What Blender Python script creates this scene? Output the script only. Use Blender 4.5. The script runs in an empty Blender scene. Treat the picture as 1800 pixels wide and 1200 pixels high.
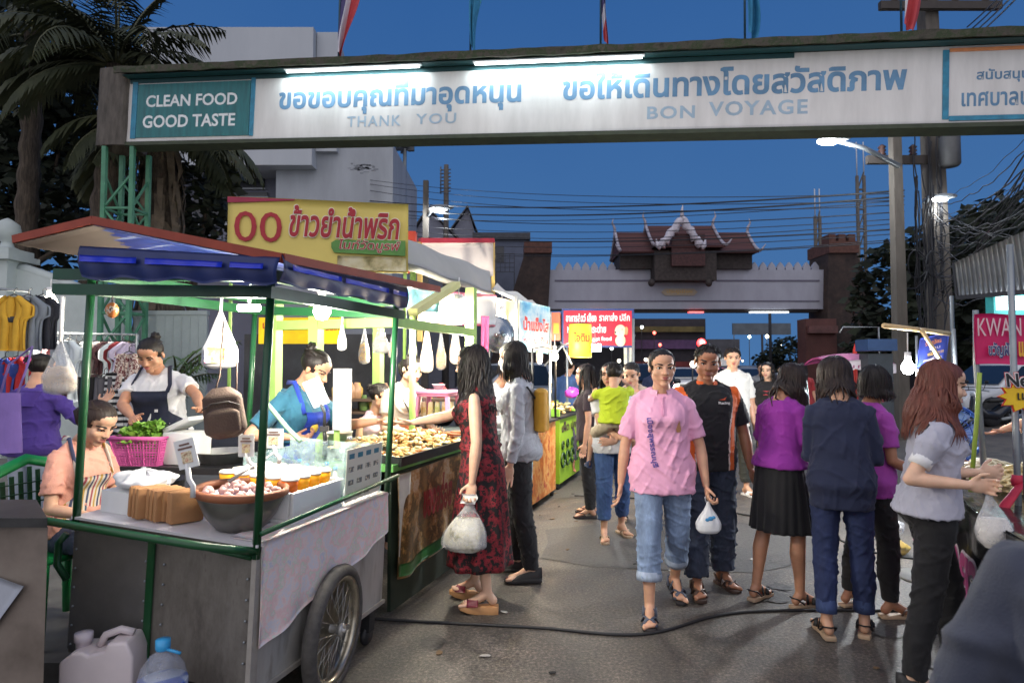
import bpy, bmesh, math, random
import numpy as np
from mathutils import Vector, Matrix, noise
from mathutils.bvhtree import BVHTree
R = math.radians
rnd = random.Random(7)
SC = bpy.context.scene
COL = SC.collection
# ------------------------------------------------------------------ camera
CAM_H, FPX, PITCH = 1.55, 1100.0, math.atan(45/1100.0)
cam_d = bpy.data.cameras.new('camera'); cam = bpy.data.objects.new('camera', cam_d); COL.objects.link(cam)
cam.location = (0, 0, CAM_H); cam.rotation_euler = (R(90)+PITCH, 0, 0)
cam_d.sensor_width = 36; cam_d.lens = 36*FPX/1800; cam_d.clip_start = .05; cam_d.clip_end = 2000
cam_d.dof.use_dof = True; cam_d.dof.focus_distance = 4.2; cam_d.dof.aperture_fstop = 4.0
SC.camera = cam
# ------------------------------------------------------------------ dusk sky and the afterglow behind the camera
W_ = bpy.data.worlds.new('World'); SC.world = W_; W_.use_nodes = True
wn = W_.node_tree; bgn = wn.nodes['Background']
sky = wn.nodes.new('ShaderNodeTexSky'); sky.sky_type = 'NISHITA'; sky.sun_disc = False
sky.sun_elevation = R(-3.5); sky.sun_rotation = R(180); sky.ozone_density = 6.0; sky.air_density = 1.5; sky.dust_density = .3
tint = wn.nodes.new('ShaderNodeMix'); tint.data_type = 'RGBA'; tint.blend_type = 'MIX'; tint.inputs[0].default_value = .70
wtc = wn.nodes.new('ShaderNodeTexCoord'); wsp = wn.nodes.new('ShaderNodeSeparateXYZ'); wrp = wn.nodes.new('ShaderNodeValToRGB'); wns = wn.nodes.new('ShaderNodeTexNoise'); wad = wn.nodes.new('ShaderNodeMath')
wns.inputs['Scale'].default_value = 3; wns.inputs['Detail'].default_value = 5; wad.operation = 'MULTIPLY_ADD'; wad.inputs[1].default_value = .16
wn.links.new(wtc.outputs['Generated'], wsp.inputs[0]); wn.links.new(wtc.outputs['Generated'], wns.inputs[0]); wn.links.new(wns.outputs[0], wad.inputs[0]); wn.links.new(wsp.outputs[2], wad.inputs[2]); wn.links.new(wad.outputs[0], wrp.inputs[0])
for e_, (p_, c_) in zip(wrp.color_ramp.elements, ((.05, (.076, .20, .44)), (.62, (.034, .125, .36)))): e_.position = p_; e_.color = tuple(v/.45 for v in c_)+(1,)
wmu = wn.nodes.new('ShaderNodeVectorMath'); wmu.operation = 'SCALE'; wmu.inputs['Scale'].default_value = 3.9; wn.links.new(wrp.outputs[0], wmu.inputs[0]); wn.links.new(wmu.outputs[0], tint.inputs[7])
wn.links.new(sky.outputs[0], tint.inputs[6]); wn.links.new(tint.outputs[2], bgn.inputs[0]); bgn.inputs[1].default_value = .15
sun_d = bpy.data.lights.new('sun', 'SUN'); sun_d.energy = 2.3; sun_d.angle = R(120); sun_d.color = (1, .89, .76)
sun = bpy.data.objects.new('sun', sun_d); COL.objects.link(sun); sun.rotation_euler = (R(52), 0, R(-12)); sun.location = (0, -20, 30)
SC.view_settings.view_transform = 'Standard'; SC.view_settings.look = 'None'; SC.view_settings.exposure = 0; SC.view_settings.gamma = 1
SC.render.engine = 'CYCLES'
cy = SC.cycles; cy.use_denoising = True; cy.max_bounces = 6; cy.transparent_max_bounces = 12; cy.sample_clamp_indirect = 4; cy.caustics_reflective = False; cy.caustics_refractive = False
try: cy.denoiser = 'OPENIMAGEDENOISE'
except Exception: pass
# ------------------------------------------------------------------ pixel helpers (photo pixels, 1800 x 1200): rays used to read positions off the photograph
def ray(px, py):
    x, u = (px-900)/FPX, -(py-600)/FPX
    return Vector((x, math.cos(PITCH)-math.sin(PITCH)*u, math.sin(PITCH)+math.cos(PITCH)*u))
def P(px, py, Y):
    r = ray(px, py); return Vector((0, 0, CAM_H)) + r*(Y/r.y)
def G(px, py, z=0.):
    r = ray(px, py); return Vector((0, 0, CAM_H)) + r*((z-CAM_H)/r.z)
# ------------------------------------------------------------------ materials
def S(r, g, b):
    f = lambda v: (v/255/12.92) if v <= 10 else ((v/255+.055)/1.055)**2.4
    return (f(r), f(g), f(b))
MATS = {}
def newmat(name):
    m = bpy.data.materials.new(name); m.use_nodes = True
    return m, m.node_tree, m.node_tree.nodes['Principled BSDF']
def nd(t, typ, **kw):
    n = t.nodes.new(typ)
    for k, v in kw.items(): setattr(n, k, v)
    return n
def tex_noise(t, scale, detail=4, rough=.6, stretch=None, coord='Object'):
    tc = nd(t, 'ShaderNodeTexCoord'); n = nd(t, 'ShaderNodeTexNoise')
    n.inputs['Scale'].default_value = scale; n.inputs['Detail'].default_value = detail; n.inputs['Roughness'].default_value = rough
    if stretch:
        mp = nd(t, 'ShaderNodeMapping'); mp.inputs['Scale'].default_value = stretch
        t.links.new(tc.outputs[coord], mp.inputs[0]); t.links.new(mp.outputs[0], n.inputs[0])
    else: t.links.new(tc.outputs[coord], n.inputs[0])
    return n
def ramp(t, fac, stops, interp='LINEAR'):
    r = nd(t, 'ShaderNodeValToRGB'); cr = r.color_ramp; cr.interpolation = interp
    while len(cr.elements) < len(stops): cr.elements.new(.5)
    for e, (p, c) in zip(cr.elements, stops): e.position = p; e.color = tuple(c)+(1,) if len(c) == 3 else c
    t.links.new(fac, r.inputs[0]); return r
def bump(t, b, h, strength=.3, dist=.01):
    bp = nd(t, 'ShaderNodeBump'); bp.inputs['Strength'].default_value = strength; bp.inputs['Distance'].default_value = dist
    t.links.new(h, bp.inputs['Height']); t.links.new(bp.outputs[0], b.inputs['Normal'])
def M(name, rgb, rough=.6, metal=0, var=.15, vs=8, bmp=0, bs=80, es=0, ecol=None, alpha=1, trans=0, stretch=None, sheen=0, spec=.5, two=None):
    if name in MATS: return MATS[name]
    m, t, b = newmat(name)
    n = tex_noise(t, vs, 5, .65, stretch)
    hi = two or tuple(min(1, c*(1+var)) for c in rgb)
    r = ramp(t, n.outputs[0], [(.3, tuple(c*(1-var) for c in rgb)), (.7, hi)])
    t.links.new(r.outputs[0], b.inputs['Base Color'])
    b.inputs['Roughness'].default_value = rough; b.inputs['Metallic'].default_value = metal; b.inputs['Specular IOR Level'].default_value = spec
    if sheen: b.inputs['Sheen Weight'].default_value = sheen
    if alpha < 1: b.inputs['Alpha'].default_value = alpha
    if trans: b.inputs['Transmission Weight'].default_value = trans
    if es: b.inputs['Emission Color'].default_value = tuple(ecol or rgb)+(1,); b.inputs['Emission Strength'].default_value = es
    if bmp: n2 = tex_noise(t, bs, 3); bump(t, b, n2.outputs[0], bmp)
    MATS[name] = m; return m
def Mmix(name, stops, scale=10, rough=.6, interp='CONSTANT', detail=3, stretch=None, bmp=0, metal=0, spec=.5, nrough=.6):
    if name in MATS: return MATS[name]
    m, t, b = newmat(name); n = tex_noise(t, scale, detail, nrough, stretch)
    r = ramp(t, n.outputs[0], stops, interp); t.links.new(r.outputs[0], b.inputs['Base Color'])
    b.inputs['Roughness'].default_value = rough; b.inputs['Metallic'].default_value = metal; b.inputs['Specular IOR Level'].default_value = spec
    if bmp: bump(t, b, n.outputs[0], bmp)
    MATS[name] = m; return m
def Mstripe(name, cols, scale, axis=0, rough=.7):
    if name in MATS: return MATS[name]
    m, t, b = newmat(name); tc = nd(t, 'ShaderNodeTexCoord'); sp = nd(t, 'ShaderNodeSeparateXYZ')
    t.links.new(tc.outputs['Object'], sp.inputs[0])
    mu = nd(t, 'ShaderNodeMath', operation='MULTIPLY'); mu.inputs[1].default_value = scale; t.links.new(sp.outputs[axis], mu.inputs[0])
    fr = nd(t, 'ShaderNodeMath', operation='FRACT'); t.links.new(mu.outputs[0], fr.inputs[0])
    k = len(cols); r = ramp(t, fr.outputs[0], [(i/k, c) for i, c in enumerate(cols)], 'CONSTANT'); t.links.new(r.outputs[0], b.inputs['Base Color'])
    b.inputs['Roughness'].default_value = rough; MATS[name] = m; return m
def Mfilm(name, rgb, alpha=.35, rough=.15, var=.1, bp=.5):       # thin plastic film: partly clear, partly milky, glossy
    if name in MATS: return MATS[name]
    m, t, b = newmat(name); n = tex_noise(t, 9, 5, .7)
    r = ramp(t, n.outputs[0], [(.35, (max(0, alpha-.18),)*3), (.7, (min(1, alpha+.25),)*3)])
    b.inputs['Base Color'].default_value = tuple(rgb)+(1,); b.inputs['Roughness'].default_value = rough
    b.inputs['Specular IOR Level'].default_value = .5
    t.links.new(r.outputs[0], b.inputs['Alpha']); n2 = tex_noise(t, 26, 3); bump(t, b, n2.outputs[0], bp, .02)
    MATS[name] = m; return m
def Mlamp(name, rgb, es): return M(name, (.8, .8, .8), .5, var=0, es=es, ecol=rgb)
# ------------------------------------------------------------------ mesh building
class MB:
    def __init__(s): s.v = []; s.f = []; s.mi = []; s.sm = []; s.cur = 0
    def add(s, vs, fs, smooth=False, mi=None):
        o = len(s.v); s.v += [tuple(v) for v in vs]
        for f in fs: s.f.append(tuple(o+i for i in f)); s.mi.append(s.cur if mi is None else mi); s.sm.append(smooth)
        return s
    def box(s, c, size, rot=None, mi=None, taper=1.0):
        sx, sy, sz = (v/2 for v in size); c = Vector(c)
        vs = [Vector((x*sx*(taper if z > 0 else 1), y*sy*(taper if z > 0 else 1), z*sz)) for z in (-1, 1) for y in (-1, 1) for x in (-1, 1)]
        if rot is not None:
            Mx = rot if isinstance(rot, Matrix) else Matrix.Rotation(rot, 3, 'Z')
            vs = [Mx @ v for v in vs]
        return s.add([v+c for v in vs], [(0, 2, 3, 1), (4, 5, 7, 6), (0, 1, 5, 4), (2, 6, 7, 3), (0, 4, 6, 2), (1, 3, 7, 5)], mi=mi)
    def bbox(s, lo, hi, mi=None):
        lo, hi = Vector(lo), Vector(hi); return s.box((lo+hi)/2, hi-lo, mi=mi)
    def tube(s, pts, r, n=8, mi=None, caps=True, flat=1.0, smooth=True):
        pts = [Vector(p) for p in pts]; k = len(pts); rs = r if isinstance(r, (list, tuple)) else [r]*k
        vs = []; prev = None
        for i, p in enumerate(pts):
            d = (pts[min(i+1, k-1)]-pts[max(i-1, 0)])
            if d.length < 1e-9: d = Vector((0, 0, 1))
            d.normalize()
            if prev is None:
                a = Vector((0, 0, 1)) if abs(d.z) < .9 else Vector((1, 0, 0)); u = d.cross(a).normalized()
            else:
                u = prev-d*prev.dot(d)
                u = u.normalized() if u.length > 1e-6 else d.orthogonal().normalized()
            w = d.cross(u); prev = u
            for j in range(n):
                t = 2*math.pi*j/n; vs.append(p+(u*math.cos(t)+w*math.sin(t)*flat)*rs[i])
        fs = [(i*n+j, i*n+(j+1) % n, (i+1)*n+(j+1) % n, (i+1)*n+j) for i in range(k-1) for j in range(n)]
        if caps: fs += [tuple(range(n))[::-1], tuple((k-1)*n+j for j in range(n))]
        return s.add(vs, fs, smooth, mi)
    def bar(s, p0, p1, w, h=None, mi=None, up=(0, 0, 1)):
        p0, p1 = Vector(p0), Vector(p1); d = (p1-p0).normalized(); up = Vector(up)
        if abs(d.dot(up)) > .98: up = Vector((0, 1, 0))
        u = d.cross(up).normalized()*w/2; v = u.normalized().cross(d)*(h or w)/2
        vs = [p+a*u+b*v for p in (p0, p1) for a, b in ((-1, -1), (1, -1), (1, 1), (-1, 1))]
        return s.add(vs, [(3, 2, 1, 0), (4, 5, 6, 7), (0, 1, 5, 4), (1, 2, 6, 5), (2, 3, 7, 6), (3, 0, 4, 7)], mi=mi)
    def lathe(s, prof, c=(0, 0, 0), n=20, mi=None, rot=None, smooth=True, sq=None):
        c = Vector(c); vs = []
        for r, z in prof:
            for j in range(n):
                t = 2*math.pi*j/n; v = Vector((r*math.cos(t), r*math.sin(t)*(sq or 1), z)); vs.append((rot @ v if rot is not None else v)+c)
        k = len(prof); fs = [(i*n+j, i*n+(j+1) % n, (i+1)*n+(j+1) % n, (i+1)*n+j) for i in range(k-1) for j in range(n)]
        if prof[0][0] > 1e-4: fs.append(tuple(range(n))[::-1])
        if prof[-1][0] > 1e-4: fs.append(tuple((k-1)*n+j for j in range(n)))
        return s.add(vs, fs, smooth, mi)
    def ball(s, c, r, n=12, m=8, mi=None, rot=None):
        r = Vector((r, r, r)) if not hasattr(r, '__len__') else Vector(r); c = Vector(c); vs = []
        for i in range(m+1):
            ph = math.pi*i/m
            for j in range(n):
                t = 2*math.pi*j/n; v = Vector((r.x*math.sin(ph)*math.cos(t), r.y*math.sin(ph)*math.sin(t), r.z*math.cos(ph)))
                vs.append((rot @ v if rot is not None else v)+c)
        fs = [(i*n+j, (i+1)*n+j, (i+1)*n+(j+1) % n, i*n+(j+1) % n) for i in range(m) for j in range(n)]
        return s.add(vs, fs, True, mi)
    def grid(s, fn, nu, nv, mi=None, smooth=True, close=False, thick=0):
        vs = [Vector(fn(i/nu, j/nv)) for j in range(nv+1) for i in range(nu+1)]
        fs = [(j*(nu+1)+i, j*(nu+1)+i+1, (j+1)*(nu+1)+i+1, (j+1)*(nu+1)+i) for j in range(nv) for i in range(nu)]
        if not thick: return s.add(vs, fs, smooth, mi)
        # solid sheet
        nrm = [Vector() for _ in vs]
        for f in fs:
            n = (vs[f[1]]-vs[f[0]]).cross(vs[f[3]]-vs[f[0]])
            for i in f: nrm[i] += n
        back = [v-(n.normalized() if n.length > 1e-12 else Vector((0, 0, 1)))*thick for v, n in zip(vs, nrm)]
        k = len(vs); al = vs+back; fa = fs+[tuple(k+i for i in f[::-1]) for f in fs]
        edge = [i for i in range(nu+1)]+[j*(nu+1)+nu for j in range(1, nv+1)]+[nv*(nu+1)+i for i in range(nu-1, -1, -1)]+[j*(nu+1) for j in range(nv-1, 0, -1)]
        fa += [(edge[i], k+edge[i], k+edge[(i+1) % len(edge)], edge[(i+1) % len(edge)])[::-1] for i in range(len(edge))]
        return s.add(al, fa, smooth, mi)
    def prism(s, pts, fr, d, mi=None):           # 2-D outline in frame fr (o, x, y), extruded by d along the frame's normal
        o, x, y = (Vector(a) for a in fr); n = x.cross(y).normalized(); k = len(pts)
        a = [o+x*p[0]+y*p[1] for p in pts]; b = [p+n*d for p in a]
        return s.add(a+b, [tuple(range(k))[::-1], tuple(range(k, 2*k))]+[(i, (i+1) % k, k+(i+1) % k, k+i) for i in range(k)], mi=mi)
    def mesh(s, name, mats):
        me = bpy.data.meshes.new(name); me.from_pydata(s.v, [], s.f)
        for m in (mats if isinstance(mats, (list, tuple)) else [mats]): me.materials.append(m)
        if s.f: me.polygons.foreach_set('material_index', s.mi); me.polygons.foreach_set('use_smooth', s.sm)
        me.update(); return me
    def build(s, name, mats, parent=None, label=None, cat=None, group=None, kind=None, world=False):
        me = s.mesh(name, mats); o = link(name, me, parent, world); tag(o, label, cat, group, kind); return o
def link(name, data, parent=None, world=False):
    o = bpy.data.objects.new(name, data); COL.objects.link(o)
    if parent is not None:
        o.parent = parent
        if world:
            m = parent.matrix_basis.copy(); q = parent.parent
            while q is not None: m = q.matrix_basis @ q_inv(parent) @ m if False else m; q = None
            o.matrix_parent_inverse = m.inverted()
    return o
def tag(o, label=None, cat=None, group=None, kind=None):
    for k, v in (('label', label), ('category', cat), ('group', group), ('kind', kind)):
        if v: o[k] = v
    return o
def thing(name, label, cat, loc=(0, 0, 0), rz=0, group=None, rot=None):
    o = bpy.data.objects.new(name, None); COL.objects.link(o); o.location = loc
    o.rotation_euler = rot if rot is not None else (0, 0, rz); o.empty_display_size = .1
    return tag(o, label, cat, group)
KIDS = {}
def dup(root, loc, rz=None, label=None, group=None, rot=None):
    r = root.copy(); COL.objects.link(r); r.location = loc
    if rz is not None: r.rotation_euler = (0, 0, rz)
    if rot is not None: r.rotation_euler = rot
    if label: r['label'] = label
    if group: r['group'] = group
    for ch in list(root.children):
        c = ch.copy(); COL.objects.link(c); c.parent = r
        for g in list(ch.children):
            d = g.copy(); COL.objects.link(d); d.parent = c
    return r
# ------------------------------------------------------------------ lettering
def letters(body, fr, w, h, mat, parent=None, off=.012, shear=0, bev=.012, name='lettering', world=False, spacing=1, lift=.002, project=None):
    """Real letter shapes laid in frame fr=(origin bottom-left, unit x, unit y): fitted to width w and height h."""
    c = bpy.data.curves.new('lettering', 'FONT'); c.body = body; c.offset = off*.0; c.shear = shear; c.resolution_u = 3; c.space_character = spacing
    c.bevel_depth = bev+off; c.bevel_resolution = 0
    t = bpy.data.objects.new('lettering', c); COL.objects.link(t); bpy.context.view_layer.update()
    me = bpy.data.meshes.new_from_object(t.evaluated_get(bpy.context.evaluated_depsgraph_get())); bpy.data.objects.remove(t); bpy.data.curves.remove(c)
    n = len(me.vertices); co = np.zeros(n*3); me.vertices.foreach_get('co', co); co = co.reshape(-1, 3)
    par = list(range(n))
    def find(a):
        while par[a] != a: par[a] = par[par[a]]; a = par[a]
        return a
    for e in me.edges: par[find(e.vertices[0])] = find(e.vertices[1])
    ids = {}; isl = np.array([ids.setdefault(find(i), len(ids)) for i in range(n)])
    lo, hi = co.min(0), co.max(0); o, x, y = (Vector(a) for a in fr); nn = x.cross(y).normalized()
    sx = w/(hi[0]-lo[0]); sy = h/(hi[1]-lo[1])
    zz = (co[:, 2]-lo[2])/max(1e-6, hi[2]-lo[2])*.0012+lift+(isl % 17)*.00007
    out = np.array(o)[None]+np.outer((co[:, 0]-lo[0])*sx, np.array(x))+np.outer((co[:, 1]-lo[1])*sy, np.array(y))+np.outer(zz, np.array(nn))
    if project is not None:
        bvh, eps = project
        for i in range(n):
            hit = bvh.ray_cast(Vector(out[i])+nn*.25, -nn, .6)
            if hit[0] is not None: out[i] = hit[0]+nn*(eps+zz[i]-lift)
    me.vertices.foreach_set('co', out.ravel()); me.materials.clear(); me.materials.append(mat); me.polygons.foreach_set('use_smooth', [False]*len(me.polygons)); me.update()
    return link(name, me, parent, world)
def lamp(parent, loc, power, col=(1, .97, .92), size=.05, name='lamp_light', spot=None, world=False):
    d = bpy.data.lights.new(name, 'SPOT' if spot else 'POINT'); d.energy = power; d.color = col; d.shadow_soft_size = size
    if spot: d.spot_size = R(spot); d.spot_blend = .6
    o = link(name, d, parent, world); o.location = loc
    return o
WHITE = M('white_plastic', S(225, 225, 225), .4)
# ------------------------------------------------------------------ ground
def make_asphalt():
    m, t, b = newmat('asphalt')
    big = tex_noise(t, .55, 6, .65); mid = tex_noise(t, 4.5, 6, .75); fine = tex_noise(t, 52, 5, .85)
    a = ramp(t, big.outputs[0], [(.3, (.072, .066, .060)), (.5, (.108, .099, .090)), (.72, (.15, .137, .123))])
    mixn = nd(t, 'ShaderNodeMix', data_type='RGBA', blend_type='MULTIPLY'); mixn.inputs[0].default_value = .8
    s2 = ramp(t, mid.outputs[0], [(.28, (.32, .31, .31)), (.5, (1, .98, .95)), (.7, (1.7, 1.6, 1.5))])
    t.links.new(a.outputs[0], mixn.inputs[6]); t.links.new(s2.outputs[0], mixn.inputs[7])
    mix2 = nd(t, 'ShaderNodeMix', data_type='RGBA', blend_type='MULTIPLY'); mix2.inputs[0].default_value = 1
    s3 = ramp(t, fine.outputs[0], [(.36, (.38, .38, .38)), (.52, (.95, .93, .9)), (.66, (2.2, 2.1, 1.98))])
    t.links.new(mixn.outputs[2], mix2.inputs[6]); t.links.new(s3.outputs[0], mix2.inputs[7]); t.links.new(mix2.outputs[2], b.inputs['Base Color'])
    rr = ramp(t, mid.outputs[0], [(.35, (.44,)*3), (.65, (.72,)*3)]); t.links.new(rr.outputs[0], b.inputs['Roughness'])
    bump(t, b, fine.outputs[0], .55, .006); return m
ASPH = make_asphalt()
m = MB(); m.add([(-900, -60, 0), (900, -60, 0), (900, 1500, 0), (-900, 1500, 0)], [(0, 1, 2, 3)]); m.build('ground', ASPH, kind='structure')
m = MB()
for i in range(3):                                   # darker worn patches of newer tar
    cx, cyy, w, l, a = [(1.5, 5.6, 1.5, 1.0, .2), (.5, 9.5, 1.2, 2.6, -.1), (2.6, 12, 1.4, 2.2, .1)][i]
    pts = [(cx+math.cos(k/14*6.283)*w*rnd.uniform(.75, 1.05), cyy+math.sin(k/14*6.283)*l*rnd.uniform(.75, 1.05), .004) for k in range(14)]
    m.add(pts, [tuple(range(14))])
m.build('road_patch', M('tar_patch', (.075, .071, .067), .65, var=.4, vs=40, bmp=.4, bs=120), kind='structure')
# ------------------------------------------------------------------ black power cables lying on the asphalt
RUB = M('black_rubber', (.02, .02, .022), .55)
def ground_cable(pix, label):
    pts = [G(x, y) for x, y in pix]; out = []
    for i in range(len(pts)-1):
        p0, p1, p2, p3 = pts[max(i-1, 0)], pts[i], pts[i+1], pts[min(i+2, len(pts)-1)]
        for k in range(8):
            u = k/8; out.append(.5*((2*p1)+(p2-p0)*u+(2*p0-5*p1+4*p2-p3)*u*u+(3*p1-p0-3*p2+p3)*u**3))
    out.append(pts[-1]); MB().tube([p+Vector((0, 0, .009)) for p in out], .009, 7).build('power_cable', RUB, label=label, cat='cable', group='cables on the ground')
ground_cable([(640, 1088), (700, 1092), (850, 1100), (960, 1106), (1080, 1117), (1160, 1112), (1250, 1086), (1330, 1076), (1450, 1074), (1560, 1075), (1680, 1078), (1800, 1070)], 'long black cable snaking across the asphalt in front of the walkers')
ground_cable([(1010, 872), (1100, 876), (1200, 880), (1290, 902), (1350, 912), (1430, 930), (1520, 968), (1620, 985)], 'thin black cable crossing the road behind the pink polo woman')
for k in range(26):                                  # scraps trodden into the road
    x, y = rnd.uniform(-.6, 2.2), rnd.uniform(3.0, 8); s_ = rnd.uniform(.012, .035); n_ = rnd.randint(5, 7); w_ = k % 3
    q = MB(); q.prism([(math.cos(i/n_*6.283)*s_*rnd.uniform(.5, 1.2), math.sin(i/n_*6.283)*s_*rnd.uniform(.4, 1)) for i in range(n_)], ((0, 0, 0), (1, 0, 0), (0, 1, 0)), .003)
    o = q.build(('paper_scrap', 'dry_leaf', 'dark_scrap')[w_], M(('scrap_pale', 'scrap_leaf', 'scrap_dark')[w_], ((.38, .36, .33), (.16, .10, .05), (.02, .02, .02))[w_], .8), label=('small pale paper scrap trodden into the asphalt', 'small dry brown leaf scrap lying on the asphalt', 'small dark rubbish scrap on the asphalt')[w_], cat='litter', group='scraps on the road'); o.location = (x, y, .006); o.rotation_euler = (rnd.uniform(-.2, .2), 0, rnd.uniform(0, 6))
m = MB()
for k in range(16):
    cx, cyy = rnd.uniform(-.8, 2.4), rnd.uniform(2.6, 9); w = rnd.uniform(.03, .13); l = w*rnd.uniform(.6, 1.6); m.add([(cx+math.cos(i/16*6.283)*w*rnd.uniform(.65, 1.1), cyy+math.sin(i/16*6.283)*l*rnd.uniform(.65, 1.1), .0045+.00012*k) for i in range(16)], [tuple(range(16))])
m.build('road_stain', M('oil_stain', (.07, .064, .058), .6, var=.4, vs=40, bmp=.5, bs=60), kind='structure')
# ------------------------------------------------------------------ overhead welcome sign
TEALT = M('faded_teal_paint', S(95, 150, 175), .6, var=.25, vs=5); TEALP = M('teal_panel', S(20, 100, 105), .5, var=.3, vs=3, stretch=(6, 6, .8))
BLUEL = M('blue_grey_letters', S(92, 132, 165), .6, var=.3, vs=2.5); PALEL = M('washed_letters', S(150, 172, 190), .6, var=.2, vs=3); WHL = M('white_letters', S(215, 220, 222), .5)
SGNW = M('sign_white', S(206, 204, 202), .55, var=.16, vs=2.6, two=S(216, 214, 212), stretch=(1.2, 1, .22))
MOSS = Mmix('mossy_concrete', [(.3, (.018, .022, .012)), (.46, (.07, .062, .05)), (.54, (.026, .045, .016)), (.64, (.10, .088, .072)), (.75, (.03, .03, .022))], 4, .9, 'LINEAR', 6, bmp=.6, nrough=.75)
A0, A1 = P(222, 250, 9.75), P(1800, 214, 7.75)
zb = A0.z; dx = (A1-A0).normalized(); nz = Vector((dx.y, -dx.x, 0)).normalized(); slope = math.asin(dx.z)     # nz points at the camera
Lsign = (A1-A0).length+3.2; O = A0.copy(); HS = .98
sign = thing('overhead_sign', 'long white overhead street sign with blue Thai wishes and BON VOYAGE', 'street sign', O, rot=(0, -slope, math.atan2(dx.y, dx.x)))
b = MB(); b.bbox((0, 0, 0), (Lsign, .26, HS+.02)); b.build('panel', SGNW, sign)
b = MB(); b.bbox((-.02, -.03, -.06), (Lsign, .29, -.004)); b.build('bottom_frame', M('olive_frame', S(52, 60, 45), .7, var=.3), sign)
b = MB(); n = 46
def ledge(u, v):
    a = [(-.22, HS+.03), (-.23, HS+.13), (.0, HS+.18), (.34, HS+.16), (.36, HS+.03)]; k = v*4; i = min(3, int(k)); f = k-i
    y = a[i][0]*(1-f)+a[i+1][0]*f; z = a[i][1]*(1-f)+a[i+1][1]*f
    return (-.1+u*(Lsign+.1), y+noise.noise((u*60, v*5, 1))*.012, z+noise.noise((u*50, v*7, 3))*.018)
b.grid(ledge, 160, 8, thick=.03, smooth=False); b.build('ledge', MOSS, sign)
b = MB(); b.bbox((.0, -.16, HS+.021), (Lsign, -.02, HS+.029)); b.bbox((.02, -.012, HS-.05), (9.95, -.002, HS+.015)); b.build('top_trim', M('dark_teal_trim', S(20, 62, 66), .6), sign)
fr = lambda x, z, y=0.: (Vector((x, y, z)), Vector((1, 0, 0)), Vector((0, 0, 1)))
xs = lambda px, py=180: (Vector((0, 0, CAM_H))+ray(px, py)*((O-Vector((0, 0, CAM_H))).dot(nz)/ray(px, py).dot(nz))-O).dot(dx)
pn = MB(); pn.bbox((xs(243), -.014, .06), (xs(440), -.002, HS-.07)); pn.build('teal_panel', TEALP, sign)
BB = M('blue_band', S(40, 120, 150), .6, var=.3)
for a in ((xs(233), xs(242), .05, HS-.03), (xs(441), xs(448), .05, HS-.03), (xs(1656), xs(1667), .05, HS-.03), (xs(1668), Lsign, .03, .09)): bd = MB(); bd.bbox((a[0], -.014, a[2]), (a[1], -.003, a[3])); bd.build('border_band', BB, sign)
ob = MB(); ob.bbox((xs(1668), -.014, HS-.055), (Lsign, -.003, HS-.012)); ob.build('orange_strip', M('orange_strip', S(215, 140, 90), .6), sign)
def L(body, x0, x1, z0, z1, mat, **k): k.setdefault('lift', .0006); letters(body, fr(xs(x0), z0, -.0002 if mat is not WHL else -.0142), xs(x1)-xs(x0), z1-z0, mat, sign, **k)
L('CLEAN FOOD', 258, 418, .54, .73, WHL, off=.02, bev=.004); L('GOOD TASTE', 254, 416, .21, .41, WHL, off=.02, bev=.004)
L('ขอขอบคุณที่มาอุดหนุน', 490, 916, .34, .83, BLUEL, off=.02); L('ขอให้เดินทางโดยสวัสดิภาพ', 988, 1594, .45, .85, BLUEL, off=.02)
L('THANK', 612, 706, .15, .31, PALEL, spacing=1.2, bev=.004); L('YOU', 732, 803, .165, .32, PALEL, spacing=1.2, bev=.004); L('BON', 1138, 1222, .15, .33, PALEL, spacing=1.15, bev=.006, off=.02); L('VOYAGE', 1246, 1420, .17, .37, PALEL, spacing=1.15, bev=.006, off=.02)
L('สนับสนุนโดย', 1716, 1850, .51, .70, BLUEL); L('เทศบาลนคร', 1690, 1850, .21, .40, BLUEL)
cap = MB()
def capf(u, v):
    a = u*2*math.pi; r = .34+.012*noise.noise((math.cos(a)*3, math.sin(a)*3, v*6)); k = 4; q = max(abs(math.cos(a)), abs(math.sin(a)))
    return (-.25+math.cos(a)*r/q**.8*.78, .2+math.sin(a)*r/q**.8*.8, -.06+v*1.24)
cap.grid(capf, 40, 14); cap.add([capf(i/40, 1) for i in range(40)], [tuple(range(40))]); cap.build('concrete_end', M('rough_concrete', (.085, .075, .066), .9, var=.45, vs=4, stretch=(3, 3, .7), bmp=.5, bs=14), sign)
# green lattice post carrying the sign
GRN = M('truss_green', S(62, 118, 92), .55, var=.2, vs=5)
def truss(cx, cyy, top, label):
    t_ = thing('lattice_post', label, 'post', (cx, cyy, 0)); w = .22
    cs = [(-w, -w), (w, -w), (w, w), (-w, w)]
    for x, y in cs: MB().bar((x, y, 0), (x, y, top), .065).build('leg', GRN, t_)
    b = MB(); z = .2; k = 0
    while z < top-.5:
        for i in range(4):
            p, q = cs[i], cs[(i+1) % 4]
            b.bar((p[0], p[1], z), (q[0], q[1], z), .035); a, c = (p, q) if k % 2 else (q, p)
            b.bar((a[0], a[1], z), (c[0], c[1], z+.55), .03)
        z += .55; k += 1
    b.build('bracing', GRN, t_)
pp = P(208, 300, 9.75); truss(pp.x, pp.y+.22, zb-.07, 'green lattice steel post under the left end of the overhead sign')
pp = O+dx*(Lsign+.3); truss(pp.x, pp.y+.22, pp.z-.07, 'green lattice steel post at the far right end of the overhead sign')
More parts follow.
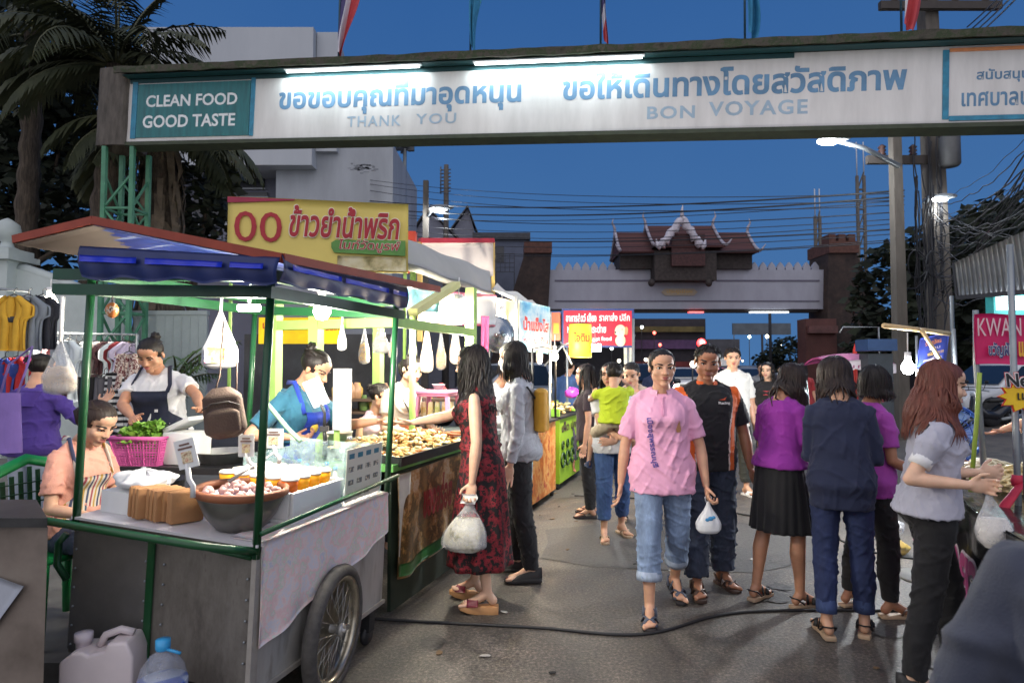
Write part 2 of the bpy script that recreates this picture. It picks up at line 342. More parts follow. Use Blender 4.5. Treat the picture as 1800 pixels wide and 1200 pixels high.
# tubes of light under the ledge
for x0, x1, lb in ((xs(508, 130), xs(745, 130), 'cool white tube light under the ledge above the faded blue thanks'), (xs(835, 120), xs(1132, 120), 'cool white tube light under the ledge between the two Thai wishes')):
    t_ = thing('tube_light', lb, 'lamp', sign.matrix_basis @ Vector((0, 0, 0)), group='tube lights on the overhead sign'); t_.rotation_euler = sign.rotation_euler
    MB().bbox((x0, -.155, HS-.0005+.004), (x1, -.09, HS+.019)).build('fitting', WHITE, t_)
    MB().tube([(x0+.03, -.12, HS-.022), (x1-.03, -.12, HS-.022)], .013, 8).build('tube', Mlamp('tube_glow', (.80, .97, 1), 7), t_)
    a = bpy.data.lights.new('tube_lamp', 'AREA'); a.shape = 'RECTANGLE'; a.size = x1-x0; a.size_y = .1; a.energy = 27; a.color = (.82, .97, 1)
    ao = link('tube_lamp', a, t_); ao.location = ((x0+x1)/2, -.12, HS-.045); ao.rotation_euler = (R(22), 0, 0)
# flags on the ledge
THAI = Mstripe('tricolour_cloth', [(.55, .05, .06), (.7, .7, .72), (.07, .06, .17), (.07, .06, .17), (.7, .7, .72), (.55, .05, .06)], 1/.62, 0, .8)
SKYB = M('sky_blue_cloth', S(45, 125, 165), .8, var=.2)
def flag(px, kind, lab, seed):
    p = sign.matrix_basis @ Vector((xs(px, 90), .25, HS+.2)); t_ = thing('flag', lab, 'flag', p, rnd.uniform(-.3, .3), 'flags along the overhead sign')
    MB().tube([(0, 0, 0), (.02, 0, 2.1)], .016, 8).build('flagpole', M('flagpole_blue', S(40, 75, 90), .5), t_)
    f = MB()
    def fn(u, v):                                    # cloth hanging limp from the pole
        w = .20+.10*math.sin(v*3+seed); s = math.sin(u*9+seed*2)*.05*(.4+u)
        return (.02+u*w*(1-.6*v*v)+.03*math.sin(v*4+seed), s+.03*math.cos(u*5+v*3), 2.0-1.75*v-.35*u*(1-v)-.1*u)
    f.grid(fn, 14, 20, thick=.003)
    o = f.build('cloth', THAI if kind else SKYB, t_)
    if kind: o.data.materials[0] = FLAGM
def make_flag():
    m, t, b = newmat('tricolour_hanging'); tc = nd(t, 'ShaderNodeTexCoord'); sp = nd(t, 'ShaderNodeSeparateXYZ'); t.links.new(tc.outputs['Object'], sp.inputs[0])
    a = nd(t, 'ShaderNodeMath', operation='MULTIPLY'); a.inputs[1].default_value = .42; t.links.new(sp.outputs[2], a.inputs[0])
    c = nd(t, 'ShaderNodeMath', operation='MULTIPLY'); c.inputs[1].default_value = -2.2; t.links.new(sp.outputs[0], c.inputs[0])
    d = nd(t, 'ShaderNodeMath', operation='ADD'); t.links.new(a.outputs[0], d.inputs[0]); t.links.new(c.outputs[0], d.inputs[1])
    r = ramp(t, d.outputs[0], [(0, (.5, .06, .07)), (.07, (.62, .6, .65)), (.2, (.06, .05, .15)), (.44, (.62, .6, .65)), (.56, (.5, .06, .07))], 'CONSTANT')
    t.links.new(r.outputs[0], b.inputs['Base Color']); b.inputs['Roughness'].default_value = .8; return m
FLAGM = make_flag()
flag(583, 1, 'red white and navy flag leftmost on the overhead sign', 1.); flag(820, 0, 'plain sky blue flag hanging above the faded thank you lettering', 2.2)
flag(1055, 1, 'red white and navy flag standing between the two sky blue flags', 3.1); flag(1316, 0, 'plain sky blue flag above the BON VOYAGE lettering', 4.4); flag(1600, 1, 'red white and navy flag hanging in front of the utility pole crossarm', 5.3)
# ------------------------------------------------------------------ far ceremonial gate
GY = 41.0; gp = lambda x, y, d=0: P(x, y, GY+d)
gate = thing('ceremonial_gate', 'temple-roofed brick gate with white beam spanning the far road', 'gate', (gp(1203, 645).x, GY, 0))
BRICK = Mmix('dark_brick', [(.3, (.016, .011, .011)), (.5, (.038, .026, .023)), (.7, (.07, .044, .036))], 1.6, .9, 'LINEAR', 7, bmp=.4, nrough=.8)
ROOFT = Mstripe('maroon_roof_tile', [(.075, .026, .024), (.058, .02, .02), (.09, .034, .03)], 3.2, 2, .8)
ROOFD = M('dark_timber_carving', (.035, .028, .026), .8, var=.5, vs=6, bmp=.5, bs=12)
GW = M('gate_white', S(156, 158, 170), .7, var=.1, vs=1.2, stretch=(1, 1, .4))
def gb(x0, y0, x1, y1, d0, d1): a, c = gp(x0, y1), gp(x1, y0); q = MB(); q.bbox((a.x, GY+d0, a.z), (c.x, GY+d1, c.z)); return q
q = gb(958, 474, 1448, 543, 0, 1.6); q.build('beam', GW, gate, world=True)
q = MB()
for a in ((975, 492, 1145, 494.5), (1258, 492, 1440, 494.5), (975, 528, 1440, 530)): q.v += []; c0, c1 = gp(a[0], a[3]), gp(a[2], a[1]); q.bbox((c0.x, GY-.05, c0.z), (c1.x, GY-.002, c1.z))
q.build('groove', M('groove_grey', S(95, 92, 108), .8), gate, world=True)
for side, (xa, xb, xt0, xt1) in (('l', (875, 962, 922, 968)), ('r', (1446, 1560, 1448, 1497))):
    q = MB(); bl, br = gp(xa if side == 'l' else 1447, 640), gp(960 if side == 'l' else xb, 640); tl, tr = gp(xt0, 448), gp(xt1, 448)
    zt = tl.z
    outl = [(bl.x-(1.2 if side == 'l' else 0), 0), (br.x+(1.2 if side == 'r' else 0), 0), (br.x, 3.2), (tr.x, zt), (tl.x, zt), (bl.x, 3.2)]
    q.prism(outl, ((0, GY-.6, 0), (1, 0, 0), (0, 0, 1)), -2.6)
    q.build('buttress', BRICK, gate, world=True)
    q = MB(); c0, c1 = gp(xt0-1, 448), gp(xt1+1, 428); q.bbox((c0.x, GY-.8, c0.z), (c1.x, GY+2.2, c1.z))
    if side == 'r':
        for k in range(3): xx = c0.x+(c1.x-c0.x)*(k+.5)/3; q.bbox((xx-.22, GY-.6, c1.z), (xx+.22, GY+.4, c1.z+.5))
    q.build('pier_top', M('red_brick', (.10, .045, .034), .9, var=.4, vs=5), gate, world=True)
# leaf-shaped merlons
for x in [985+k*15.5 for k in range(7)]+[1333+k*15.5 for k in range(8)]:
    p = gp(x, 474); pr = [(-.22, 0), (.22, 0), (.26, .22), (.16, .42), (0, .62), (-.16, .42), (-.26, .22)]
    MB().prism(pr, ((p.x, GY+.6, p.z), (1, 0, 0), (0, 0, 1)), -.25).build('merlon', GW, gate, world=True)
# roofs: two wings, a taller centre and the carved gable
def roof(x0, x1, ye, yr, inset, d0, d1, name='roof'):
    a0, a1 = gp(x0, ye), gp(x1, ye); zr = gp(x0, yr).z; mid = GY+(d0+d1)/2; q = MB(); i = inset
    def f(u, v, sg):
        yy = (GY+d0 if sg < 0 else GY+d1); k = v**1.35
        return (a0.x+(a1.x-a0.x)*u+(i*(1 if u < .5 else -1))*v*0, yy+(mid-yy)*v, a0.z+(zr-a0.z)*k)
    q.grid(lambda u, v: f(u, v, -1), 24, 12, thick=.12, smooth=False); q.grid(lambda u, v: f(1-u, v, 1), 24, 12, thick=.12, smooth=False)
    for u in (0, 1):
        g_ = [f(u, k/8, -1) for k in range(9)]+[f(u, k/8, 1) for k in range(7, -1, -1)]
        q.add([(x+(.04 if u else -.04)*0, y, z-.06) for x, y, z in g_], [tuple(range(len(g_)))])
    o = q.build(name, ROOFT, gate, world=True)
    for u in (0, 1):
        w = MB(); w.tube([Vector(f(u, k/10, -1))+Vector((0, 0, .06)) for k in range(11)], .10, 6); w.tube([Vector(f(u, k/10, 1))+Vector((0, 0, .06)) for k in range(11)], .10, 6)
        tp = Vector(f(u, 1, -1)); s = -1 if u == 0 else 1
        w.tube([tp, tp+Vector((s*.05, 0, .35)), tp+Vector((s*.2, -.05, .65)), tp+Vector((s*.12, -.05, .95))], [.1, .09, .06, .015], 6)
        lo = Vector(f(u, 0, -1)); w.tube([lo, lo+Vector((s*.15, -.1, .1)), lo+Vector((s*.35, -.2, .42))], [.1, .08, .02], 6)
        w.build('roof_finial', M('finial_grey', S(160, 155, 165), .7, var=.4, vs=6), o, world=True)
roof(1085, 1322, 447, 404, .3, -1.2, 2.8); roof(1140, 1260, 440, 392, .3, -1.7, 3.3)
q = gb(1088, 447, 1318, 474, -.4, 2.0); q.build('roof_wall', ROOFD, gate, world=True)
q = gb(1143, 447, 1248, 497, -1.3, -.1); q.build('carved_panel', ROOFD, gate, world=True)
q = gb(1170, 420, 1226, 474, -1.6, -1.32); q.build('gable_board', M('gable_maroon', (.055, .022, .022), .8, var=.5, vs=8), gate, world=True)
q = MB(); g0, g1, g2 = gp(1162, 434, -1.8), gp(1199, 386, -1.8), gp(1232, 434, -1.8)
for a, c in ((g0, g1), (g1, g2)):
    pts = [a.lerp(c, k/9)+Vector((0, 0, .1*math.sin(k*1.9)+(.10 if k % 2 else 0))) for k in range(10)]; q.tube(pts, [.22 if k % 2 else .30 for k in range(10)], 8)
q.tube([g1+Vector((0, 0, .1)), g1+Vector((0, 0, .6)), g1+Vector((.06, 0, .95))], [.16, .09, .02], 6)
for g_, s in ((g0, -1), (g2, 1)): q.tube([g_, g_+Vector((s*.22, 0, .1)), g_+Vector((s*.3, 0, .5))], [.24, .16, .03], 6)
q.build('gable_trim', M('pale_gable_trim', S(190, 186, 196), .7, var=.25, vs=9), gate, world=True)
for x in (1145, 1246):                                # guardian lamps on the beam
    p = gp(x, 497, -1.5); MB().ball(p, (.22, .22, .25)).build('eave_bracket', ROOFD, gate, world=True)
pl = MB(); c0, c1 = gp(1162, 519.5), gp(1226, 507.5); pl.prism([(c0.x+.25, c0.z), (c1.x-.25, c0.z), (c1.x, (c0.z+c1.z)/2), (c1.x-.25, c1.z), (c0.x+.25, c1.z), (c0.x, (c0.z+c1.z)/2)], ((0, GY-.02, 0), (1, 0, 0), (0, 0, 1)), .05)
pl.build('name_plate', M('plate_cream', S(165, 150, 130), .5, var=.1), gate, world=True)
letters('ประตูเมือง', ((c0.x+.35, GY-.071, c0.z+.1), (1, 0, 0), (0, 0, 1)), c1.x-c0.x-.7, (c1.z-c0.z)*.62, M('gold_letters', S(190, 150, 70), .4), gate, world=True, lift=.004)
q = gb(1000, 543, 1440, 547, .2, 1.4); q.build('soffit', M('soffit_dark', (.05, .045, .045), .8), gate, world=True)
# strip lights under the beam that glow faintly
for x0, x1, lab, c in ((1040, 1062, 'small red lamp under the white gate beam above the red shop sign', (1, .05, .03)), (1210, 1236, 'small red lamp glowing under the middle of the white gate beam', (1, .05, .03)), (1318, 1385, 'white strip light glowing under the right part of the gate beam', (.9, .97, 1))):
    a, c2 = gp(x0, 550), gp(x1, 547.6); MB().bbox((a.x, GY-.15, a.z), (c2.x, GY+.15, c2.z)).build('gate_lamp', Mlamp('gate_glow_'+('red' if c[1] < .1 else 'white'), c, 2.2), label=lab, cat='lamp')
# ------------------------------------------------------------------ white building on the left
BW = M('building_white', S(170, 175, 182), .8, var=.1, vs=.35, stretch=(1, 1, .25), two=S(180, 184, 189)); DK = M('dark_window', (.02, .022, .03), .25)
bY = 26.; bp = lambda x, y, d=0: P(x, y, bY+d)
bld = thing('white_building', 'large pale concrete building with dark window strips behind the palms', 'building', (bp(470, 645).x, bY, 0))
def wb(x0, y0, x1, y1, d0, d1, name, mat, par=None, dd=None):
    a, c = bp(x0, y1, d0), bp(x1, y0, d0); q = MB(); q.bbox((a.x, bY+d0, a.z), (c.x, bY+d1, c.z)); return q.build(name, mat, par or bld, world=True)
wb(245, 48, 551, 290, 0, 7, 'upper_storey', BW)
a, c = bp(551, 290, .3), bp(590, 60, .3)
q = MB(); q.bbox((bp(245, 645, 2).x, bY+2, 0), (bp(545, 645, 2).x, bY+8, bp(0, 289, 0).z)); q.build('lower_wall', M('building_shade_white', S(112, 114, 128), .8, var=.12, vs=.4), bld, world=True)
q = MB(); q.bbox((bp(480, 645, .7).x, bY+.7, 0), (bp(688, 645, .7).x, bY+7.5, bp(0, 254, .7).z)); q.build('stair_tower', M('tower_white', S(158, 162, 168), .85, var=.16, vs=.6, stretch=(1.5, 1.5, .3)), bld, world=True)
q = MB(); x0, x1 = bp(551, 0).x, bp(590, 0).x; zt, zl = bp(0, 48).z, bp(0, 80).z; zb_ = bp(0, 260).z
q.prism([(0, zb_), (0, zt), (3.5, zt-1.6), (3.5, zb_)], ((x1-.9, bY+.4, 0), (0, 1, 0), (0, 0, 1)), .9); q.build('side_wing', BW, bld, world=True)
for x0, y0, x1, y1 in ((385, 296, 465, 330), (385, 338, 470, 345), (340, 352, 400, 386), (410, 352, 470, 386)):
    w = wb(x0, y0, x1, y1, 1.90, 1.97, 'window', DK)
    wb(x0-1, y1, x1+1, y1+2.5, 1.85, 1.96, 'sill', BW, w)
wb(340, 390, 470, 396, 1.8, 1.96, 'ledge', BW)
q = MB()
for i in range(40):
    a = bp(630+rnd.gauss(8, 12), 296+rnd.gauss(0, 4), .7); q.box((a.x, bY+.697, a.z), (.2*rnd.random()+.05, .004, .02+.05*rnd.random()))
q.build('soot_stain', M('soot', (.17, .18, .2), .9), bld, world=True)
# ------------------------------------------------------------------ small houses behind the stalls
def house(x0, x1, ye, yr, Y, lab, wallc, roofc, gable=True, mid=None):
    a, c = P(x0, ye, Y), P(x1, ye, Y); zr = P(x0, yr, Y).z; t_ = thing('house', lab, 'house', ((a.x+c.x)/2, Y, 0), group='houses behind the market')
    w = c.x-a.x; ze = a.z
    q = MB(); q.bbox((-w/2, 0, 0), (w/2, 7, ze)); q.build('wall', M('house_wall_'+lab[:8].replace(' ', '_'), wallc, .85, var=.15, vs=1), t_)
    q = MB()
    if gable:
        q.prism([(-w/2, ze+.003), (w/2, ze+.003), ((mid or 0)*w, zr)], ((0, 0.01, 0), (1, 0, 0), (0, 0, 1)), -6.9); g_ = q.build('gable_wall', M('gable_pale', S(120, 122, 135), .85), t_)
        q = MB()
        for s in (-1, 1):
            e0 = Vector((s*(w/2+.3), -.35, ze-.15)); r0 = Vector(((mid or 0)*w, -.35, zr+.05))
            q.add([e0, r0, r0+Vector((0, 7.7, 0)), e0+Vector((0, 7.7, 0))]+[v+Vector((0, 0, .14)) for v in (e0, r0, r0+Vector((0, 7.7, 0)), e0+Vector((0, 7.7, 0)))], [(0, 1, 2, 3), (7, 6, 5, 4), (0, 4, 5, 1), (1, 5, 6, 2), (2, 6, 7, 3), (3, 7, 4, 0)])
    else: q.bbox((-w/2-.3, -.3, ze+.01), (w/2+.3, 7.3, zr))
    q.build('roof', roofc, t_)
    wd = MB(); wd.bbox((-w*.3, -.04, ze-1.7), (w*.05, -.004, ze-.5)); f = wd.build('window', DK, t_)
RG = M('grey_roof', (.06, .062, .07), .8, var=.3, vs=3)
house(722, 800, 418, 370, 46, 'grey gabled house with dark roof behind the left canopy', S(105, 108, 118), RG, True, -.1)
house(786, 838, 420, 366, 49, 'pale gable end house just left of the flat roof building', S(122, 124, 136), RG, True, .2)
house(838, 925, 422, 410, 47, 'flat roofed grey building left of the brick gate buttress', S(92, 98, 115), RG, False)
q = MB(); a0 = P(872, 0, 45.6).x; a1 = P(904, 0, 45.6).x
for k in range(5): z = P(0, 446+k*8, 45.6).z; q.bar((a0, 45.6, z), (a1, 45.6, z), .05)
for k in range(5): x = a0+(a1-a0)*k/4; q.bar((x, 45.6, P(0, 446, 45.6).z), (x, 45.6, P(0, 478, 45.6).z), .05)
q.bar((a0, 45.6, P(0, 478, 45.6).z), (a0, 45.6, 0), .08); q.bar((a1, 45.6, P(0, 478, 45.6).z), (a1, 45.6, 0), .08)
q.build('steel_balcony', M('steel_dark', (.04, .045, .06), .6), label='dark steel grid balcony frame beside the brick buttress', cat='balcony')
# ------------------------------------------------------------------ trees
def leafmat(name, stops): return Mmix(name, stops, .9, .7, 'LINEAR', 4)
LEAF = leafmat('dark_leaves', [(.3, (.006, .010, .006)), (.5, (.012, .019, .009)), (.7, (.024, .034, .013))])
LEAFB = leafmat('palm_leaves', [(.3, (.014, .021, .009)), (.5, (.034, .043, .017)), (.7, (.066, .070, .028))])
BARK = Mmix('bark', [(.3, (.05, .038, .028)), (.7, (.13, .10, .075))], 5, .9, 'LINEAR', 6, stretch=(3, 3, .6), bmp=.5)
def leaf_cloud(blobs, n, size, seed, droop=.4):
    rg = np.random.default_rng(seed); V = []; w = np.array([b[1][0]*b[1][1]*b[1][2] for b in blobs]); w = w/w.sum()
    idx = rg.choice(len(blobs), n, p=w); C = np.array([b[0] for b in blobs])[idx]; Rr = np.array([b[1] for b in blobs])[idx]
    d = rg.normal(size=(n, 3)); d /= np.linalg.norm(d, axis=1)[:, None]; r = rg.uniform(.25, 1, n)**(1/2.2)
    keep = np.array([noise.noise(Vector(v*2.1)) for v in (C+d*Rr*r[:, None])*.5+seed]) > -.22
    p = (C+d*Rr*r[:, None])[keep]; k = len(p)
    a = rg.normal(size=(k, 3)); a[:, 2] = np.abs(a[:, 2])*.3-droop; a /= np.linalg.norm(a, axis=1)[:, None]
    b = np.cross(a, rg.normal(size=(k, 3))); b /= np.linalg.norm(b, axis=1)[:, None]
    s = size*rg.uniform(.6, 1.4, k)[:, None]
    v = np.stack([p-b*s*.18, p+a*s*.5-b*s*.32, p+a*s*1.1, p+a*s*.5+b*s*.32, ], 1).reshape(-1, 3)
    return v, [(4*i, 4*i+1, 4*i+2, 4*i+3) for i in range(k)]
def tree(lab, base, blobs, n, size, seed, trunk_r=.16, mat=None, group=None, name='leafy_tree'):
    b0 = Vector(base); t_ = thing(name, lab, 'tree', b0, 0, group); m = MB()
    c = sum((Vector(b[0]) for b in blobs), Vector())/len(blobs)-b0
    m.tube([(0, 0, 0), c*.35+Vector((.08, 0, 0)), c*.8, c], [trunk_r, trunk_r*.8, trunk_r*.55, trunk_r*.3], 9)
    for b in blobs: e = Vector(b[0])-b0; m.tube([c*.55, c*.55+(e-c*.55)*.5+Vector((0, 0, .1)), e], [trunk_r*.45, trunk_r*.3, trunk_r*.1], 6)
    m.build('trunk', BARK, t_)
    v, f = leaf_cloud([((Vector(b[0])-b0), b[1]) for b in blobs], n, size, seed); q = MB(); q.add(v, f); q.build('crown', mat or LEAF, t_)
def frond(m, base, az, el, L, droop, nl=26, wl=.55, w=.035, seed=0):
    pts = []; p = Vector(base); e = el; d = Vector((math.cos(az), math.sin(az), 0)); rg = random.Random(seed)
    for i in range(11):
        pts.append(p.copy()); p += (d*math.cos(e)+Vector((0, 0, math.sin(e))))*L/10; e -= droop/10
    m.tube(pts, [.03*(1-.8*i/10) for i in range(11)], 5, mi=1)
    side = d.cross(Vector((0, 0, 1)))
    for k in range(nl):
        u = .12+.88*k/nl; i = min(9, int(u*10)); q = pts[i].lerp(pts[i+1], u*10-i); t = (pts[i+1]-pts[i]).normalized()
        for s in (-1, 1):
            l = wl*math.sin(math.pi*min(1, u*.85+.12))**.7*rg.uniform(.8, 1.1); a = (side*s*.85+t*.55+Vector((0, 0, -.28-.3*rg.random()))).normalized()
            b = a.cross(Vector((0, 0, 1))).normalized()*w
            e1 = q+a*l*.5; e2 = q+a*l+Vector((0, 0, -.25*l)); m.add([q-b*.4, e1-b, e2, e1+b, q+b*.4], [(0, 1, 3, 4), (1, 2, 3)])
def palm(lab, base, crown, tr, fr_, seed, shag=0, group='palms behind the sign', wl=.6):
    b0 = Vector(base); t_ = thing('palm_tree', lab, 'palm tree', b0, 0, group); c = Vector(crown)-b0; m = MB(); rg = random.Random(seed)
    m.grid(lambda u, v: (c*v+Vector((math.sin(v*3)*.1, 0, 0)))+Vector((math.cos(u*6.2832), math.sin(u*6.2832), 0))*(tr*(1.25-.45*v)*(1+.10*math.sin(v*90)))*(1+(.30*noise.noise((u*9, v*3.2, seed)) if shag else .05*noise.noise((u*6, v*9, seed)))), 40, 90)
    m.build('trunk', Mmix('palm_trunk', [(.3, (.026, .02, .015)), (.5, (.062, .048, .036)), (.7, (.115, .09, .066))], 6, .95, 'LINEAR', 6, stretch=(5, 5, .35), bmp=.7), t_)
    if shag:
        q = MB()
        for k in range(150):
            a = rg.uniform(0, 6.283); v = rg.uniform(.35, 1.0); p = c*v+Vector((math.cos(a), math.sin(a), 0))*tr*1.0; L = rg.uniform(.5, 1.2)
            o = Vector((math.cos(a), math.sin(a), 0)); s = Vector((-math.sin(a), math.cos(a), 0))*rg.uniform(.03, .09)
            q.add([p-s, p+s, p+s*.8+o*.10-Vector((0, 0, L*.6)), p+o*.05+s*rg.uniform(-1, 1)-Vector((0, 0, L)), p-s*.8+o*.10-Vector((0, 0, L*.6))], [(0, 1, 2, 4), (2, 3, 4)])
        q.build('dead_fronds', M('dry_frond', (.13, .10, .07), .9, var=.4, vs=5), t_)
    q = MB()
    for az, el, L, dr in fr_: frond(q, c+Vector((math.cos(az), math.sin(az), 0))*.08, az, el, L, dr, wl=wl, seed=rg.randint(0, 999))
    q.build('crown', [LEAFB, M('frond_stem', (.07, .075, .035), .6)], t_)
rg = random.Random(3)
c = P(205, 118, 11.4); palm('palm with upright stems and arching fronds rising over the left end of the overhead sign', (c.x-.75, 11.4, 0), c, .2, [(R(a), R(e), L, R(d)) for a, e, L, d in ((8, 42, 1.9, 95), (-6, 12, 1.7, 70), (60, 82, 2.4, 40), (120, 85, 2.6, 50), (200, 70, 2.6, 95), (170, 40, 2.2, 110), (185, 10, 2.1, 90), (250, 60, 2.2, 100), (300, 68, 2.2, 90), (30, 70, 2.3, 80), (150, 62, 2.6, 80), (215, 25, 2, 90), (340, 30, 1.6, 120), (100, 55, 2.2, 110), (265, 30, 2.3, 120), (235, 45, 2.4, 115), (195, 35, 2.5, 120), (320, 50, 2.1, 130), (205, 5, 2.2, 80), (225, -10, 2.2, 70), (355, 60, 2.0, 110), (180, 75, 2.6, 90))], 11)
c = P(285, 235, 11.9); palm('shaggy trunked palm with hanging dead fronds just right of the lattice post', (c.x, 11.9, 0), c, .33, [(R(a), R(e), L, R(d)) for a, e, L, d in ((0, 5, 2.1, 75), (-15, -5, 1.9, 70), (15, 20, 2.2, 100), (180, 10, 2, 90), (200, -10, 1.9, 70), (270, 0, 1.6, 90), (60, 30, 2, 100), (130, 30, 2, 110), (300, 10, 2.0, 95), (240, 5, 2.1, 90), (330, 25, 2.2, 110), (215, 25, 2.2, 105), (280, 40, 2.2, 130), (350, -20, 2.0, 50), (190, -25, 1.9, 45), (255, -10, 1.8, 60))], 12, 1)
c = P(60, 60, 12.6); palm('tall palm with drooping fronds at the dark far left edge', (c.x-.3, 12.6, 0), c, .2, [(R(a), R(e), L, R(d)) for a, e, L, d in [(k*33+10, rg.uniform(-10, 60), rg.uniform(2, 3), rg.uniform(70, 120)) for k in range(13)]], 13, wl=.75)
B_ = lambda x, y, Y, rx, ry, rz: (P(x, y, Y), (rx, ry, rz))
tree('dense dark tree filling the left edge behind the compound wall', (P(60, 600, 14.6).x, 14.6, 0), [B_(-40, 260, 14.5, 2.2, 1.6, 2.4), B_(90, 330, 14.8, 1.9, 1.5, 2.0), B_(60, 120, 14.2, 2.0, 1.5, 1.7), B_(-60, 60, 14.5, 2.2, 1.5, 2.0), B_(120, 200, 14.6, 1.2, 1.2, 1.5), B_(200, 390, 14.5, 1.6, 1.2, 1.2)], 11000, .26, 1)
tree('dark bushy tree under the overhead sign between the palms and the white building', (P(350, 600, 13.4).x, 13.4, 0), [B_(330, 380, 13.4, 1.2, 1, 1.2), B_(375, 300, 13.2, .55, .7, .7), B_(270, 400, 13.6, 1.2, 1, 1.2)], 2600, .24, 2)
# areca plant by the compound gate
p = P(300, 640, 9.4); t_ = thing('areca_plant', 'green feathery palm plant standing beside the pale gate behind the white shirted cook', 'plant', (p.x, 9.4, 0)); q = MB()
for k in range(15): frond(q, (rnd.uniform(-.15, .15), rnd.uniform(-.1, .1), .9+.2*rnd.random()), k*2.4, R(rnd.uniform(35, 85)), rnd.uniform(1.0, 1.7), R(rnd.uniform(60, 110)), 18, .32, .02, k)
for k in range(6): q.tube([(rnd.uniform(-.1, .1), rnd.uniform(-.1, .1), 0), (rnd.uniform(-.15, .15), 0, 1.1)], .03, 6, mi=1)
q.build('fronds', [M('areca_green', (.06, .11, .035), .5, var=.4), M('frond_stem', (.07, .075, .035), .6)], t_)
# trees at the right and beyond the gate
tree('tall black tree mass behind the utility poles and brick gate pier', (P(1640, 600, 27).x, 27, 0), [B_(1590, 520, 27, 2.2, 2, 2.6), B_(1650, 450, 27, 1.8, 2, 1.6), B_(1700, 560, 26, 3.0, 2, 3.0), B_(1610, 600, 27, 3, 2, 1.6), B_(1760, 480, 27, 2.6, 2, 3.2)], 9000, .42, 5, .3)
tree('dark leafy tree rising above the corrugated awning', (P(1800, 600, 22).x, 22, 0), [B_(1770, 420, 22, 2, 2, 1.8), B_(1850, 500, 22, 2.5, 2, 3)], 4200, .34, 6, .25)
tree('rounded dark roadside tree seen under the right of the white gate beam', (P(1395, 640, 60).x, 60, 0), [B_(1390, 622, 60, 2.6, 2, 1.8), B_(1425, 632, 60, 1.6, 2, 1.4), B_(1350, 636, 60, 1.3, 1.5, 1)], 2600, .42, 7, .25)
# ------------------------------------------------------------------ compound wall at the left
CW = M('compound_white', S(178, 188, 188), .8, var=.12, vs=1.5, bmp=.2, bs=20); wY = 10.4; wp = lambda x, y, d=0: P(x, y, wY+d)
wl = thing('compound_wall', 'pale rendered compound wall with ball topped pier and sliding gate panels', 'wall', (wp(150, 645).x, wY, 0))
a, c = wp(-22, 645), wp(30, 460); q = MB(); q.bbox((a.x, wY-.2, 0), (c.x, wY+.3, c.z)); q.bbox((a.x-.09, wY-.29, c.z+.003), (c.x+.09, wY+.39, c.z+.1)); q.bbox((a.x-.03, wY-.22, c.z+.103), (c.x+.03, wY+.33, c.z+.2)); q.build('pier', CW, wl, world=True)
q = MB(); cc = (a+c)/2; q.lathe([(.22, 0), (.10, .06), (.08, .14), (.14, .18), (.2, .3), (.17, .44), (.06, .52), (0, .55)], (cc.x, wY+.05, c.z+.2), 20); q.build('ball_finial', CW, wl, world=True)
pts = []; x0, x1 = c.x, wp(232, 0).x
for k in range(13):
    u = k/12; yy = 470+70*(u**1.1) if u < .62 else 512+6*(u-.62); pts.append((x0+(x1-x0)*u, wp(0, min(yy, 520)).z))
q = MB(); q.prism([(x0, 0)]+[(x0, pts[0][1])]+pts[1:]+[(x1, 0)], ((0, wY, 0), (1, 0, 0), (0, 0, 1)), -.2)
q.tube([(x, wY+.08, z) for x, z in pts], .09, 8); q.build('curved_wall', CW, wl, world=True)
for xa, xb in ((232, 256), (258, 364), (-400, -60)):
    a, c = wp(xa, 645, .3), wp(xb, 548, .3); q = MB(); q.bbox((a.x, wY+.3, .05), (c.x, wY+.36, c.z))
    for k in range(1, 7): xx = a.x+(c.x-a.x)*k/7; q.bbox((xx-.008, wY+.29, .1), (xx+.008, wY+.298, c.z-.05))
    q.bbox((a.x-.01, wY+.28, c.z-.05), (c.x+.01, wY+.38, c.z+.02)); q.build('gate_panel', M('gate_grey_white', S(150, 162, 165), .5, var=.06), wl, world=True)
# ------------------------------------------------------------------ utility poles and street lamps
CONC = M('pole_concrete', (.10, .088, .076), .9, var=.3, vs=3, stretch=(2, 2, .4)); STL = M('galvanised', S(140, 146, 150), .4, .5)
def upole(px, Y, w, ytop, lab, arms=(), lean=0, taper=.75):
    x = P(px, 640, Y).x; z = P(px, ytop, Y).z; t_ = thing('utility_pole', lab, 'pole', (x, Y, 0), 0, 'poles along the road'); q = MB()
    q.add([(sx*w/2*k+lean*h, sy*w/2*k, h*z) for h, k in ((0, 1), (1, taper)) for sx, sy in ((-1, -1), (1, -1), (1, 1), (-1, 1))], [(0, 1, 5, 4), (1, 2, 6, 5), (2, 3, 7, 6), (3, 0, 4, 7), (4, 5, 6, 7)]); q.build('shaft', CONC, t_)
    for y, x0, x1, ins in arms:
        zz = P(px, y, Y).z; a = P(x0, y, Y-w).x-x; c = P(x1, y, Y-w).x-x
        q = MB(); q.bbox((a, -w/2-.12, zz-.09), (c, -w/2-.002, zz+.09)); o = q.build('crossarm', M('dark_crossarm', (.05, .042, .038), .8), t_)
        for k in range(ins): xx = a+(c-a)*(k+.5)/ins; q = MB(); q.lathe([(.03, 0), (.09, .03), (.05, .07), (.09, .11), (.05, .15), (.09, .19), (.03, .25)], (xx, -w/2-.06, zz+.092), 8); q.build('insulator', M('insulator_brown', (.06, .03, .025), .3), o)
    return t_, x, Y
up1, *_ = upole(1655, 14.0, .40, 5, 'thick utility pole wrapped in cable bundles, right of the street lamp pole', [(22, 1553, 1768, 4), (288, 1530, 1640, 2)], -.1)
up2, *_ = upole(1583, 13.5, .24, 205, 'thinner concrete pole carrying the bright street lamp arm', [])
upole(747, 24, .26, 318, 'short bare concrete pole right of the yellow stall banner')
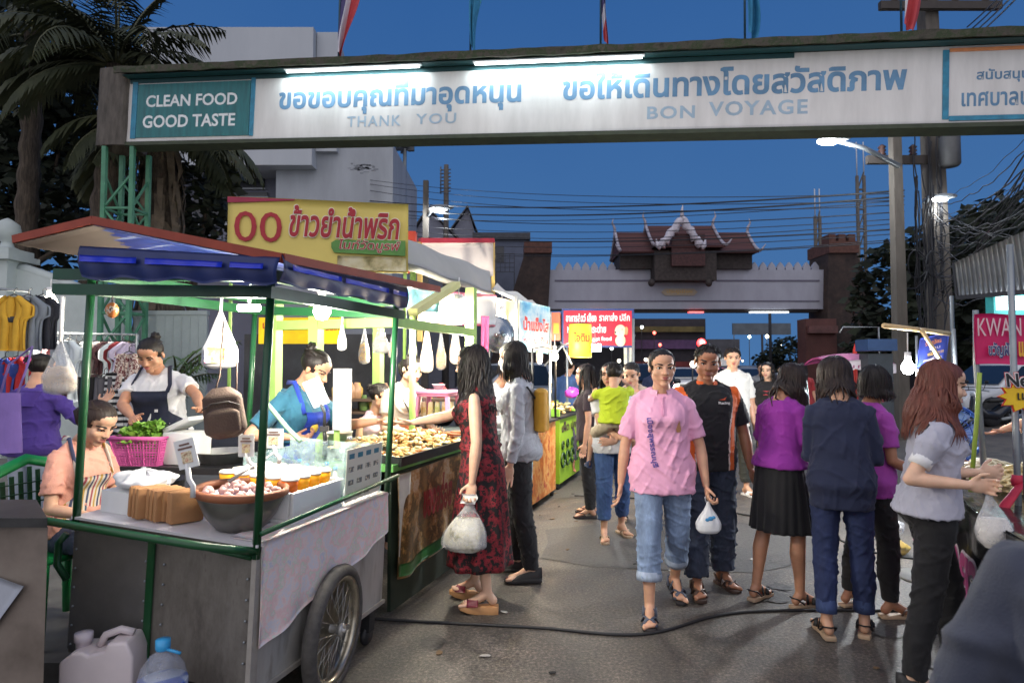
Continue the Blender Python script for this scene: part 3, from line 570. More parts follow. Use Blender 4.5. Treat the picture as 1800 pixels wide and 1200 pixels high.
tz = P(783, 290, 34).z; x = P(783, 640, 34).x; t_ = thing('utility_pole', 'distant pole topped with a comb of insulators behind the grey roof', 'pole', (x, 34, 0), 0, 'poles along the road')
q = MB(); q.tube([(0, 0, 0), (0, 0, tz)], [.2, .13], 8); q.build('shaft', CONC, t_); q = MB()
for k in range(7): q.tube([(-.35, 0, tz-.3-k*.2), (.25, 0, tz-.25-k*.2)], .04, 6)
q.tube([(-.3, 0, tz-1.6), (-.3, 0, tz-.1)], .04, 6); q.build('insulator_comb', M('insulator_grey', S(85, 90, 100), .5), t_)
t_ = thing('floodlight_mast', 'slim floodlight mast with a cluster of lamps right of the white building', 'light mast', (P(709, 640, 30).x, 30, 0)); z = P(0, 262, 30).z
MB().tube([(0, 0, 0), (0, 0, z)], [.16, .09], 8).build('shaft', STL, t_); q = MB()
for k in range(6): q.box((math.cos(k)*.3, math.sin(k)*.3, z+.05+.1*(k % 2)), (.3, .2, .3), k)
q.tube([(-.45, 0, z-.05), (.45, 0, z-.05)], .05, 6); q.build('floodlights', M('lamp_head_dark', (.04, .045, .055), .5), t_)
for px, yt, w, lab in ((1442, 332, .42, 'shorter twin post steel mast beside the right brick pier'), (1520, 250, .62, 'taller twin post steel mast between the brick pier and the poles')):
    Y = 50.; x = P(px, 640, Y).x; z = P(px, yt, Y).z; t_ = thing('twin_mast', lab, 'mast', (x, Y, 0), 0, 'twin masts behind the gate')
    for s in (-1, 1): q = MB(); q.tube([(s*w*.45, 0, 0), (s*w*.45, 0, z*.86)], .13, 6); q.build('post', CONC, t_); q = MB(); q.tube([(s*w*.45, 0, z*.862), (s*w*.45, 0, z)], .045, 6); q.build('rod', M('pale_rod', S(190, 190, 195), .5), t_)
    q = MB(); k = 0; zz = 3.
    while zz < z*.84: q.bbox((-w*.45, -.08, zz), (w*.45, .08, zz+.12)); q.bar((-w*.45, 0, zz), (w*.45, 0, zz+1.5), .08); zz += 1.6
    q.build('bracing', CONC, t_)
def street_lamp(pole, Y, px, py, bx, by, power, lab, size=.16, col=(.93, .98, 1)):
    a = P(bx, by, Y); c = P(px, py, Y-.4); t_ = thing('street_lamp', lab, 'street lamp', a, 0, 'street lamps'); d = c-a
    q = MB(); q.tube([(0, 0, 0), d*.5+Vector((0, 0, .12)), d*.9+Vector((0, 0, .05))], [.06, .05, .04], 8); q.build('arm', STL, t_)
    hd = MB(); hd.ball(d+Vector((.12, 0, .05)), (size*2.2, size*1.1, size*.5)); hd.build('lamp_head', M('lamp_head_grey', S(120, 125, 130), .5), t_)
    q = MB(); q.ball(d+Vector((0, 0, -.02)), (size*1.5, size*.9, size*.45)); q.build('glowing_lens', Mlamp('street_glow', (.95, .99, 1), 14), t_)
    lamp(t_, d+Vector((0, 0, -.2)), power, col, .15)
street_lamp(up2, 13.3, 1456, 247, 1580, 292, 380, 'bright white street lamp on a long slanting arm under the overhead sign')
street_lamp(up1, 14., 1652, 349, 1625, 356, 50, 'small white street lamp just right of the thick utility pole', .12)
street_lamp(None, 24., 770, 367, 748, 385, 250, 'white street lamp on the short pole beside the grey gabled house', .22)
WIRE = M('wire_black', (.012, .013, .018), .6)
def wire(p0, p1, sag, r, lab, grp, wob=0):
    p0, p1 = Vector(p0), Vector(p1); pts = [p0.lerp(p1, k/24)-Vector((0, 0, sag*4*(k/24)*(1-k/24)+wob*noise.noise((k*.6, sag*9, r*300)))) for k in range(25)]
    MB().tube(pts, r, 5).build('overhead_wire', WIRE, label=lab, cat='wire', group=grp)
for k, (yl, yr, r) in enumerate(((315, 340, .012), (322, 352, .012), (333, 360, .014), (352, 335, .026), (364, 345, .026), (368, 372, .016), (378, 352, .012), (388, 384, .012), (397, 392, .013), (408, 402, .022), (415, 410, .012), (426, 420, .012), (436, 424, .014))):
    wire(P(640, yl, 27), P(1590, yr, 13.6), .35+.05*(k % 3), r*.85, 'black overhead wire crossing the dusk sky to the right utility pole', 'wires across the sky')
for k in range(36):
    y0 = rnd.uniform(250, 470); wire(P(1640, y0+90, 13.7), P(1840, 205+k*6.5+rnd.uniform(-8, 8), 7.5), rnd.uniform(.05, .5), rnd.choice((.005, .006, .008, .011)), 'sagging cable fanning out from the right pole towards the upper right', 'cables fanning from the right pole', .05)
for k in range(4): wire(P(1500, 600, 30), P(1850, -40-k*14, 7), .1, .014, 'black wire rising steeply past the crossarm at the top right', 'wires at the top right corner') if False else wire(P(1700, 78-k*10, 12.5), P(1850, -70-k*12, 8), .05, .014, 'black wire rising steeply past the crossarm at the top right', 'wires at the top right corner')
q = MB()
for k in range(26):                                  # cable bundle tied down the thick pole
    x = P(1640, 640, 13.6).x+rnd.uniform(-.3, .3); z0 = rnd.uniform(1.5, 4); z1 = z0+rnd.uniform(1.5, 4.5); pts = [(x+.12*noise.noise((k, j*.5, 0)), 13.6+.05*noise.noise((k, j*.4, 9)), z0+(z1-z0)*j/9) for j in range(10)]; q.tube(pts, .013, 5)
for k in range(3):
    c = P(rnd.uniform(1600, 1650), rnd.uniform(310, 520), 13.5); rr = rnd.uniform(.2, .4); q.tube([c+Vector((math.cos(j/5*3.14)*rr, .05*math.sin(j), math.sin(j/5*3.14)*rr*1.3)) for j in range(11)], .016, 5)
q.build('cable_bundle', WIRE, up1, world=True)
q = MB(); c = P(1648, 260, 13.6); q.lathe([(.16, -.35), (.2, -.3), (.2, .3), (.12, .38)], c+Vector((.2, -.1, -.1)), 12); q.build('transformer_can', M('can_grey', (.06, .062, .066), .6), up1, world=True)
# ------------------------------------------------------------------ street beyond the gate
def shop(x0, x1, yt, Y, lab, col, stripes, dep=8):
    a, c = P(x0, 645, Y), P(x1, yt, Y); t_ = thing('shop_building', lab, 'building', (a.x, Y, 0), 0, 'buildings beyond the gate'); w = c.x-a.x
    q = MB(); q.bbox((0, 0, 0), (w, dep, c.z)); q.build('wall', M('shop_'+lab[:6], col, .8, var=.4, vs=.5), t_)
    for z0, z1, cc, es in stripes: q = MB(); q.bbox((w*.03, -.3, c.z*z0), (w*.97, -.003, c.z*z1)); q.build('sign_band', M('band_%d_%d' % (cc[0]*1000, cc[2]*1000), cc, .6, es=es, ecol=cc, var=.5, vs=1.2), t_)
shop(1112, 1240, 560, 52, 'two storey shop with purple and red sign bands seen under the gate', (.05, .045, .055), ((.55, .68, (.10, .05, .13), .08), (.80, .88, (.14, .11, .04), .06), (.28, .36, (.16, .03, .03), .12)))
shop(960, 1110, 552, 50, 'dark shop block behind the red dog poster', (.03, .03, .036), ((.6, .66, (.05, .06, .09), .1),))
shop(1240, 1300, 596, 95, 'low far shop with a lit white front beyond the traffic light', (.06, .06, .07), ((.3, .5, (.4, .4, .4), .5),))
shop(1418, 1470, 560, 39, 'small red brick guard house at the foot of the right gate pier', (.10, .04, .035), ((.8, .9, (.12, .05, .045), 0),), 1.2)
shop(1660, 1900, 560, 30, 'black unlit building behind the parked white pickup', (.014, .014, .016), ((.3, .33, (.03, .03, .03), 0),))
for x, y, Y, c, es, s, lab in ((1290, 583, 80, (.9, 1, .97), 20, .22, 'small white lamp far down the street'), (1317, 592, 110, (.75, 1, .8), 16, .25, 'pale green lamp far down the street'), (1348, 591, 110, (1, .95, .7), 22, .3, 'warm lamp far down the street'), (1371, 605, 100, (1, .85, .6), 22, .25, 'amber lamp beside the rounded roadside tree')):
    p = P(x, y, Y); t_ = thing('far_street_lamp', lab, 'street lamp', (p.x, Y, 0), 0, 'lamps far down the street')
    MB().tube([(0, 0, 0), (0, 0, p.z)], .06, 6).build('post', M('post_dark', (.03, .03, .035), .7), t_); MB().ball((0, -.1, p.z), s, 8, 6).build('glow', Mlamp('far_%d' % x, c, es), t_)
for k, (x, y, Y) in enumerate(((1135, 632, 46), (1160, 606, 49), (1178, 634, 60), (1205, 612, 70), (1222, 636, 75), (1262, 630, 85), (1305, 634, 90), (1335, 628, 100), (1000, 636, 46), (1088, 634, 46), (1150, 585, 50), (1128, 575, 50), (1218, 640, 24), (1247, 638, 25), (1075, 612, 46), (1195, 590, 60))):  # the two nearest stand in for vehicle brake lights
    p = P(x, y, Y); c = ((1, .9, .7), (1, .1, .06), (.9, 1, .95))[k % 3]; t_ = thing('shop_lamp', ('warm', 'red', 'cool white')[k % 3]+' lamp glowing on a shop front beyond the gate', 'lamp', (p.x, Y, 0), 0, 'lamps on the far shop fronts'); MB().tube([(0, .05, 0), (0, .05, p.z)], .03, 5).build('post', M('post_dark', (.03, .03, .035), .7), t_); MB().ball((0, -.05, p.z), .13, 10, 8).build('glow', Mlamp('shop_brake_glow_%d' % (k % 3), c, 6), t_)
p = P(1232, 603, 36); t_ = thing('traffic_light', 'red traffic light glowing behind the orange and black polo man', 'traffic light', (p.x, 36, 0))
MB().tube([(0, .1, 0), (0, .1, p.z)], .06, 8).build('post', M('post_dark', (.03, .03, .035), .7), t_); MB().bbox((-.2, -.08, p.z-.65), (.2, .2, p.z+.25)).build('housing', M('post_dark', (.03, .03, .035), .7), t_)
MB().ball((0, -.1, p.z), .26, 12, 8).build('red_lens', Mlamp('red_lens', (1, .012, .01), 9), t_)
lamp(t_, (0, -.5, p.z), 60, (1, .1, .08), .1)
p = P(1353, 545, 48); q = MB(); q.tube([(p.x, 48, 0), (p.x, 48, P(0, 545, 48).z)], .12, 8); q.build('road_post', M('post_dark', (.03, .03, .035), .7), label='dark bare post standing under the right part of the gate beam', cat='post')
p = P(1340, 576, 70); t_ = thing('gantry_board', 'faint long road board hanging far beyond the gate', 'road sign', (p.x, 70, 0)); a, c = P(1288, 588, 70), P(1390, 568, 70)
MB().bbox((a.x-p.x, 0, a.z), (c.x-p.x, .2, c.z)).build('board', M('gantry_grey', (.10, .12, .14), .6, var=.3, vs=.6), t_); MB().tube([(0, .1, 0), (0, .1, a.z)], .12, 6).build('post', M('post_dark', (.03, .03, .035), .7), t_)
# ------------------------------------------------------------------ vehicles
TYRE = M('tyre', (.018, .018, .019), .85, var=.3, vs=30); GLS = M('car_glass', (.012, .015, .02), .06, spec=.8)
def finish(o, w=.03, seg=2):
    md = o.modifiers.new('b', 'BEVEL'); md.width = w; md.segments = seg; md.limit_method = 'ANGLE'; md.angle_limit = R(35)
    bpy.context.view_layer.update(); me = bpy.data.meshes.new_from_object(o.evaluated_get(bpy.context.evaluated_depsgraph_get())); o.modifiers.clear(); o.data = me
    me.polygons.foreach_set('use_smooth', [True]*len(me.polygons))
    try: me.set_sharp_from_angle(angle=R(38))
    except Exception: pass
    return o
def car(lab, loc, rz, paint, pick=True, lights=0):
    """front towards local -x; length about 5 m"""
    t_ = thing('parked_car' if not lights else 'passing_car', lab, 'car', loc, rz, 'vehicles on the road'); W = .88
    def slab(prof, w0, w1, name, mat, z0, z1):
        q = MB(); k = len(prof); f = lambda z: w0+(w1-w0)*max(0, min(1, (z-z0)/(z1-z0)))
        vs = [(x, s*f(z), z) for s in (-1, 1) for x, z in prof]
        q.add(vs, [tuple(range(k)), tuple(range(k, 2*k))[::-1]]+[(i, k+i, k+(i+1) % k, (i+1) % k) for i in range(k)]); return finish(q.build(name, mat, t_), .05)
    arch = lambda cx: [(cx+math.cos(R(a))*.41, .36+math.sin(R(a))*.41) for a in range(180, -1, -22)]
    low = [(-2.45, .42), (-1.98, .34)]+arch(-1.55)+[(-1.12, .33), (1.05, .33)]+arch(1.48)+[(1.92, .36), (2.5, .45), (2.52, .95), (2.48, 1.02), (.95, 1.02), (-1.05, 1.0), (-2.2, .88), (-2.46, .70)]
    body = slab(low, W, W*.96, 'body', paint, .4, 1.0)
    cab = [(-1.2, 1.005), (-.35, 1.62), (.25, 1.68), (.85, 1.62), (1.0, 1.005)] if pick else [(-1.3, 1.005), (-.45, 1.5), (.5, 1.54), (1.5, 1.42), (2.2, 1.005)]
    slab(cab, W*.92, W*.74, 'cabin', paint, 1, 1.65)
    sc_ = lambda pr, k: [(sum(p[0] for p in pr)/len(pr)+(x-sum(p[0] for p in pr)/len(pr))*k[0], 1.08+(z-1.005)*k[1]) for x, z in pr]
    for s in (-1, 1):
        q = MB(); c2 = sc_(cab, (.84, .80)); f = lambda z: W*(.92-(.18)*(z-1)/.65)+.006; k = len(c2)
        q.add([(x, s*f(z), z) for x, z in c2]+[(x, s*(f(z)-.02), z) for x, z in c2], [tuple(range(k))[::s], tuple(range(k, 2*k))[::-s]]); q.build('side_window', GLS, t_)
    a, b = cab[0], cab[1]; q = MB(); q.add([(a[0]+.07, -W*.82, a[1]+.07), (a[0]+.07, W*.82, a[1]+.07), (b[0]-.05, W*.68, b[1]-.05), (b[0]-.05, -W*.68, b[1]-.05)], [(0, 1, 2, 3)])
    q.v = [(x-.025, y, z+.025) for x, y, z in q.v]; q.build('windscreen', GLS, t_)
    for cx in (-1.55, 1.48):
        for s in (-1, 1):
            q = MB(); rot = Matrix.Rotation(R(90), 3, 'X'); q.lathe([(.2, -.1), (.33, -.1), (.36, -.06), (.36, .06), (.33, .1), (.2, .1)], (cx, s*(W-.1), .36), 22, rot=rot); w_ = q.build('wheel', TYRE, t_)
            q = MB(); q.lathe([(0, -.07), (.2, -.075), (.2, .075), (0, .07)], (cx, s*(W-.1), .36), 16, rot=rot)
            for k in range(6): q.box((cx+math.cos(k*1.047)*.11, s*(W-.015), .36+math.sin(k*1.047)*.11), (.05, .012, .05))
            q.build('rim', STL, w_)
    for s in (-1, 1):
        q = MB(); q.ball((-2.38, s*.66, .74), (.1, .17, .09)); q.build('headlight', Mlamp('headlight_on', (1, .96, .85), 18) if lights == 1 else M('lens_grey', S(190, 195, 200), .1), t_)
        q = MB(); q.bbox((2.49, s*.7-.1, .7), (2.55, s*.7+.1, .95)); q.build('tail_light', (Mlamp('tail_lit', (1, .05, .03), 9) if lights == 2 else M('tail_red', (.3, .01, .01), .2)), t_)
        q = MB(); q.ball((-.95, s*(W+.08), 1.08), (.07, .12, .09)); q.build('mirror', paint, t_)
    q = MB(); q.bbox((-2.49, -.45, .5), (-2.44, .45, .78)); q.build('grille', M('grille_black', (.015, .015, .015), .4), t_)
    if lights == 1: lamp(t_, (-2.8, 0, .74), 60, (1, .95, .85), .2)
WP = M('car_white', S(200, 202, 205), .25, var=.03); DKP = M('car_dark', (.02, .022, .028), .2); SLV = M('car_silver', S(150, 155, 162), .3, .5)
p = P(1790, 700, 16.5); car('white pickup parked at the right behind the New sign', (p.x+.45, 17.5, 0), R(14), WP)
p = P(1155, 660, 21); car('dark pickup waiting behind the pink polo woman', (p.x, 22, 0), R(72), DKP, True)
p = P(1320, 660, 24); car('silver car with lit headlights behind the man in the white shirt', (p.x, 25, 0), R(80), SLV, False, 1)
p = P(985, 650, 17); car('silver pickup standing behind the green food stall', (p.x-1.4, 16.5, 0), R(30), SLV)
p = P(1205, 655, 30); car('white car queueing under the gate near the red traffic light', (p.x, 31, 0), R(85), WP, False, 1)
p = P(1282, 655, 34); car('dark car with red tail lights driving away under the right of the gate beam', (p.x, 35, 0), R(-88), DKP, False, 2)
p = P(1330, 655, 44); car('silver pickup with red tail lights far under the gate', (p.x, 46, 0), R(-92), SLV, True, 2)
p = P(1180, 655, 48); car('white car with lit headlights far beyond the gate', (p.x, 50, 0), R(88), WP, False, 1)
def motorbike(lab, loc, rz, col, lit=0):
    t_ = thing('motorcycle', lab, 'motorcycle', loc, rz, 'motorcycles on the road'); rot = Matrix.Rotation(R(90), 3, 'X')
    for x in (-.62, .62):
        q = MB(); q.lathe([(.23, -.035), (.27, -.045), (.29, 0), (.27, .045), (.23, .035), (.23, -.035)], (x, 0, .29), 22, rot=rot); w = q.build('wheel', TYRE, t_)
        q = MB(); q.lathe([(0, -.03), (.06, -.03), (.06, .03), (0, .03)], (x, 0, .29), 10, rot=rot)
        for k in range(5): a = k*1.2566; q.bar((x, 0, .29), (x+math.cos(a)*.235, 0, .29+math.sin(a)*.235), .03)
        q.build('hub', STL, w)
    q = MB(); q.tube([(-.45, 0, .62), (-.25, 0, .42), (.05, 0, .40), (.3, 0, .55), (.75, 0, .62)], [.1, .14, .17, .16, .06], 10, flat=.8); q.tube([(-.42, 0, .95), (-.47, 0, .7), (-.55, 0, .5), (-.62, 0, .32)], [.09, .1, .06, .04], 8); q.build('fairing', col, t_)
    q = MB(); q.tube([(-.1, 0, .74), (.2, 0, .76), (.65, 0, .80)], [.1, .13, .09], 8, flat=.55); q.build('seat', M('seat_black', (.02, .02, .02), .5), t_)
    q = MB(); q.tube([(-.4, -.33, .98), (-.42, -.15, 1.0), (-.42, .15, 1.0), (-.4, .33, .98)], .018, 6); q.build('handlebar', STL, t_)
    for s in (-1, 1): q = MB(); q.tube([(-.42, s*.2, 1.0), (-.4, s*.26, 1.18)], .008, 5); q.ball((-.4, s*.27, 1.2), (.02, .06, .04)); q.build('mirror', M('seat_black', (.02, .02, .02), .5), t_)
    q = MB(); q.ball((-.5, 0, .9), (.05, .09, .07)); q.build('headlight', Mlamp('bike_glow', (1, .93, .8), 30) if lit else M('lens_grey', S(190, 195, 200), .1), t_)
    q = MB(); q.tube([(.1, -.14, .3), (.75, -.16, .4)], [.04, .055], 8); q.build('exhaust', STL, t_)
p = G(1745, 758); motorbike('dark motorcycle parked in front of the white pickup at the right', (p.x, p.y, 0), R(8), DKP)
p = G(1412, 742); motorbike('motorcycle coming along the road with its headlight lit', (p.x, p.y+1.5, 0), R(70), M('bike_red', (.2, .02, .02), .3), 1)
p = G(1500, 748); motorbike('parked motorcycle between the pink canopy cart and the blue kiosk', (p.x-.2, p.y+2, 0), R(20), DKP)
# ------------------------------------------------------------------ corrugated awning and shop at the right
CORR = M('corrugated_metal', S(120, 122, 122), .45, .4, var=.25, vs=3); aw = thing('corrugated_awning', 'grey corrugated metal awning sloping over the right edge', 'awning', P(1760, 500, 9.0))
def awf(u, v):
    a = P(1678, 462, 9.6).lerp(P(1860, 380, 7.2), u) if True else 0; c = P(1686, 523, 9.5).lerp(P(1880, 505, 7.1), u)
    p = a.lerp(c, v); dirn = Vector((-.55, -.83, .0)); return p+dirn*.03*math.sin(u*62*2)+Vector((0, 0, 0))
q = MB(); q.grid(awf, 260, 3, thick=.012); q.build('sheet', CORR, aw, world=True)
q = MB(); q.bar(P(1684, 523, 9.5), P(1880, 507, 7.1), .06); q.bar(P(1678, 462, 9.6), P(1684, 523, 9.5), .05); q.build('edge_rail', M('post_dark', (.03, .03, .035), .7), aw, world=True)
q = MB(); q.grid(lambda u, v: P(1700, 516, 9.6).lerp(P(1880, 500, 7.3), u)+Vector((.9, .8, .38))*v, 60, 2, thick=.02); q.build('ceiling_sheet', M('turquoise_sheet', S(110, 190, 190), .5, var=.1), aw, world=True)
q = MB(); p = P(1870, 640, 7.3); q.tube([(p.x, p.y, 0), (p.x, p.y, 2.6)], .05, 8); q.build('post', STL, aw, world=True); q = MB(); p2 = P(1700, 640, 9.7); q.tube([(p2.x, p2.y+.3, 0), (p2.x, p2.y+.3, P(0, 516, 9.7).z)], .03, 8); q.build('post', STL, aw, world=True)
lb = thing('light_box', 'glowing turquoise and white light box sign under the corrugated awning', 'light box', P(1790, 530, 8.6)); a, c = P(1747, 545, 8.6), P(1850, 516, 8.6)
MB().bbox((a.x, 8.6, a.z-.14), (c.x, 8.75, c.z)).build('casing', M('turquoise_case', S(60, 170, 170), .5), lb, world=True); MB().bbox((a.x+.03, 8.59, a.z), (c.x, 8.599, c.z-.03)).build('lit_face', Mlamp('lightbox_glow', (.65, .98, 1), 3.2), lb, world=True)
lamp(lb, (.2, -.5, -.1), 30, (.7, 1, 1), .2)
# ================================================================== market stalls on the left
STEEL = Mmix('worn_steel', [(.3, (.22, .205, .18)), (.45, (.42, .41, .385)), (.6, (.52, .51, .48)), (.72, (.30, .27, .23))], 3.2, .42, 'LINEAR', 7, metal=.35, stretch=(2, 2, .5))
DSTEEL = Mmix('dull_steel', [(.3, (.085, .075, .065)), (.45, (.16, .145, .125)), (.56, (.21, .195, .17)), (.63, (.12, .10, .085)), (.75, (.27, .25, .215))], 2.6, .45, 'LINEAR', 8, metal=.25, stretch=(1.6, 1.6, .6), nrough=.78, bmp=.12)
RUST = Mmix('brown_tin', [(.3, (.13, .105, .085)), (.5, (.23, .19, .16)), (.62, (.28, .24, .20)), (.75, (.16, .11, .085))], 3, .5, 'LINEAR', 7, metal=.3)
GP = M('dark_green_pipe', S(28, 78, 45), .35, var=.15, vs=9); LG = M('light_green_wood', S(165, 205, 110), .55, var=.12, vs=6); BLK = M('black_plastic', (.018, .018, .02), .5)
FLOR = Mmix('floral_cloth', [(.3, S(238, 220, 214)), (.40, S(226, 222, 228)), (.45, S(240, 222, 216)), (.52, S(242, 206, 204)), (.57, S(214, 224, 206)), (.60, S(240, 222, 216)), (.68, S(204, 210, 222)), (.74, S(240, 210, 208))], 13, .8, 'LINEAR', 3, bmp=.15)
FOAM = M('white_foam', S(232, 232, 230), .7, var=.03); RED_ED = M('red_brown_edge', S(150, 62, 40), .6, var=.2)
BLUEF = M('blue_film', S(24, 40, 96), .5, var=.25, vs=4, stretch=(1, 1, 4)); BLUEB = M('bright_blue_film', S(22, 44, 190), .35, es=.03, ecol=S(10, 30, 220), var=.05)
CARD = M('white_card', S(232, 232, 230), .6, var=.02)
SUPV = Vector((.292, .956, 0)); SUPU = Vector((-.956, .292, 0))
cart = thing('drinks_cart', 'steel drinks cart with bicycle wheel, floral cloth side and blue valance roof', 'food cart', (-1.08, 2.60, 0), 0, None, (0, R(2.7), -R(17)))
CI = cart.matrix_basis.inverted(); W, LN, ZT = .98, 1.10, .83
toC = lambda p: CI @ Vector(p)
fromC = lambda *p: cart.matrix_basis @ Vector(p)
q = MB(); q.bbox((-W, 0, .22), (0, LN, ZT-.012)); q.build('cabinet', DSTEEL, cart)
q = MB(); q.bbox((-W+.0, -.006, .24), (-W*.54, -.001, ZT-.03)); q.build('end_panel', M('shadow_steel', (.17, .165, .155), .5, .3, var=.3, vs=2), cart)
q = MB(); q.bbox((.001, .01, .225), (.006, LN-.01, .60)); q.build('side_panel', STEEL, cart)
q = MB(); q.bbox((-W*.54-.018, -.014, .2), (-W*.54+.018, -.0065, ZT-.05)); q.build('centre_post', GP, cart)
q = MB(); q.bbox((-W-.015, -.015, ZT-.0115), (.015, LN+.015, ZT)); q.build('counter_top', M('counter_film', S(215, 212, 215), .3, var=.08, vs=5), cart)
def clothf(u, v):
    drop = (.43-.20*u)*(1+.04*math.sin(u*11)) if True else 0
    return (.012+.006*math.sin(u*31+v*3)*v+.01*v, .015+u*(LN-.03), ZT+.004-drop*v)
q = MB(); q.grid(clothf, 50, 16, thick=.003); q.grid(lambda u, v: (-.16*v+.012, .015+u*(LN-.03), ZT+.006+.003*math.sin(u*17)*v), 30, 4, thick=.003)
q.build('floral_cloth', FLOR, cart)
for nm, (x, y) in (('post', (0, 0)), ('post', (-W, 0)), ('post', (0, LN)), ('post', (-W, LN))): q = MB(); q.tube([(x, y, ZT-.06), (x, y, 1.93)], .017, 10); q.build('post', GP, cart)
q = MB()
for z in (1.86, 1.93):
    for a, c in (((-W-.22, 0), (.0, 0)), ((0, -.02), (0, LN+.08)), ((-W, 0), (-W, LN)), ((-W, LN), (0, LN))): q.bar((a[0], a[1], z), (c[0], c[1], z), .035, .05)
q.build('top_frame', GP, cart)
q = MB(); q.tube([(-W-.14, -.18, ZT+.02), (-W-.02, -.17, ZT+.02), (-.16, -.17, ZT+.02), (-.04, -.1, ZT), (.0, -.0, ZT-.03)], .017, 8); q.tube([(-W-.14, -.18, ZT+.02), (-W, .0, ZT-.04)], .017, 8)
q.tube([(-W+.02, -.05, ZT-.02), (-.2, -.05, ZT-.03), (-.02, .0, ZT-.06)], .012, 8); q.build('push_handle', GP, cart)
q = MB(); q.tube([(.035, -.02, ZT+.05), (.035, LN+.06, ZT+.09)], .011, 8); q.tube([(.0, LN, ZT+.06), (.035, LN+.03, ZT+.085)], .011, 8); q.build('side_rail', GP, cart)
q = MB(); q.tube([(-W-.03, -.02, ZT-.08), (-W-.06, -.03, ZT-.12), (-W-.06, -.03, ZT-.22), (-W-.01, -.02, ZT-.28)], .016, 8); q.build('grab_handle', GP, cart)
q = MB(); q.bbox((-.012, -.011, .22), (.0085, -.001, ZT-.03)); q.bbox((.0075, -.012, .21), (.012, .03, ZT-.04)); q.build('corner_trim', M('pale_trim', S(165, 160, 152), .5, .2, var=.2), cart); q = MB(); [q.ball((x, -.0075, .26+.085*k), .006, 6, 4) for k in range(7) for x in (-.03, -W*.5+.03, -W*.54-.03, -W+.02)]; q.build('rivets', STL, cart)
q = MB(); q.bbox((.007, .0, .205), (.02, LN, .226)); q.build('bottom_rail', M('pale_trim', S(165, 160, 152), .5, .2, var=.2), cart)
# wheel
rotY = Matrix.Rotation(R(90), 3, 'Y'); wc = Vector((.06, .52, .30-.008))
q = MB(); q.lathe([(.245, -.03), (.27, -.036), (.292, -.024), (.30, 0), (.292, .024), (.27, .036), (.245, .03), (.245, -.03)], wc, 40, rot=rotY); wh = q.build('wheel', M('dusty_tyre', (.075, .07, .064), .85, var=.35, vs=20, bmp=.3, bs=60), cart)
q = MB(); q.lathe([(.225, -.02), (.247, -.03), (.247, .03), (.225, .02), (.222, 0), (.225, -.02)], wc, 40, rot=rotY); q.build('rim', M('rim_chrome', S(175, 168, 150), .3, .8, var=.35, vs=12), wh)
q = MB(); q.lathe([(0, -.045), (.028, -.045), (.03, -.03), (.02, -.02), (.02, .02), (.03, .03), (.028, .045), (0, .045)], wc, 14, rot=rotY); q.build('hub', STEEL, wh)
q = MB()
for k in range(36):
    a = k*math.pi/18; b = a+(.5 if k % 2 else -.5)*(1 if k % 4 < 2 else -1); q.tube([wc+Vector((.03 if k % 2 else -.03, .028*math.cos(b), .028*math.sin(b))), wc+Vector((0, .226*math.cos(a), .226*math.sin(a)))], .0016, 4)
o = q.build('spokes', M('spoke_wire', S(190, 188, 180), .35, .7), wh)
wh.rotation_euler = (0, 0, R(9)); wh.location = wc-Matrix.Rotation(R(9), 3, 'Z') @ wc
q = MB(); q.tube([(wc.x-.2, wc.y, wc.z), (wc.x+.06, wc.y, wc.z)], .01, 8); q.build('axle', STEEL, cart)
q = MB(); q.lathe([(0, -.014), (.05, -.014), (.055, 0), (.05, .014), (0, .014)], (-.03, LN-.1, .055), 18, rot=rotY); q.bbox((-.06, LN-.13, .08), (-.0, LN-.07, .22)); q.build('caster', RUB, cart)
# roof: asymmetrical gable with red edging, blue valances
ap0, lf0, rt0, rt1 = P(165, 380, 2.62), P(25, 414, 2.72), P(497, 445, 2.33), P(772, 503, 3.78)
vv = SUPV*1.62; ap1, lf1 = ap0+vv, lf0+vv; q = MB()
def slab(a, b, c, d, t): return q.grid(lambda u, v: (a.lerp(b, u)).lerp(d.lerp(c, u), v), 8, 8, thick=t, smooth=False)
slab(ap0, rt0, rt1, ap1, .012); slab(lf0, ap0, ap1, lf1, .012); q.build('roof', M('roof_sheet', S(95, 80, 72), .6, .1, var=.25, vs=3), cart, world=True)
q = MB(); dz = Vector((0, 0, -.018)); q.bar(lf0+dz, ap0+dz, .02, .034); q.bar(ap0+dz, rt0+dz, .02, .034); q.bar(rt0+dz, rt1+dz, .02, .034); q.build('red_edging', RED_ED, cart, world=True)
q = MB(); q.grid(lambda u, v: (ap0.lerp(rt0, u)).lerp(ap1.lerp(rt1, u), v)+Vector((0, 0, -.035)), 8, 8, thick=.004); o = q.build('roof_lining', Mmix('blue_sheen_lining', [(.35, S(22, 32, 84)), (.58, S(34, 48, 110)), (.66, S(120, 128, 150)), (.72, S(30, 42, 100))], 3, .35, 'LINEAR', 3, stretch=(.6, 5, 5)), cart, world=True)  # pale streaks paint reflections into the blue underside
q = MB(); q.grid(lambda u, v: (lf0.lerp(ap0, u)).lerp(lf1.lerp(ap1, u), v)+Vector((0, 0, -.035)), 24, 24, thick=.004); q.mi = [1 if (k % 24)/24+2.5*((k//24) % 24)/24 > 1 else 0 for k in range(len(q.f))]; q.build('left_lining', [M('grey_lining', S(84, 74, 68), .7, var=.15), MATS['blue_sheen_lining']], cart, world=True)
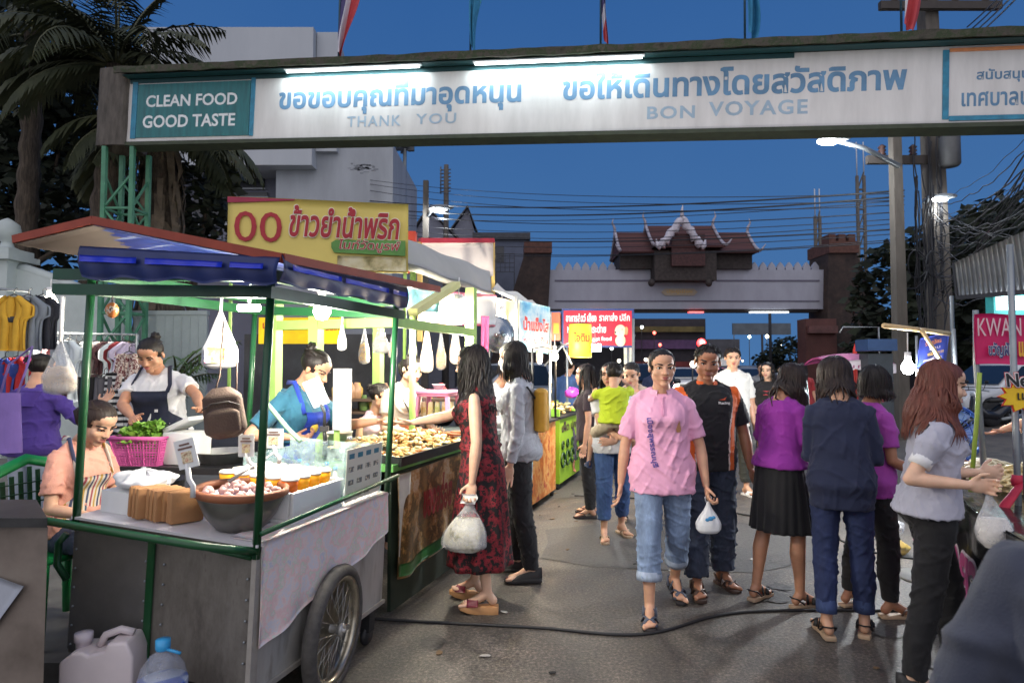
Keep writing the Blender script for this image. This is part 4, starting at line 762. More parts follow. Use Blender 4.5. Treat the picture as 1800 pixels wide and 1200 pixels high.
def val(t0, t1, b0, b1, name):
    nrm = (t1-t0).cross(b0-t0).normalized(); q = MB()
    q.grid(lambda u, v: t0.lerp(t1, u).lerp(b0.lerp(b1, u), v)+nrm*(.006*math.sin(u*40+v*2)*v+.012*math.sin(v*3.1))-Vector((0, 0, .008*math.sin(u*23)*v)), 60, 10, thick=.002); o = q.build(name, BLUEF, cart, world=True)
    q = MB()
    for a, c in ((.05, .2), (.24, .62), (.66, .97)): q.grid(lambda u, v: t0.lerp(t1, a+(c-a)*u).lerp(b0.lerp(b1, a+(c-a)*u), .30+.20*v)+nrm*(.012*math.sin((.3+.20*v)*3.1)+.012+.004*math.sin((a+(c-a)*u)*40)), 12, 3, thick=.001)
    sgn = -1
    q.build('clear_strip', BLUEB, o, world=True)
def val2(t0, t1, b0, b1, name):                      # camera-side normal
    n = (t1-t0).cross(b0-t0)
    if n.dot(Vector((0, 0, CAM_H))-t0) < 0: val(t1, t0, b1, b0, name)
    else: val(t0, t1, b0, b1, name)
val2(P(140, 432, 2.66), P(492, 452, 2.32), P(142, 489, 2.66), P(489, 498, 2.32), 'near_valance'); val2(P(496, 448, 2.32), P(716, 505, 3.5), P(493, 497, 2.32), P(713, 541, 3.5), 'side_valance')
# lamps of the cart
def bulb(px, py, Y, power, lab, r=.035, col=(1, .92, .77), es=40, tube=0, cable=.25, group='bulbs hanging in the stalls'):
    p = P(px, py, Y); t_ = thing('hanging_bulb', lab, 'light bulb', p, 0, group); q = MB()
    if tube: q.tube([(-tube/2, 0, 0), (tube/2, 0, 0)], r, 10)
    else: q.lathe([(0, -r*1.1), (r*.6, -r*.95), (r, -r*.2), (r*.9, r*.4), (r*.45, r*1.2), (r*.42, r*1.6)], (0, 0, 0), 24)
    q.build('glowing_bulb', Mlamp('bulb_glow_%d' % es, col, es), t_); q = MB(); q.tube([(0, 0, r*1.62), (0, 0, r*1.62+.05)], r*.5, 8); q.tube([(0, 0, r*1.62+.05), (.004, 0, cable)], .005, 5); q.build('socket', WHITE, t_)
    lamp(t_, (0, 0, -r*1.5-.05), power, col, .06); return t_
bulb(438, 541, 2.95, 45, 'small white tube bulb under the blue valance beside the brown strap', .016, tube=.10, cable=.14)
bulb(566, 546, 3.25, 78, 'brightest bulb under the cart roof right of its front green post', .045, cable=.14)
bulb(88, 533, 6.4, 85, 'bare white bulb glowing among the hanging clothes at the left', .07); bulb(706, 566, 4.9, 46, 'white bulb hanging beside the pale green post of the fried food stall', .035, cable=.2)
bulb(806, 553, 5.0, 105, 'large white bulb under the grey canopy above the red dress woman', .07, cable=.3); bulb(882, 560, 6.6, 85, 'bulb lighting the cream cloth above the shiny round lid', .05)
bulb(975, 626, 7.2, 60, 'small bulb on a clip below the orange panel sign', .045, (1, .9, .75), 8); bulb(1046, 611, 8.0, 60, 'flat white lamp under the red dog poster', .05, (.95, 1, 1), 30, tube=.14)
# things on the drinks cart
def onC(x, y, z=0.): return fromC(x, y, ZT+z)
def crot(e=0): return (0, R(2.7), -R(17)+e)
t_ = thing('clay_bowl', 'wide brown rimmed metal bowl heaped with ice and pink balls', 'bowl', onC(-.22, .16, .006), rot=crot()); q = MB()
q.lathe([(0, 0), (.11, 0), (.16, .06), (.20, .15), (.198, .155), (.15, .062), (.10, .015), (0, .012)], n=32); q.build('basin', Mmix('dark_enamel', [(.3, (.08, .075, .07)), (.6, (.2, .19, .17))], 4, .3, 'LINEAR', metal=.5), t_)
q = MB(); q.lathe([(.2, .152), (.215, .16), (.216, .185), (.205, .195), (.19, .185), (.19, .156), (.2, .152)], n=36); q.build('rim', M('terracotta', S(150, 92, 62), .6, var=.15), t_)
q = MB(); q.lathe([(0, .175), (.1, .17), (.185, .15), (.185, .12), (0, .12)], n=24); q.build('ice_bed', M('crushed_ice', S(225, 225, 230), .3, var=.1, vs=40, bmp=.8, bs=60), t_)
q = MB()
for k in range(46):
    a, r = rnd.uniform(0, 6.28), .165*math.sqrt(rnd.random()); q.ball((math.cos(a)*r, math.sin(a)*r, .178-.12*r+rnd.uniform(0, .02)), rnd.uniform(.016, .021), 8, 6)
o = q.build('pink_balls', M('pale_pink_ball', S(222, 175, 165), .35, var=.15, vs=30), t_); o['kind'] = 'stuff'
q = MB(); q.tube([(-.1, .02, .2), (-.05, .08, .25), (.02, .2, .33)], [.02, .008, .007], 6, flat=.5); q.build('spoon', STEEL, t_)
bpy.data.objects['clay_bowl'].scale = (.92,)*3
t_ = thing('foam_tray', 'white foam box lid used as tray for orange jelly cups', 'tray', onC(-.27, .48, .004), rot=crot()); q = MB()
hx, hy, hh = .24, .21, .15; q.box((0, 0, .01), (2*hx, 2*hy, .02)); [q.box(c, s) for c, s in (((-hx+.012, 0, .0825), (.024, 2*hy, .125)), ((hx-.012, 0, .0825), (.024, 2*hy, .125)), ((0, -hy+.012, .0825), (2*hx-.048, .024, .125)), ((0, hy-.012, .0825), (2*hx-.048, .024, .125)))]
q.box((0, 0, .12), (2*hx-.05, 2*hy-.05, .016)); finish(q.build('foam_shell', FOAM, t_), .008)
OJ = M('orange_jelly', S(255, 178, 30), .25, var=.05, es=.18, ecol=S(250, 160, 20)); OJ2 = M('deep_orange_jelly', S(225, 110, 30), .25, var=.08, es=.05, ecol=S(225, 110, 20))
proto = base0 = None
for i in range(5):
    for j in range(4):
        loc = fromC(-.27-.19+i*.088, .48-.135+j*.088, ZT+.134); am = i == 4 and j == 0; lab = 'darker amber jelly cup at the near right corner of the foam tray' if am else 'clear cup of orange jelly with a white lid on the foam tray'
        if am or i+j == 0:
            proto = thing('jelly_cup', lab, 'cup', loc, rot=crot(), group=None if am else 'orange jelly cups'); q = MB(); q.lathe([(0, 0), (.033, 0), (.04, .055), (0, .055)], n=14); q.build('jelly', OJ2 if am else OJ, proto)
            q = MB(); q.lathe([(0, .056), (.042, .056), (.042, .062), (.036, .068), (0, .069)], n=14); q.build('lid', M('milky_lid', S(245, 240, 225), .3), proto); base0 = base0 if am else proto
        else: dup(base0, loc, None, lab)
GLASS = Mfilm('case_glass', S(205, 230, 228), .25, .08)
t_ = thing('glass_case', 'glass display case with printed menu cards on the drinks cart', 'display case', onC(-.02, .98, .004), rot=crot()); q = MB(); x0, x1, y0, y1, zh = -.62, .0, -.32, .08, .30
for a, c in (((x0, y0, 0), (x1, y0+.004, zh*.72)), ((x1-.004, y0+.005, 0), (x1, y1, zh)), ((x0, y0+.005, 0), (x0+.004, y1, zh*.72)), ((x0, y1-.004, 0), (x1-.005, y1, zh*.9))): q.bbox(a, c)
q.build('glass_walls', GLASS, t_)
q = MB(); q.bbox((x1+.0003, y0+.02, .02), (x1+.004, y1-.02, zh-.01)); q.build('menu_board', M('menu_cream', S(236, 234, 214), .5, var=.03), t_)
q = MB(); cc = MB()
for r_ in range(4):
    for k in range(4 if r_ else 3):
        yy = y0+.04+k*.085; zz = .035+r_*.068; (cc if r_ == 3 else q).bbox((x1+.0045, yy, zz), (x1+.0055, yy+.05, zz+.026))
q.build('menu_print', Mmix('menu_pic', [(.3, S(110, 125, 125)), (.48, S(150, 140, 120)), (.56, S(225, 222, 200))], 50, .5, 'CONSTANT'), t_); cc.build('title_print', M('menu_teal', S(60, 130, 150), .5), t_)
q = MB()
for k in range(9):
    xx, yy = x0+.05+k*.06, y0+.06+.1*(k % 3); q.lathe([(0, 0.002), (.02, .002), (.022, .09), (.012, .12), (.008, .15), (0, .15)], (xx, yy, 0), 10, mi=k % 2); q.lathe([(0, .151), (.011, .151), (.011, .17), (0, .17)], (xx, yy, 0), 10, mi=2)
q.build('small_bottles', [Mfilm('bottle_clear', S(200, 220, 225), .45), M('bottle_milky', S(225, 228, 220), .3), M('blue_cap', S(70, 140, 200), .4)], t_)
# brown paper packets, crumpled bags
KRAFT = M('kraft_paper', S(176, 128, 84), .7, var=.14, vs=5, bmp=.25, bs=25)
for k in range(9):
    t_ = tag(MB().box((0, 0, .07), (.15, .026, .14)).build('paper_packet', KRAFT), 'brown paper packet standing in the row beside the clay bowl', 'packet', 'brown paper packets'); finish(t_, .012); t_.location = onC(-.47-.032*k, .11+.01*(k % 3), .004); t_.rotation_euler = crot(R(74+rnd.uniform(-6, 6)))
def crumple(name, lab, cat, loc, r, mat, seed, rot=(0, 0, 0), group=None):
    q = MB(); q.grid(lambda u, v: tuple(c*(1+.28*noise.noise((math.cos(u*6.283)*2, math.sin(u*6.283)*2, v*3+seed))+.10*noise.noise((math.cos(u*6.283)*7, math.sin(u*6.283)*7, v*9+seed))) for c in (r[0]*math.sin(v*3.1416)*math.cos(u*6.2832), r[1]*math.sin(v*3.1416)*math.sin(u*6.2832), -r[2]*math.cos(v*3.1416)*(1 if v > .5 else .98)+r[2])), 48, 24)
    o = q.build(name, mat, label=lab, cat=cat, group=group); o.location = loc; o.rotation_euler = rot; return o
PLW = M('milky_bag_plastic', S(224, 224, 226), .35, var=.05, bmp=.5, bs=14)
crumple('plastic_bag_pile', 'crumpled white plastic bags lying at the left end of the cart counter', 'bag', onC(-.84, .22, .004), (.14, .12, .045), PLW, 3, crot())
t_ = tag(MB().box((0, 0, .05), (.24, .2, .10)).build('foam_box_low', FOAM), 'low cream box beneath the crumpled plastic bags on the cart', 'box'); t_.name = 'cream_box'; t_.location = onC(-.84, .2, .001); t_.rotation_euler = crot(); bpy.data.objects['plastic_bag_pile'].location = onC(-.82, .21, .098)
# clip-on menu cards
def card(px, py, Y, w, h, lab, tilt=0, stand=None, pic=(200, 160, 70), rz=0):
    p = P(px, py, Y); t_ = thing('menu_card', lab, 'menu card', p, rz, 'clip-on menu cards'); Rm = Matrix.Rotation(tilt, 3, 'Y'); q = MB(); q.box((0, 0, 0), (w, .004, h), Rm); q.build('card', CARD, t_)
    q = MB(); q.box(Rm @ Vector((0, -.004, -h*.12)), (w*.5, .002, h*.4), Rm); q.build('picture', Mmix('food_pic_%d' % pic[2], [(.3, S(*pic)), (.5, S(235, 225, 190)), (.65, S(150, 90, 50))], 40, .5, 'LINEAR'), t_)
    q = MB()
    for k in range(2): q.box(Rm @ Vector((0, -.004, h*(.2+.13*k))), (w*(.7-.2*k), .002, h*.06), Rm)
    q.build('lettering', M('card_ink', S(120, 90, 80), .6), t_)
    if stand: q = MB(); q.tube([(0, .006, -h/2+.02), (.01, .006, -h/2-stand*.4), (.03, .0, -h/2-stand*.6), (.03, .0, -h/2-stand)], .011, 8); q.build('clip_stand', WHITE, t_)
card(328, 797, 2.62, .085, .12, 'tilted white menu card on a white clip stand above the paper packets', R(-14), .12, (200, 90, 60)); card(433, 783, 3.0, .075, .105, 'white menu card with a yellow picture left of the tall green post', 0, .06, (225, 205, 90)); card(481, 770, 3.25, .10, .10, 'wide white menu card with two green pictures near the jelly tray', 0, .08, (150, 180, 80))
# hanging things
def hang_bag(px, ytop, ybot, Y, w, lab, filled=.6, fill=None, ystr=None, film=None, pic=False, group='bags hanging in the stalls'):
    z0, z1 = P(px, ybot, Y), P(px, ytop, Y); h = z1.z-z0.z; t_ = thing('hanging_bag', lab, 'bag', z0, 0, group); q = MB()
    def f(u, v):
        a = u*6.2832; k = (math.sin(min(1, v/.55)*1.5708)**.5 if v < .55 else (1-(v-.55)/.45)**.8*.93+.07) if v > .02 else .25
        k = (.72+.28*min(1, v/.10)) if v < .34 else max(.10, 1-((v-.34)/.66)**.9*.92); k = k if .004 < v else .3; r = w/2*k*(1+.10*noise.noise((math.cos(a)*2.5, math.sin(a)*2.5, v*4+px))+.05*math.sin(a*9)*v); return (math.cos(a)*r, math.sin(a)*r*.55, v*h)
    q.grid(f, 40, 26); q.build('film', film or Mfilm('bag_film', S(222, 224, 228), .34), t_)
    if fill: q = MB(); q.grid(lambda u, v: tuple(Vector(f(u, v*filled))*Vector((.9, .9, 1)).x if False else (f(u, v*filled)[0]*.92*(1 if v < .97 else .1), f(u, v*filled)[1]*.92*(1 if v < .97 else .1), f(u, v*filled)[2]+.008)), 24, 12); q.build('contents', fill, t_)
    q = MB(); top = (P(px, ystr, Y).z-z0.z) if ystr else h+.08; q.tube([(0, 0, h*.97), (.004, 0, top)], .012, 7, flat=.5); q.build('twisted_neck', WHITE, t_)
    if pic: q = MB(); q.grid(lambda u, v: (-(w*.28)+u*w*.56, -w*.285-.004+.0*u, h*(.10+.26*v)), 4, 4, thick=.001); q.build('printed_picture', Mmix('bag_print', [(.3, S(235, 120, 150)), (.5, S(245, 205, 120)), (.62, S(230, 225, 230)), (.7, S(225, 80, 130))], 26, .5, 'LINEAR'), t_)
    return t_
hang_bag(104, 598, 694, 2.75, .15, 'tall white plastic bag of pale bread hanging at the near left post', .5, M('pale_bread', S(226, 205, 178), .7), 520); hang_bag(386, 546, 648, 3.3, .19, 'pointed white carrier bag with pink and yellow print hanging by the brown strap', pic=True, film=M('carrier_white', S(226, 226, 228), .4, var=.04, bmp=.3, bs=18))
hang_bag(669, 568, 622, 4.5, .12, 'pale bag of white contents hanging between the green posts', .55, M('white_contents', S(228, 222, 214), .7)); hang_bag(750, 570, 655, 5.2, .11, 'slim milky bag hanging beside the pale green post near the round bulb', film=Mfilm('milky_tan', S(205, 190, 172), .5, .3)); hang_bag(800, 560, 640, 5.6, .10, 'beige plastic bag hanging behind the red dress woman', film=Mfilm('milky_tan', S(205, 190, 172), .5, .3)); hang_bag(601, 566, 616, 3.9, .06, 'thin roll of white bags hanging beside the light green post', film=PLW)
for k, (px, y0, y1, Y, w) in enumerate(((640, 575, 640, 4.9, .09), (690, 580, 630, 5.6, .08), (725, 572, 640, 6.0, .09), (775, 578, 650, 6.2, .10), (826, 575, 640, 6.3, .08), (900, 600, 650, 7.0, .09), (948, 590, 640, 7.3, .08))): hang_bag(px, y0, y1, Y, w, 'small clear bag of food hanging among the lamps of the stall row', .55, M('bag_food_%d' % (k % 3), S(*((216, 176, 110), (190, 120, 80), (170, 180, 110))[k % 3]), .6, var=.3, vs=30), group='small food bags hanging along the stall row')
t_ = thing('paper_pendant', 'small orange and white round charm hanging under the left of the cart roof', 'charm', P(197, 545, 2.85)); q = MB(); q.ball((0, 0, 0), (.03, .02, .036)); q.build('charm', Mmix('charm_orange', [(.3, S(215, 130, 70)), (.55, S(235, 215, 195)), (.62, S(90, 50, 35))], 24, .5), t_); q = MB(); q.tube([(0, 0, .036), (0, 0, .12)], .003, 5); q.build('cord', RUB, t_)
# brown backpack on its long strap
BRN = M('brown_canvas', S(92, 74, 64), .85, var=.15, vs=10, bmp=.4, bs=120)
t_ = thing('backpack', 'brown canvas backpack hanging by a long strap under the cart roof', 'backpack', P(394, 725, 2.9)); q = MB()
q.grid(lambda u, v: ((lambda a, s: (math.copysign(abs(math.cos(a))**.6, math.cos(a))*.105*s*(1-.12*v), math.copysign(abs(math.sin(a))**.7, math.sin(a))*.06*s, -.13+.26*v))(u*6.2832, min(1, 5*v+.3, (1-v)*4+.25)**.6)), 36, 16); q.build('body', BRN, t_)
q = MB(); q.grid(lambda u, v: ((lambda a, s: (math.copysign(abs(math.cos(a))**.6, math.cos(a))*.082*s, -.045+math.copysign(abs(math.sin(a))**.7, math.sin(a))*.035*s, -.115+.14*v))(u*6.2832, min(1, 6*v+.3, (1-v)*4+.35)**.6)), 28, 10); q.build('front_pocket', BRN, t_)
q = MB(); q.tube([(-.09, -.062, .03), (-.04, -.075, .055), (.04, -.075, .055), (.09, -.062, .03)], .004, 6); q.build('zip', M('zip_dark', (.04, .035, .03), .5), t_)
q = MB(); q.tube([(-.03, .02, .12), (-.0, .03, .2), (.05, .03, .47)], .017, 8, flat=.2); q.tube([(.07, .02, .1), (.09, .03, .25), (.06, .03, .47)], .02, 8, flat=.2); q.build('strap', M('strap_brown', S(104, 84, 74), .8), t_); t_.rotation_euler = (0, R(-8), R(15)); t_.scale = (.88, .88, .90)
# tin box, jerrycan and bottle in front
t_ = thing('tin_cabinet', 'brown stained tin cabinet with a dark flat top at the far left', 'cabinet', (-1.76, 2.40, 0), 0); q = MB(); q.prism([(-1.1, 0), (0, 0), (-.29, .30), (-1.1, .30)], ((0, 0, 0), (1, 0, 0), (0, 1, 0)), .945); q.build('cabinet_body', RUST, t_); q = MB(); q.prism([(-1.12, -.02), (.012, -.02), (-.28, .31), (-1.12, .31)], ((0, 0, .948), (1, 0, 0), (0, 1, 0)), .035); q.build('cabinet_top', M('dark_tin', (.06, .06, .06), .35, .5, var=.3), t_)
q = MB(); q.grid(lambda u, v: (-.17+u*.34-.12*v*(u), -.012-.006*math.sin(u*8), .83-.17*v*(1-.0*u)-.10*u), 12, 8, thick=.002); o = q.build('plastic_sheet', M('grey_sheet', S(170, 175, 185), .3, var=.1), label='torn grey plastic sheet hanging on the front of the tin cabinet', cat='sheet'); o.location = t_.location; o.rotation_euler = t_.rotation_euler; 
for v in o.data.vertices: v.co.x -= .24
p = P(173, 1200, 2.62); t_ = thing('jerrycan', 'milky white plastic jerrycan standing in front of the steel cart', 'jerrycan', (p.x, 2.66, 0), R(8)); q = MB()
q.prism([(-.14, 0), (.14, 0), (.14, .37), (.115, .43), (.04, .43), (.03, .40), (-.03, .385), (-.05, .40), (-.09, .40), (-.14, .36)], ((0, -.08, 0), (1, 0, 0), (0, 0, 1)), -.15)
finish(q.build('can_body', M('milky_can', S(216, 205, 206), .35, var=.06, vs=4), t_), .022, 3); q = MB(); q.tube([(-.02, 0, .395), (.0, 0, .435), (.06, 0, .455), (.11, 0, .44)], .016, 8); q.build('handle', M('milky_can', S(216, 205, 206), .35), t_); q = MB(); q.lathe([(.028, .39), (.028, .415), (.034, .417), (.034, .45), (0, .452)], (-.085, 0, 0), 14); q.build('cap', M('cap_white', S(215, 205, 210), .4), t_)
p = P(285, 1200, 2.5); t_ = thing('water_bottle', 'large clear water bottle with light blue cap beside the jerrycan', 'bottle', (p.x, 2.5, 0)); q = MB(); q.lathe([(0, .01), (.085, .01), (.09, .03), (.09, .17), (.086, .18), (.09, .19), (.09, .33), (.075, .385), (.045, .425), (.022, .44), (.02, .45)], n=26); q.build('bottle_body', Mfilm('clear_pet', S(190, 195, 208), .30, .08, bp=.06), t_)
q = MB(); q.lathe([(.0905, .20), (.0915, .205), (.0915, .325), (.0905, .33)], n=26); q.build('label', Mmix('bottle_label', [(.3, S(60, 80, 180)), (.46, S(90, 120, 200)), (.5, S(195, 208, 232)), (.66, S(215, 224, 240))], 7, .4, 'LINEAR', 1, (1, 1, 3)), t_); q = MB(); q.lathe([(.024, .445), (.027, .45), (.027, .485), (0, .487)], n=16); q.tube([(.02, -.01, .45), (.05, -.01, .443), (.075, -.01, .435)], .006, 6); q.build('cap', M('cap_sky', S(60, 160, 215), .4), t_)
# pavement behind the stalls
q = MB(); a = Vector((-2.06, 3.05, 0)); bq = a+SUPV*7; q.add([a, bq, bq+Vector((-9, 0, 0)), a+Vector((-9, 0, 0))]+[v+Vector((0, 0, .14)) for v in (a, bq, bq+Vector((-9, 0, 0)), a+Vector((-9, 0, 0)))], [(4, 5, 6, 7), (0, 1, 5, 4), (3, 0, 4, 7)]); q.build('pavement', M('paving', (.13, .125, .115), .85, var=.3, vs=4), kind='structure')
# prep table with basket
tb = thing('prep_table', 'black topped folding table behind the cart carrying the pink basket', 'table', (P(300, 800, 4.1).x, 4.1, .14), -R(6)); q = MB(); q.bbox((-.5, -.25, .76), (.55, .3, .80)); q.build('tabletop', BLK, tb)
for x in (-.45, .5):
    for y in (-.2, .25): q = MB(); q.tube([(x, y, 0), (x*.96, y, .76)], .014, 6); q.build('leg', M('grey_leg', S(90, 92, 95), .4, .4), tb)
tz = .14+.80
p = P(254, 800, 3.95); t_ = thing('pink_basket', 'pink perforated plastic basket full of green leaves on the black table', 'basket', (p.x, 3.98, tz+.002), -R(5)); PK = M('pink_plastic', S(226, 105, 172), .4, var=.06)
def basket_walls(q, w0, w1, d0, d1, h):
    for s, ax in ((-1, 0), (1, 0), (-1, 1), (1, 1)):
        L0, L1 = (w0, w1) if ax else (d0, d1); D0, D1 = (d0, d1) if ax else (w0, w1); nb = 15
        f = lambda u, z: ((u*(L0+(L1-L0)*z/h), s*(D0+(D1-D0)*z/h), z) if ax else (s*(D0+(D1-D0)*z/h), u*(L0+(L1-L0)*z/h), z))
        for k in range(nb+1): u = -1+2*k/nb; q.bar(f(u, 0), f(u, h), .007 if k % 5 else .016, .004, up=(0, 1, 0) if not ax else (1, 0, 0))
        for k in range(11): z = h*k/10; q.bar(f(-1, z), f(1, z), .004, .006 if k % 5 else .014)
q = MB(); basket_walls(q, .125, .165, .085, .12, .17); q.box((0, 0, .003), (.25, .17, .006)); q.build('mesh_walls', PK, t_)
q = MB(); q.tube([(-.17, -.125, .172), (.17, -.125, .172), (.17, .125, .172), (-.17, .125, .172), (-.17, -.125, .172)], .012, 6); q.build('rim', PK, t_)
v, f = leaf_cloud([((0, 0, .17), (.15, .11, .085)), ((.05, 0, .21), (.09, .07, .06))], 700, .05, 21, .1); q = MB(); q.ball((0, 0, .12), (.13, .09, .09)); q.add(v, f); q.build('herb_leaves', M('herb_green', S(120, 165, 60), .5, var=.4, vs=20), t_)
p = P(330, 770, 4.0); t_ = thing('foam_container', 'white foam container with its lid tilted open beside the pink basket', 'foam box', (p.x, 4.0, tz+.002), -R(10)); q = MB(); q.box((0, 0, .1), (.2, .18, .2), taper=1.06); finish(q.build('box_body', FOAM, t_), .008); q = MB(); q.box((-.04, .03, .245), (.2, .19, .03), Matrix.Rotation(R(-24), 3, 'Y')); finish(q.build('lid', FOAM, t_), .008)
p = P(385, 780, 4.0); t_ = thing('steel_basin', 'shallow steel basin on the black table behind the backpack', 'basin', (p.x, 4.05, tz+.002)); q = MB(); q.lathe([(0, 0), (.12, 0), (.17, .07), (.175, .07), (.175, .075), (.16, .072), (.115, .008), (0, .008)], n=28); q.build('basin_shell', STEEL, t_)
# blue crate under the table
q = MB(); basket_walls(q, .2, .2, .14, .14, .26); o = q.build('blue_crate', M('crate_blue', S(30, 60, 130), .5), label='blue plastic crate on the ground under the black prep table', cat='crate'); o.location = (P(375, 900, 3.9).x, 4.0, .145)
# green plastic chair
t_ = thing('green_chair', 'green plastic armchair with slatted round back behind the seated girl', 'chair', (-2.46, 3.42, .14), R(70)); GC = M('chair_green', S(25, 125, 65), .3, var=.08)
q = MB(); q.box((0, 0, .43), (.46, .44, .03)); finish(q.build('seat', GC, t_), .012)
for x in (-.19, .19):
    for y in (-.19, .19): q = MB(); q.tube([(x*1.12, y*1.12, 0), (x, y, .43)], [.02, .028], 8); q.build('leg', GC, t_)
q = MB(); q.tube([(-.25, -.2, .62), (-.26, 0, .64), (-.25, .17, .72), (-.19, .22, .84), (0, .26, .90), (.19, .22, .84), (.25, .17, .72), (.26, 0, .64), (.25, -.2, .62)], .032, 10, flat=.7); q.build('arm_hoop', GC, t_)
q = MB()
for k in range(9): x = -.17+k*.0425; q.bar((x, .2, .44), (x*1.05, .235, .86-abs(x)*.5), .022, .008)
for k in range(6): q.bar((-.2, .215, .5+k*.055), (.2, .215, .5+k*.055), .010, .006)
q.build('back_slats', M('chair_dark_green', S(14, 70, 42), .35), t_)
# ================================================================== fried food stall
ST = thing('fried_food_stall', 'pale green framed fried food stall with food banner hung on its front', 'food stall', (-.735, 3.90, 0), -R(19)); SI = ST.matrix_basis
fs = lambda x, y, z: SI @ Vector((x, y, z)); srot = (0, 0, -R(19)); LS = 1.35
q = MB(); q.bbox((-.95, 0, .90), (0, LS, .94)); q.build('counter', M('counter_green', S(90, 150, 75), .5), ST)
q = MB(); q.bbox((-.035, -.0, .05), (-.012, LS, .89)); q.build('front_board', M('deep_green_board', (.012, .022, .012), .6), ST)
for x, y, h in ((-.93, .03, 1.98), (-.6, .03, 1.98), (-.03, LS-.04, 2.2), (-.9, LS-.04, 2.2)): q = MB(); q.bbox((x-.036, y-.036, .0), (x+.036, y+.036, h)); q.build('post', LG, ST)
for lo, hi in (((-.97, -.003, 1.80), (.03, .067, 1.86)), ((-.892, .0, 1.22), (-.638, .05, 1.28)), ((-.02, .069, 1.80), (.03, LS-.08, 1.86))): q = MB(); q.bbox(lo, hi); q.build('cross_beam', LG, ST)
a = P(726, 549, 4.2); c = P(802, 500, 4.9); q = MB(); q.bar(a, c, .07, .05); q.build('diagonal_brace', M('pale_yellow_wood', S(225, 220, 150), .5, var=.06), ST, world=True)
FOODP = Mmix('food_picture', [(.25, S(25, 35, 22)), (.38, S(120, 85, 40)), (.47, S(70, 55, 28)), (.54, S(165, 125, 70)), (.62, S(185, 175, 150)), (.70, S(150, 60, 30)), (.78, S(60, 90, 35))], 6, .35, 'LINEAR', 6, nrough=.7)
q = MB(); q.grid(lambda u, v: (.018+.012*math.sin(u*6+v*3)+.02*v*math.sin(u*14), .02+u*1.02, .885-.64*v-.03*math.sin(u*7)*v), 40, 30, thick=.002); o = q.build('food_banner', FOODP, ST)
q = MB(); q.grid(lambda u, v: (.024+.012*math.sin(u*6+(.86+.12*v)*3)+.02*(.86+.12*v)*math.sin(u*14), .03+u*1.0, .885-.64*(.86+.12*v)-.03*math.sin(u*7)*(.86+.12*v)), 40, 4, thick=.001); q.build('green_hem', M('banner_green', S(40, 105, 45), .4, var=.3, vs=10), o)
q = MB(); q.grid(lambda u, v: (.023+.012*math.sin(.15*6*u+v*2.4), .022+u*.15*(1-.5*v), .88-.5*v), 6, 12, thick=.001); q.build('pale_plate', M('plate_white', S(205, 205, 195), .4), o)
letters('ของอร่อย', ((.052, .30, .55), tuple(SUPV*0+Vector((0, 1, 0))), (0, 0, 1)), .46, .26, M('maroon_letters', S(135, 30, 40), .4), ST, off=.03, shear=.2, name='lettering')
t_ = thing('steel_tray', 'large black rimmed tray heaped with fried food on the green framed stall', 'tray', fs(-.30, .62, .945), rot=(0, R(4), -R(19))); q = MB(); q.box((0, 0, .006), (.62, 1.1, .012))
for c, s in (((-.31, 0, .03), (.012, 1.1, .06)), ((.31, 0, .03), (.012, 1.1, .06)), ((0, -.55, .03), (.608, .012, .06)), ((0, .55, .03), (.608, .012, .06))): q.box(c, s)
q.build('pan', M('black_pan', (.03, .03, .032), .35, .5), t_)
FRY = Mmix('fried_batter', [(.3, S(165, 105, 50)), (.5, S(222, 180, 110)), (.66, S(238, 212, 150)), (.75, S(205, 190, 120))], 18, .55, 'LINEAR', 4, bmp=.5)
q = MB()
for k in range(360):
    x, y = rnd.uniform(-.28, .28), rnd.uniform(-.52, .5); h = .015+.085*max(0, 1-(x/.32)**2)*max(0, 1-(y/.6)**4)*rnd.random(); rt = Matrix.Rotation(rnd.uniform(0, 3), 3, 'Z') @ Matrix.Rotation(rnd.uniform(-.6, .6), 3, 'X'); L_ = rnd.uniform(.02, .06); c = Vector((x, y, h+.02))
    if k % 3: q.tube([c+rt @ Vector(p) for p in ((-L_, 0, 0), (-L_*.4, rnd.uniform(-.02, .02), .012), (L_*.4, rnd.uniform(-.02, .02), .008), (L_, 0, -.004))], [.006, rnd.uniform(.010, .022), rnd.uniform(.010, .020), .005], 7, flat=rnd.uniform(.35, .8), mi=k % 2)
    else: q.ball(c, (L_*.8, rnd.uniform(.014, .03), rnd.uniform(.008, .016)), 8, 6, rot=rt, mi=2 if k % 4 == 0 else 0)
o = q.build('fried_food', [FRY, M('pale_fry', S(236, 216, 165), .5, var=.25, vs=40, bmp=.5, bs=70), M('brown_fry', S(188, 122, 62), .5, var=.35, vs=30, bmp=.5, bs=70)], t_); o['kind'] = 'stuff'
q = MB()
for k in range(26): q.ball((rnd.uniform(-.26, .26), rnd.uniform(.40, .53), .06+rnd.random()*.05), (.06, .018, .012), 8, 5, rot=Matrix.Rotation(rnd.uniform(-.6, .6), 3, 'Z'))
o = q.build('grilled_strips', M('grilled_brown', S(165, 92, 55), .5, var=.3, vs=20), t_); o['kind'] = 'stuff'
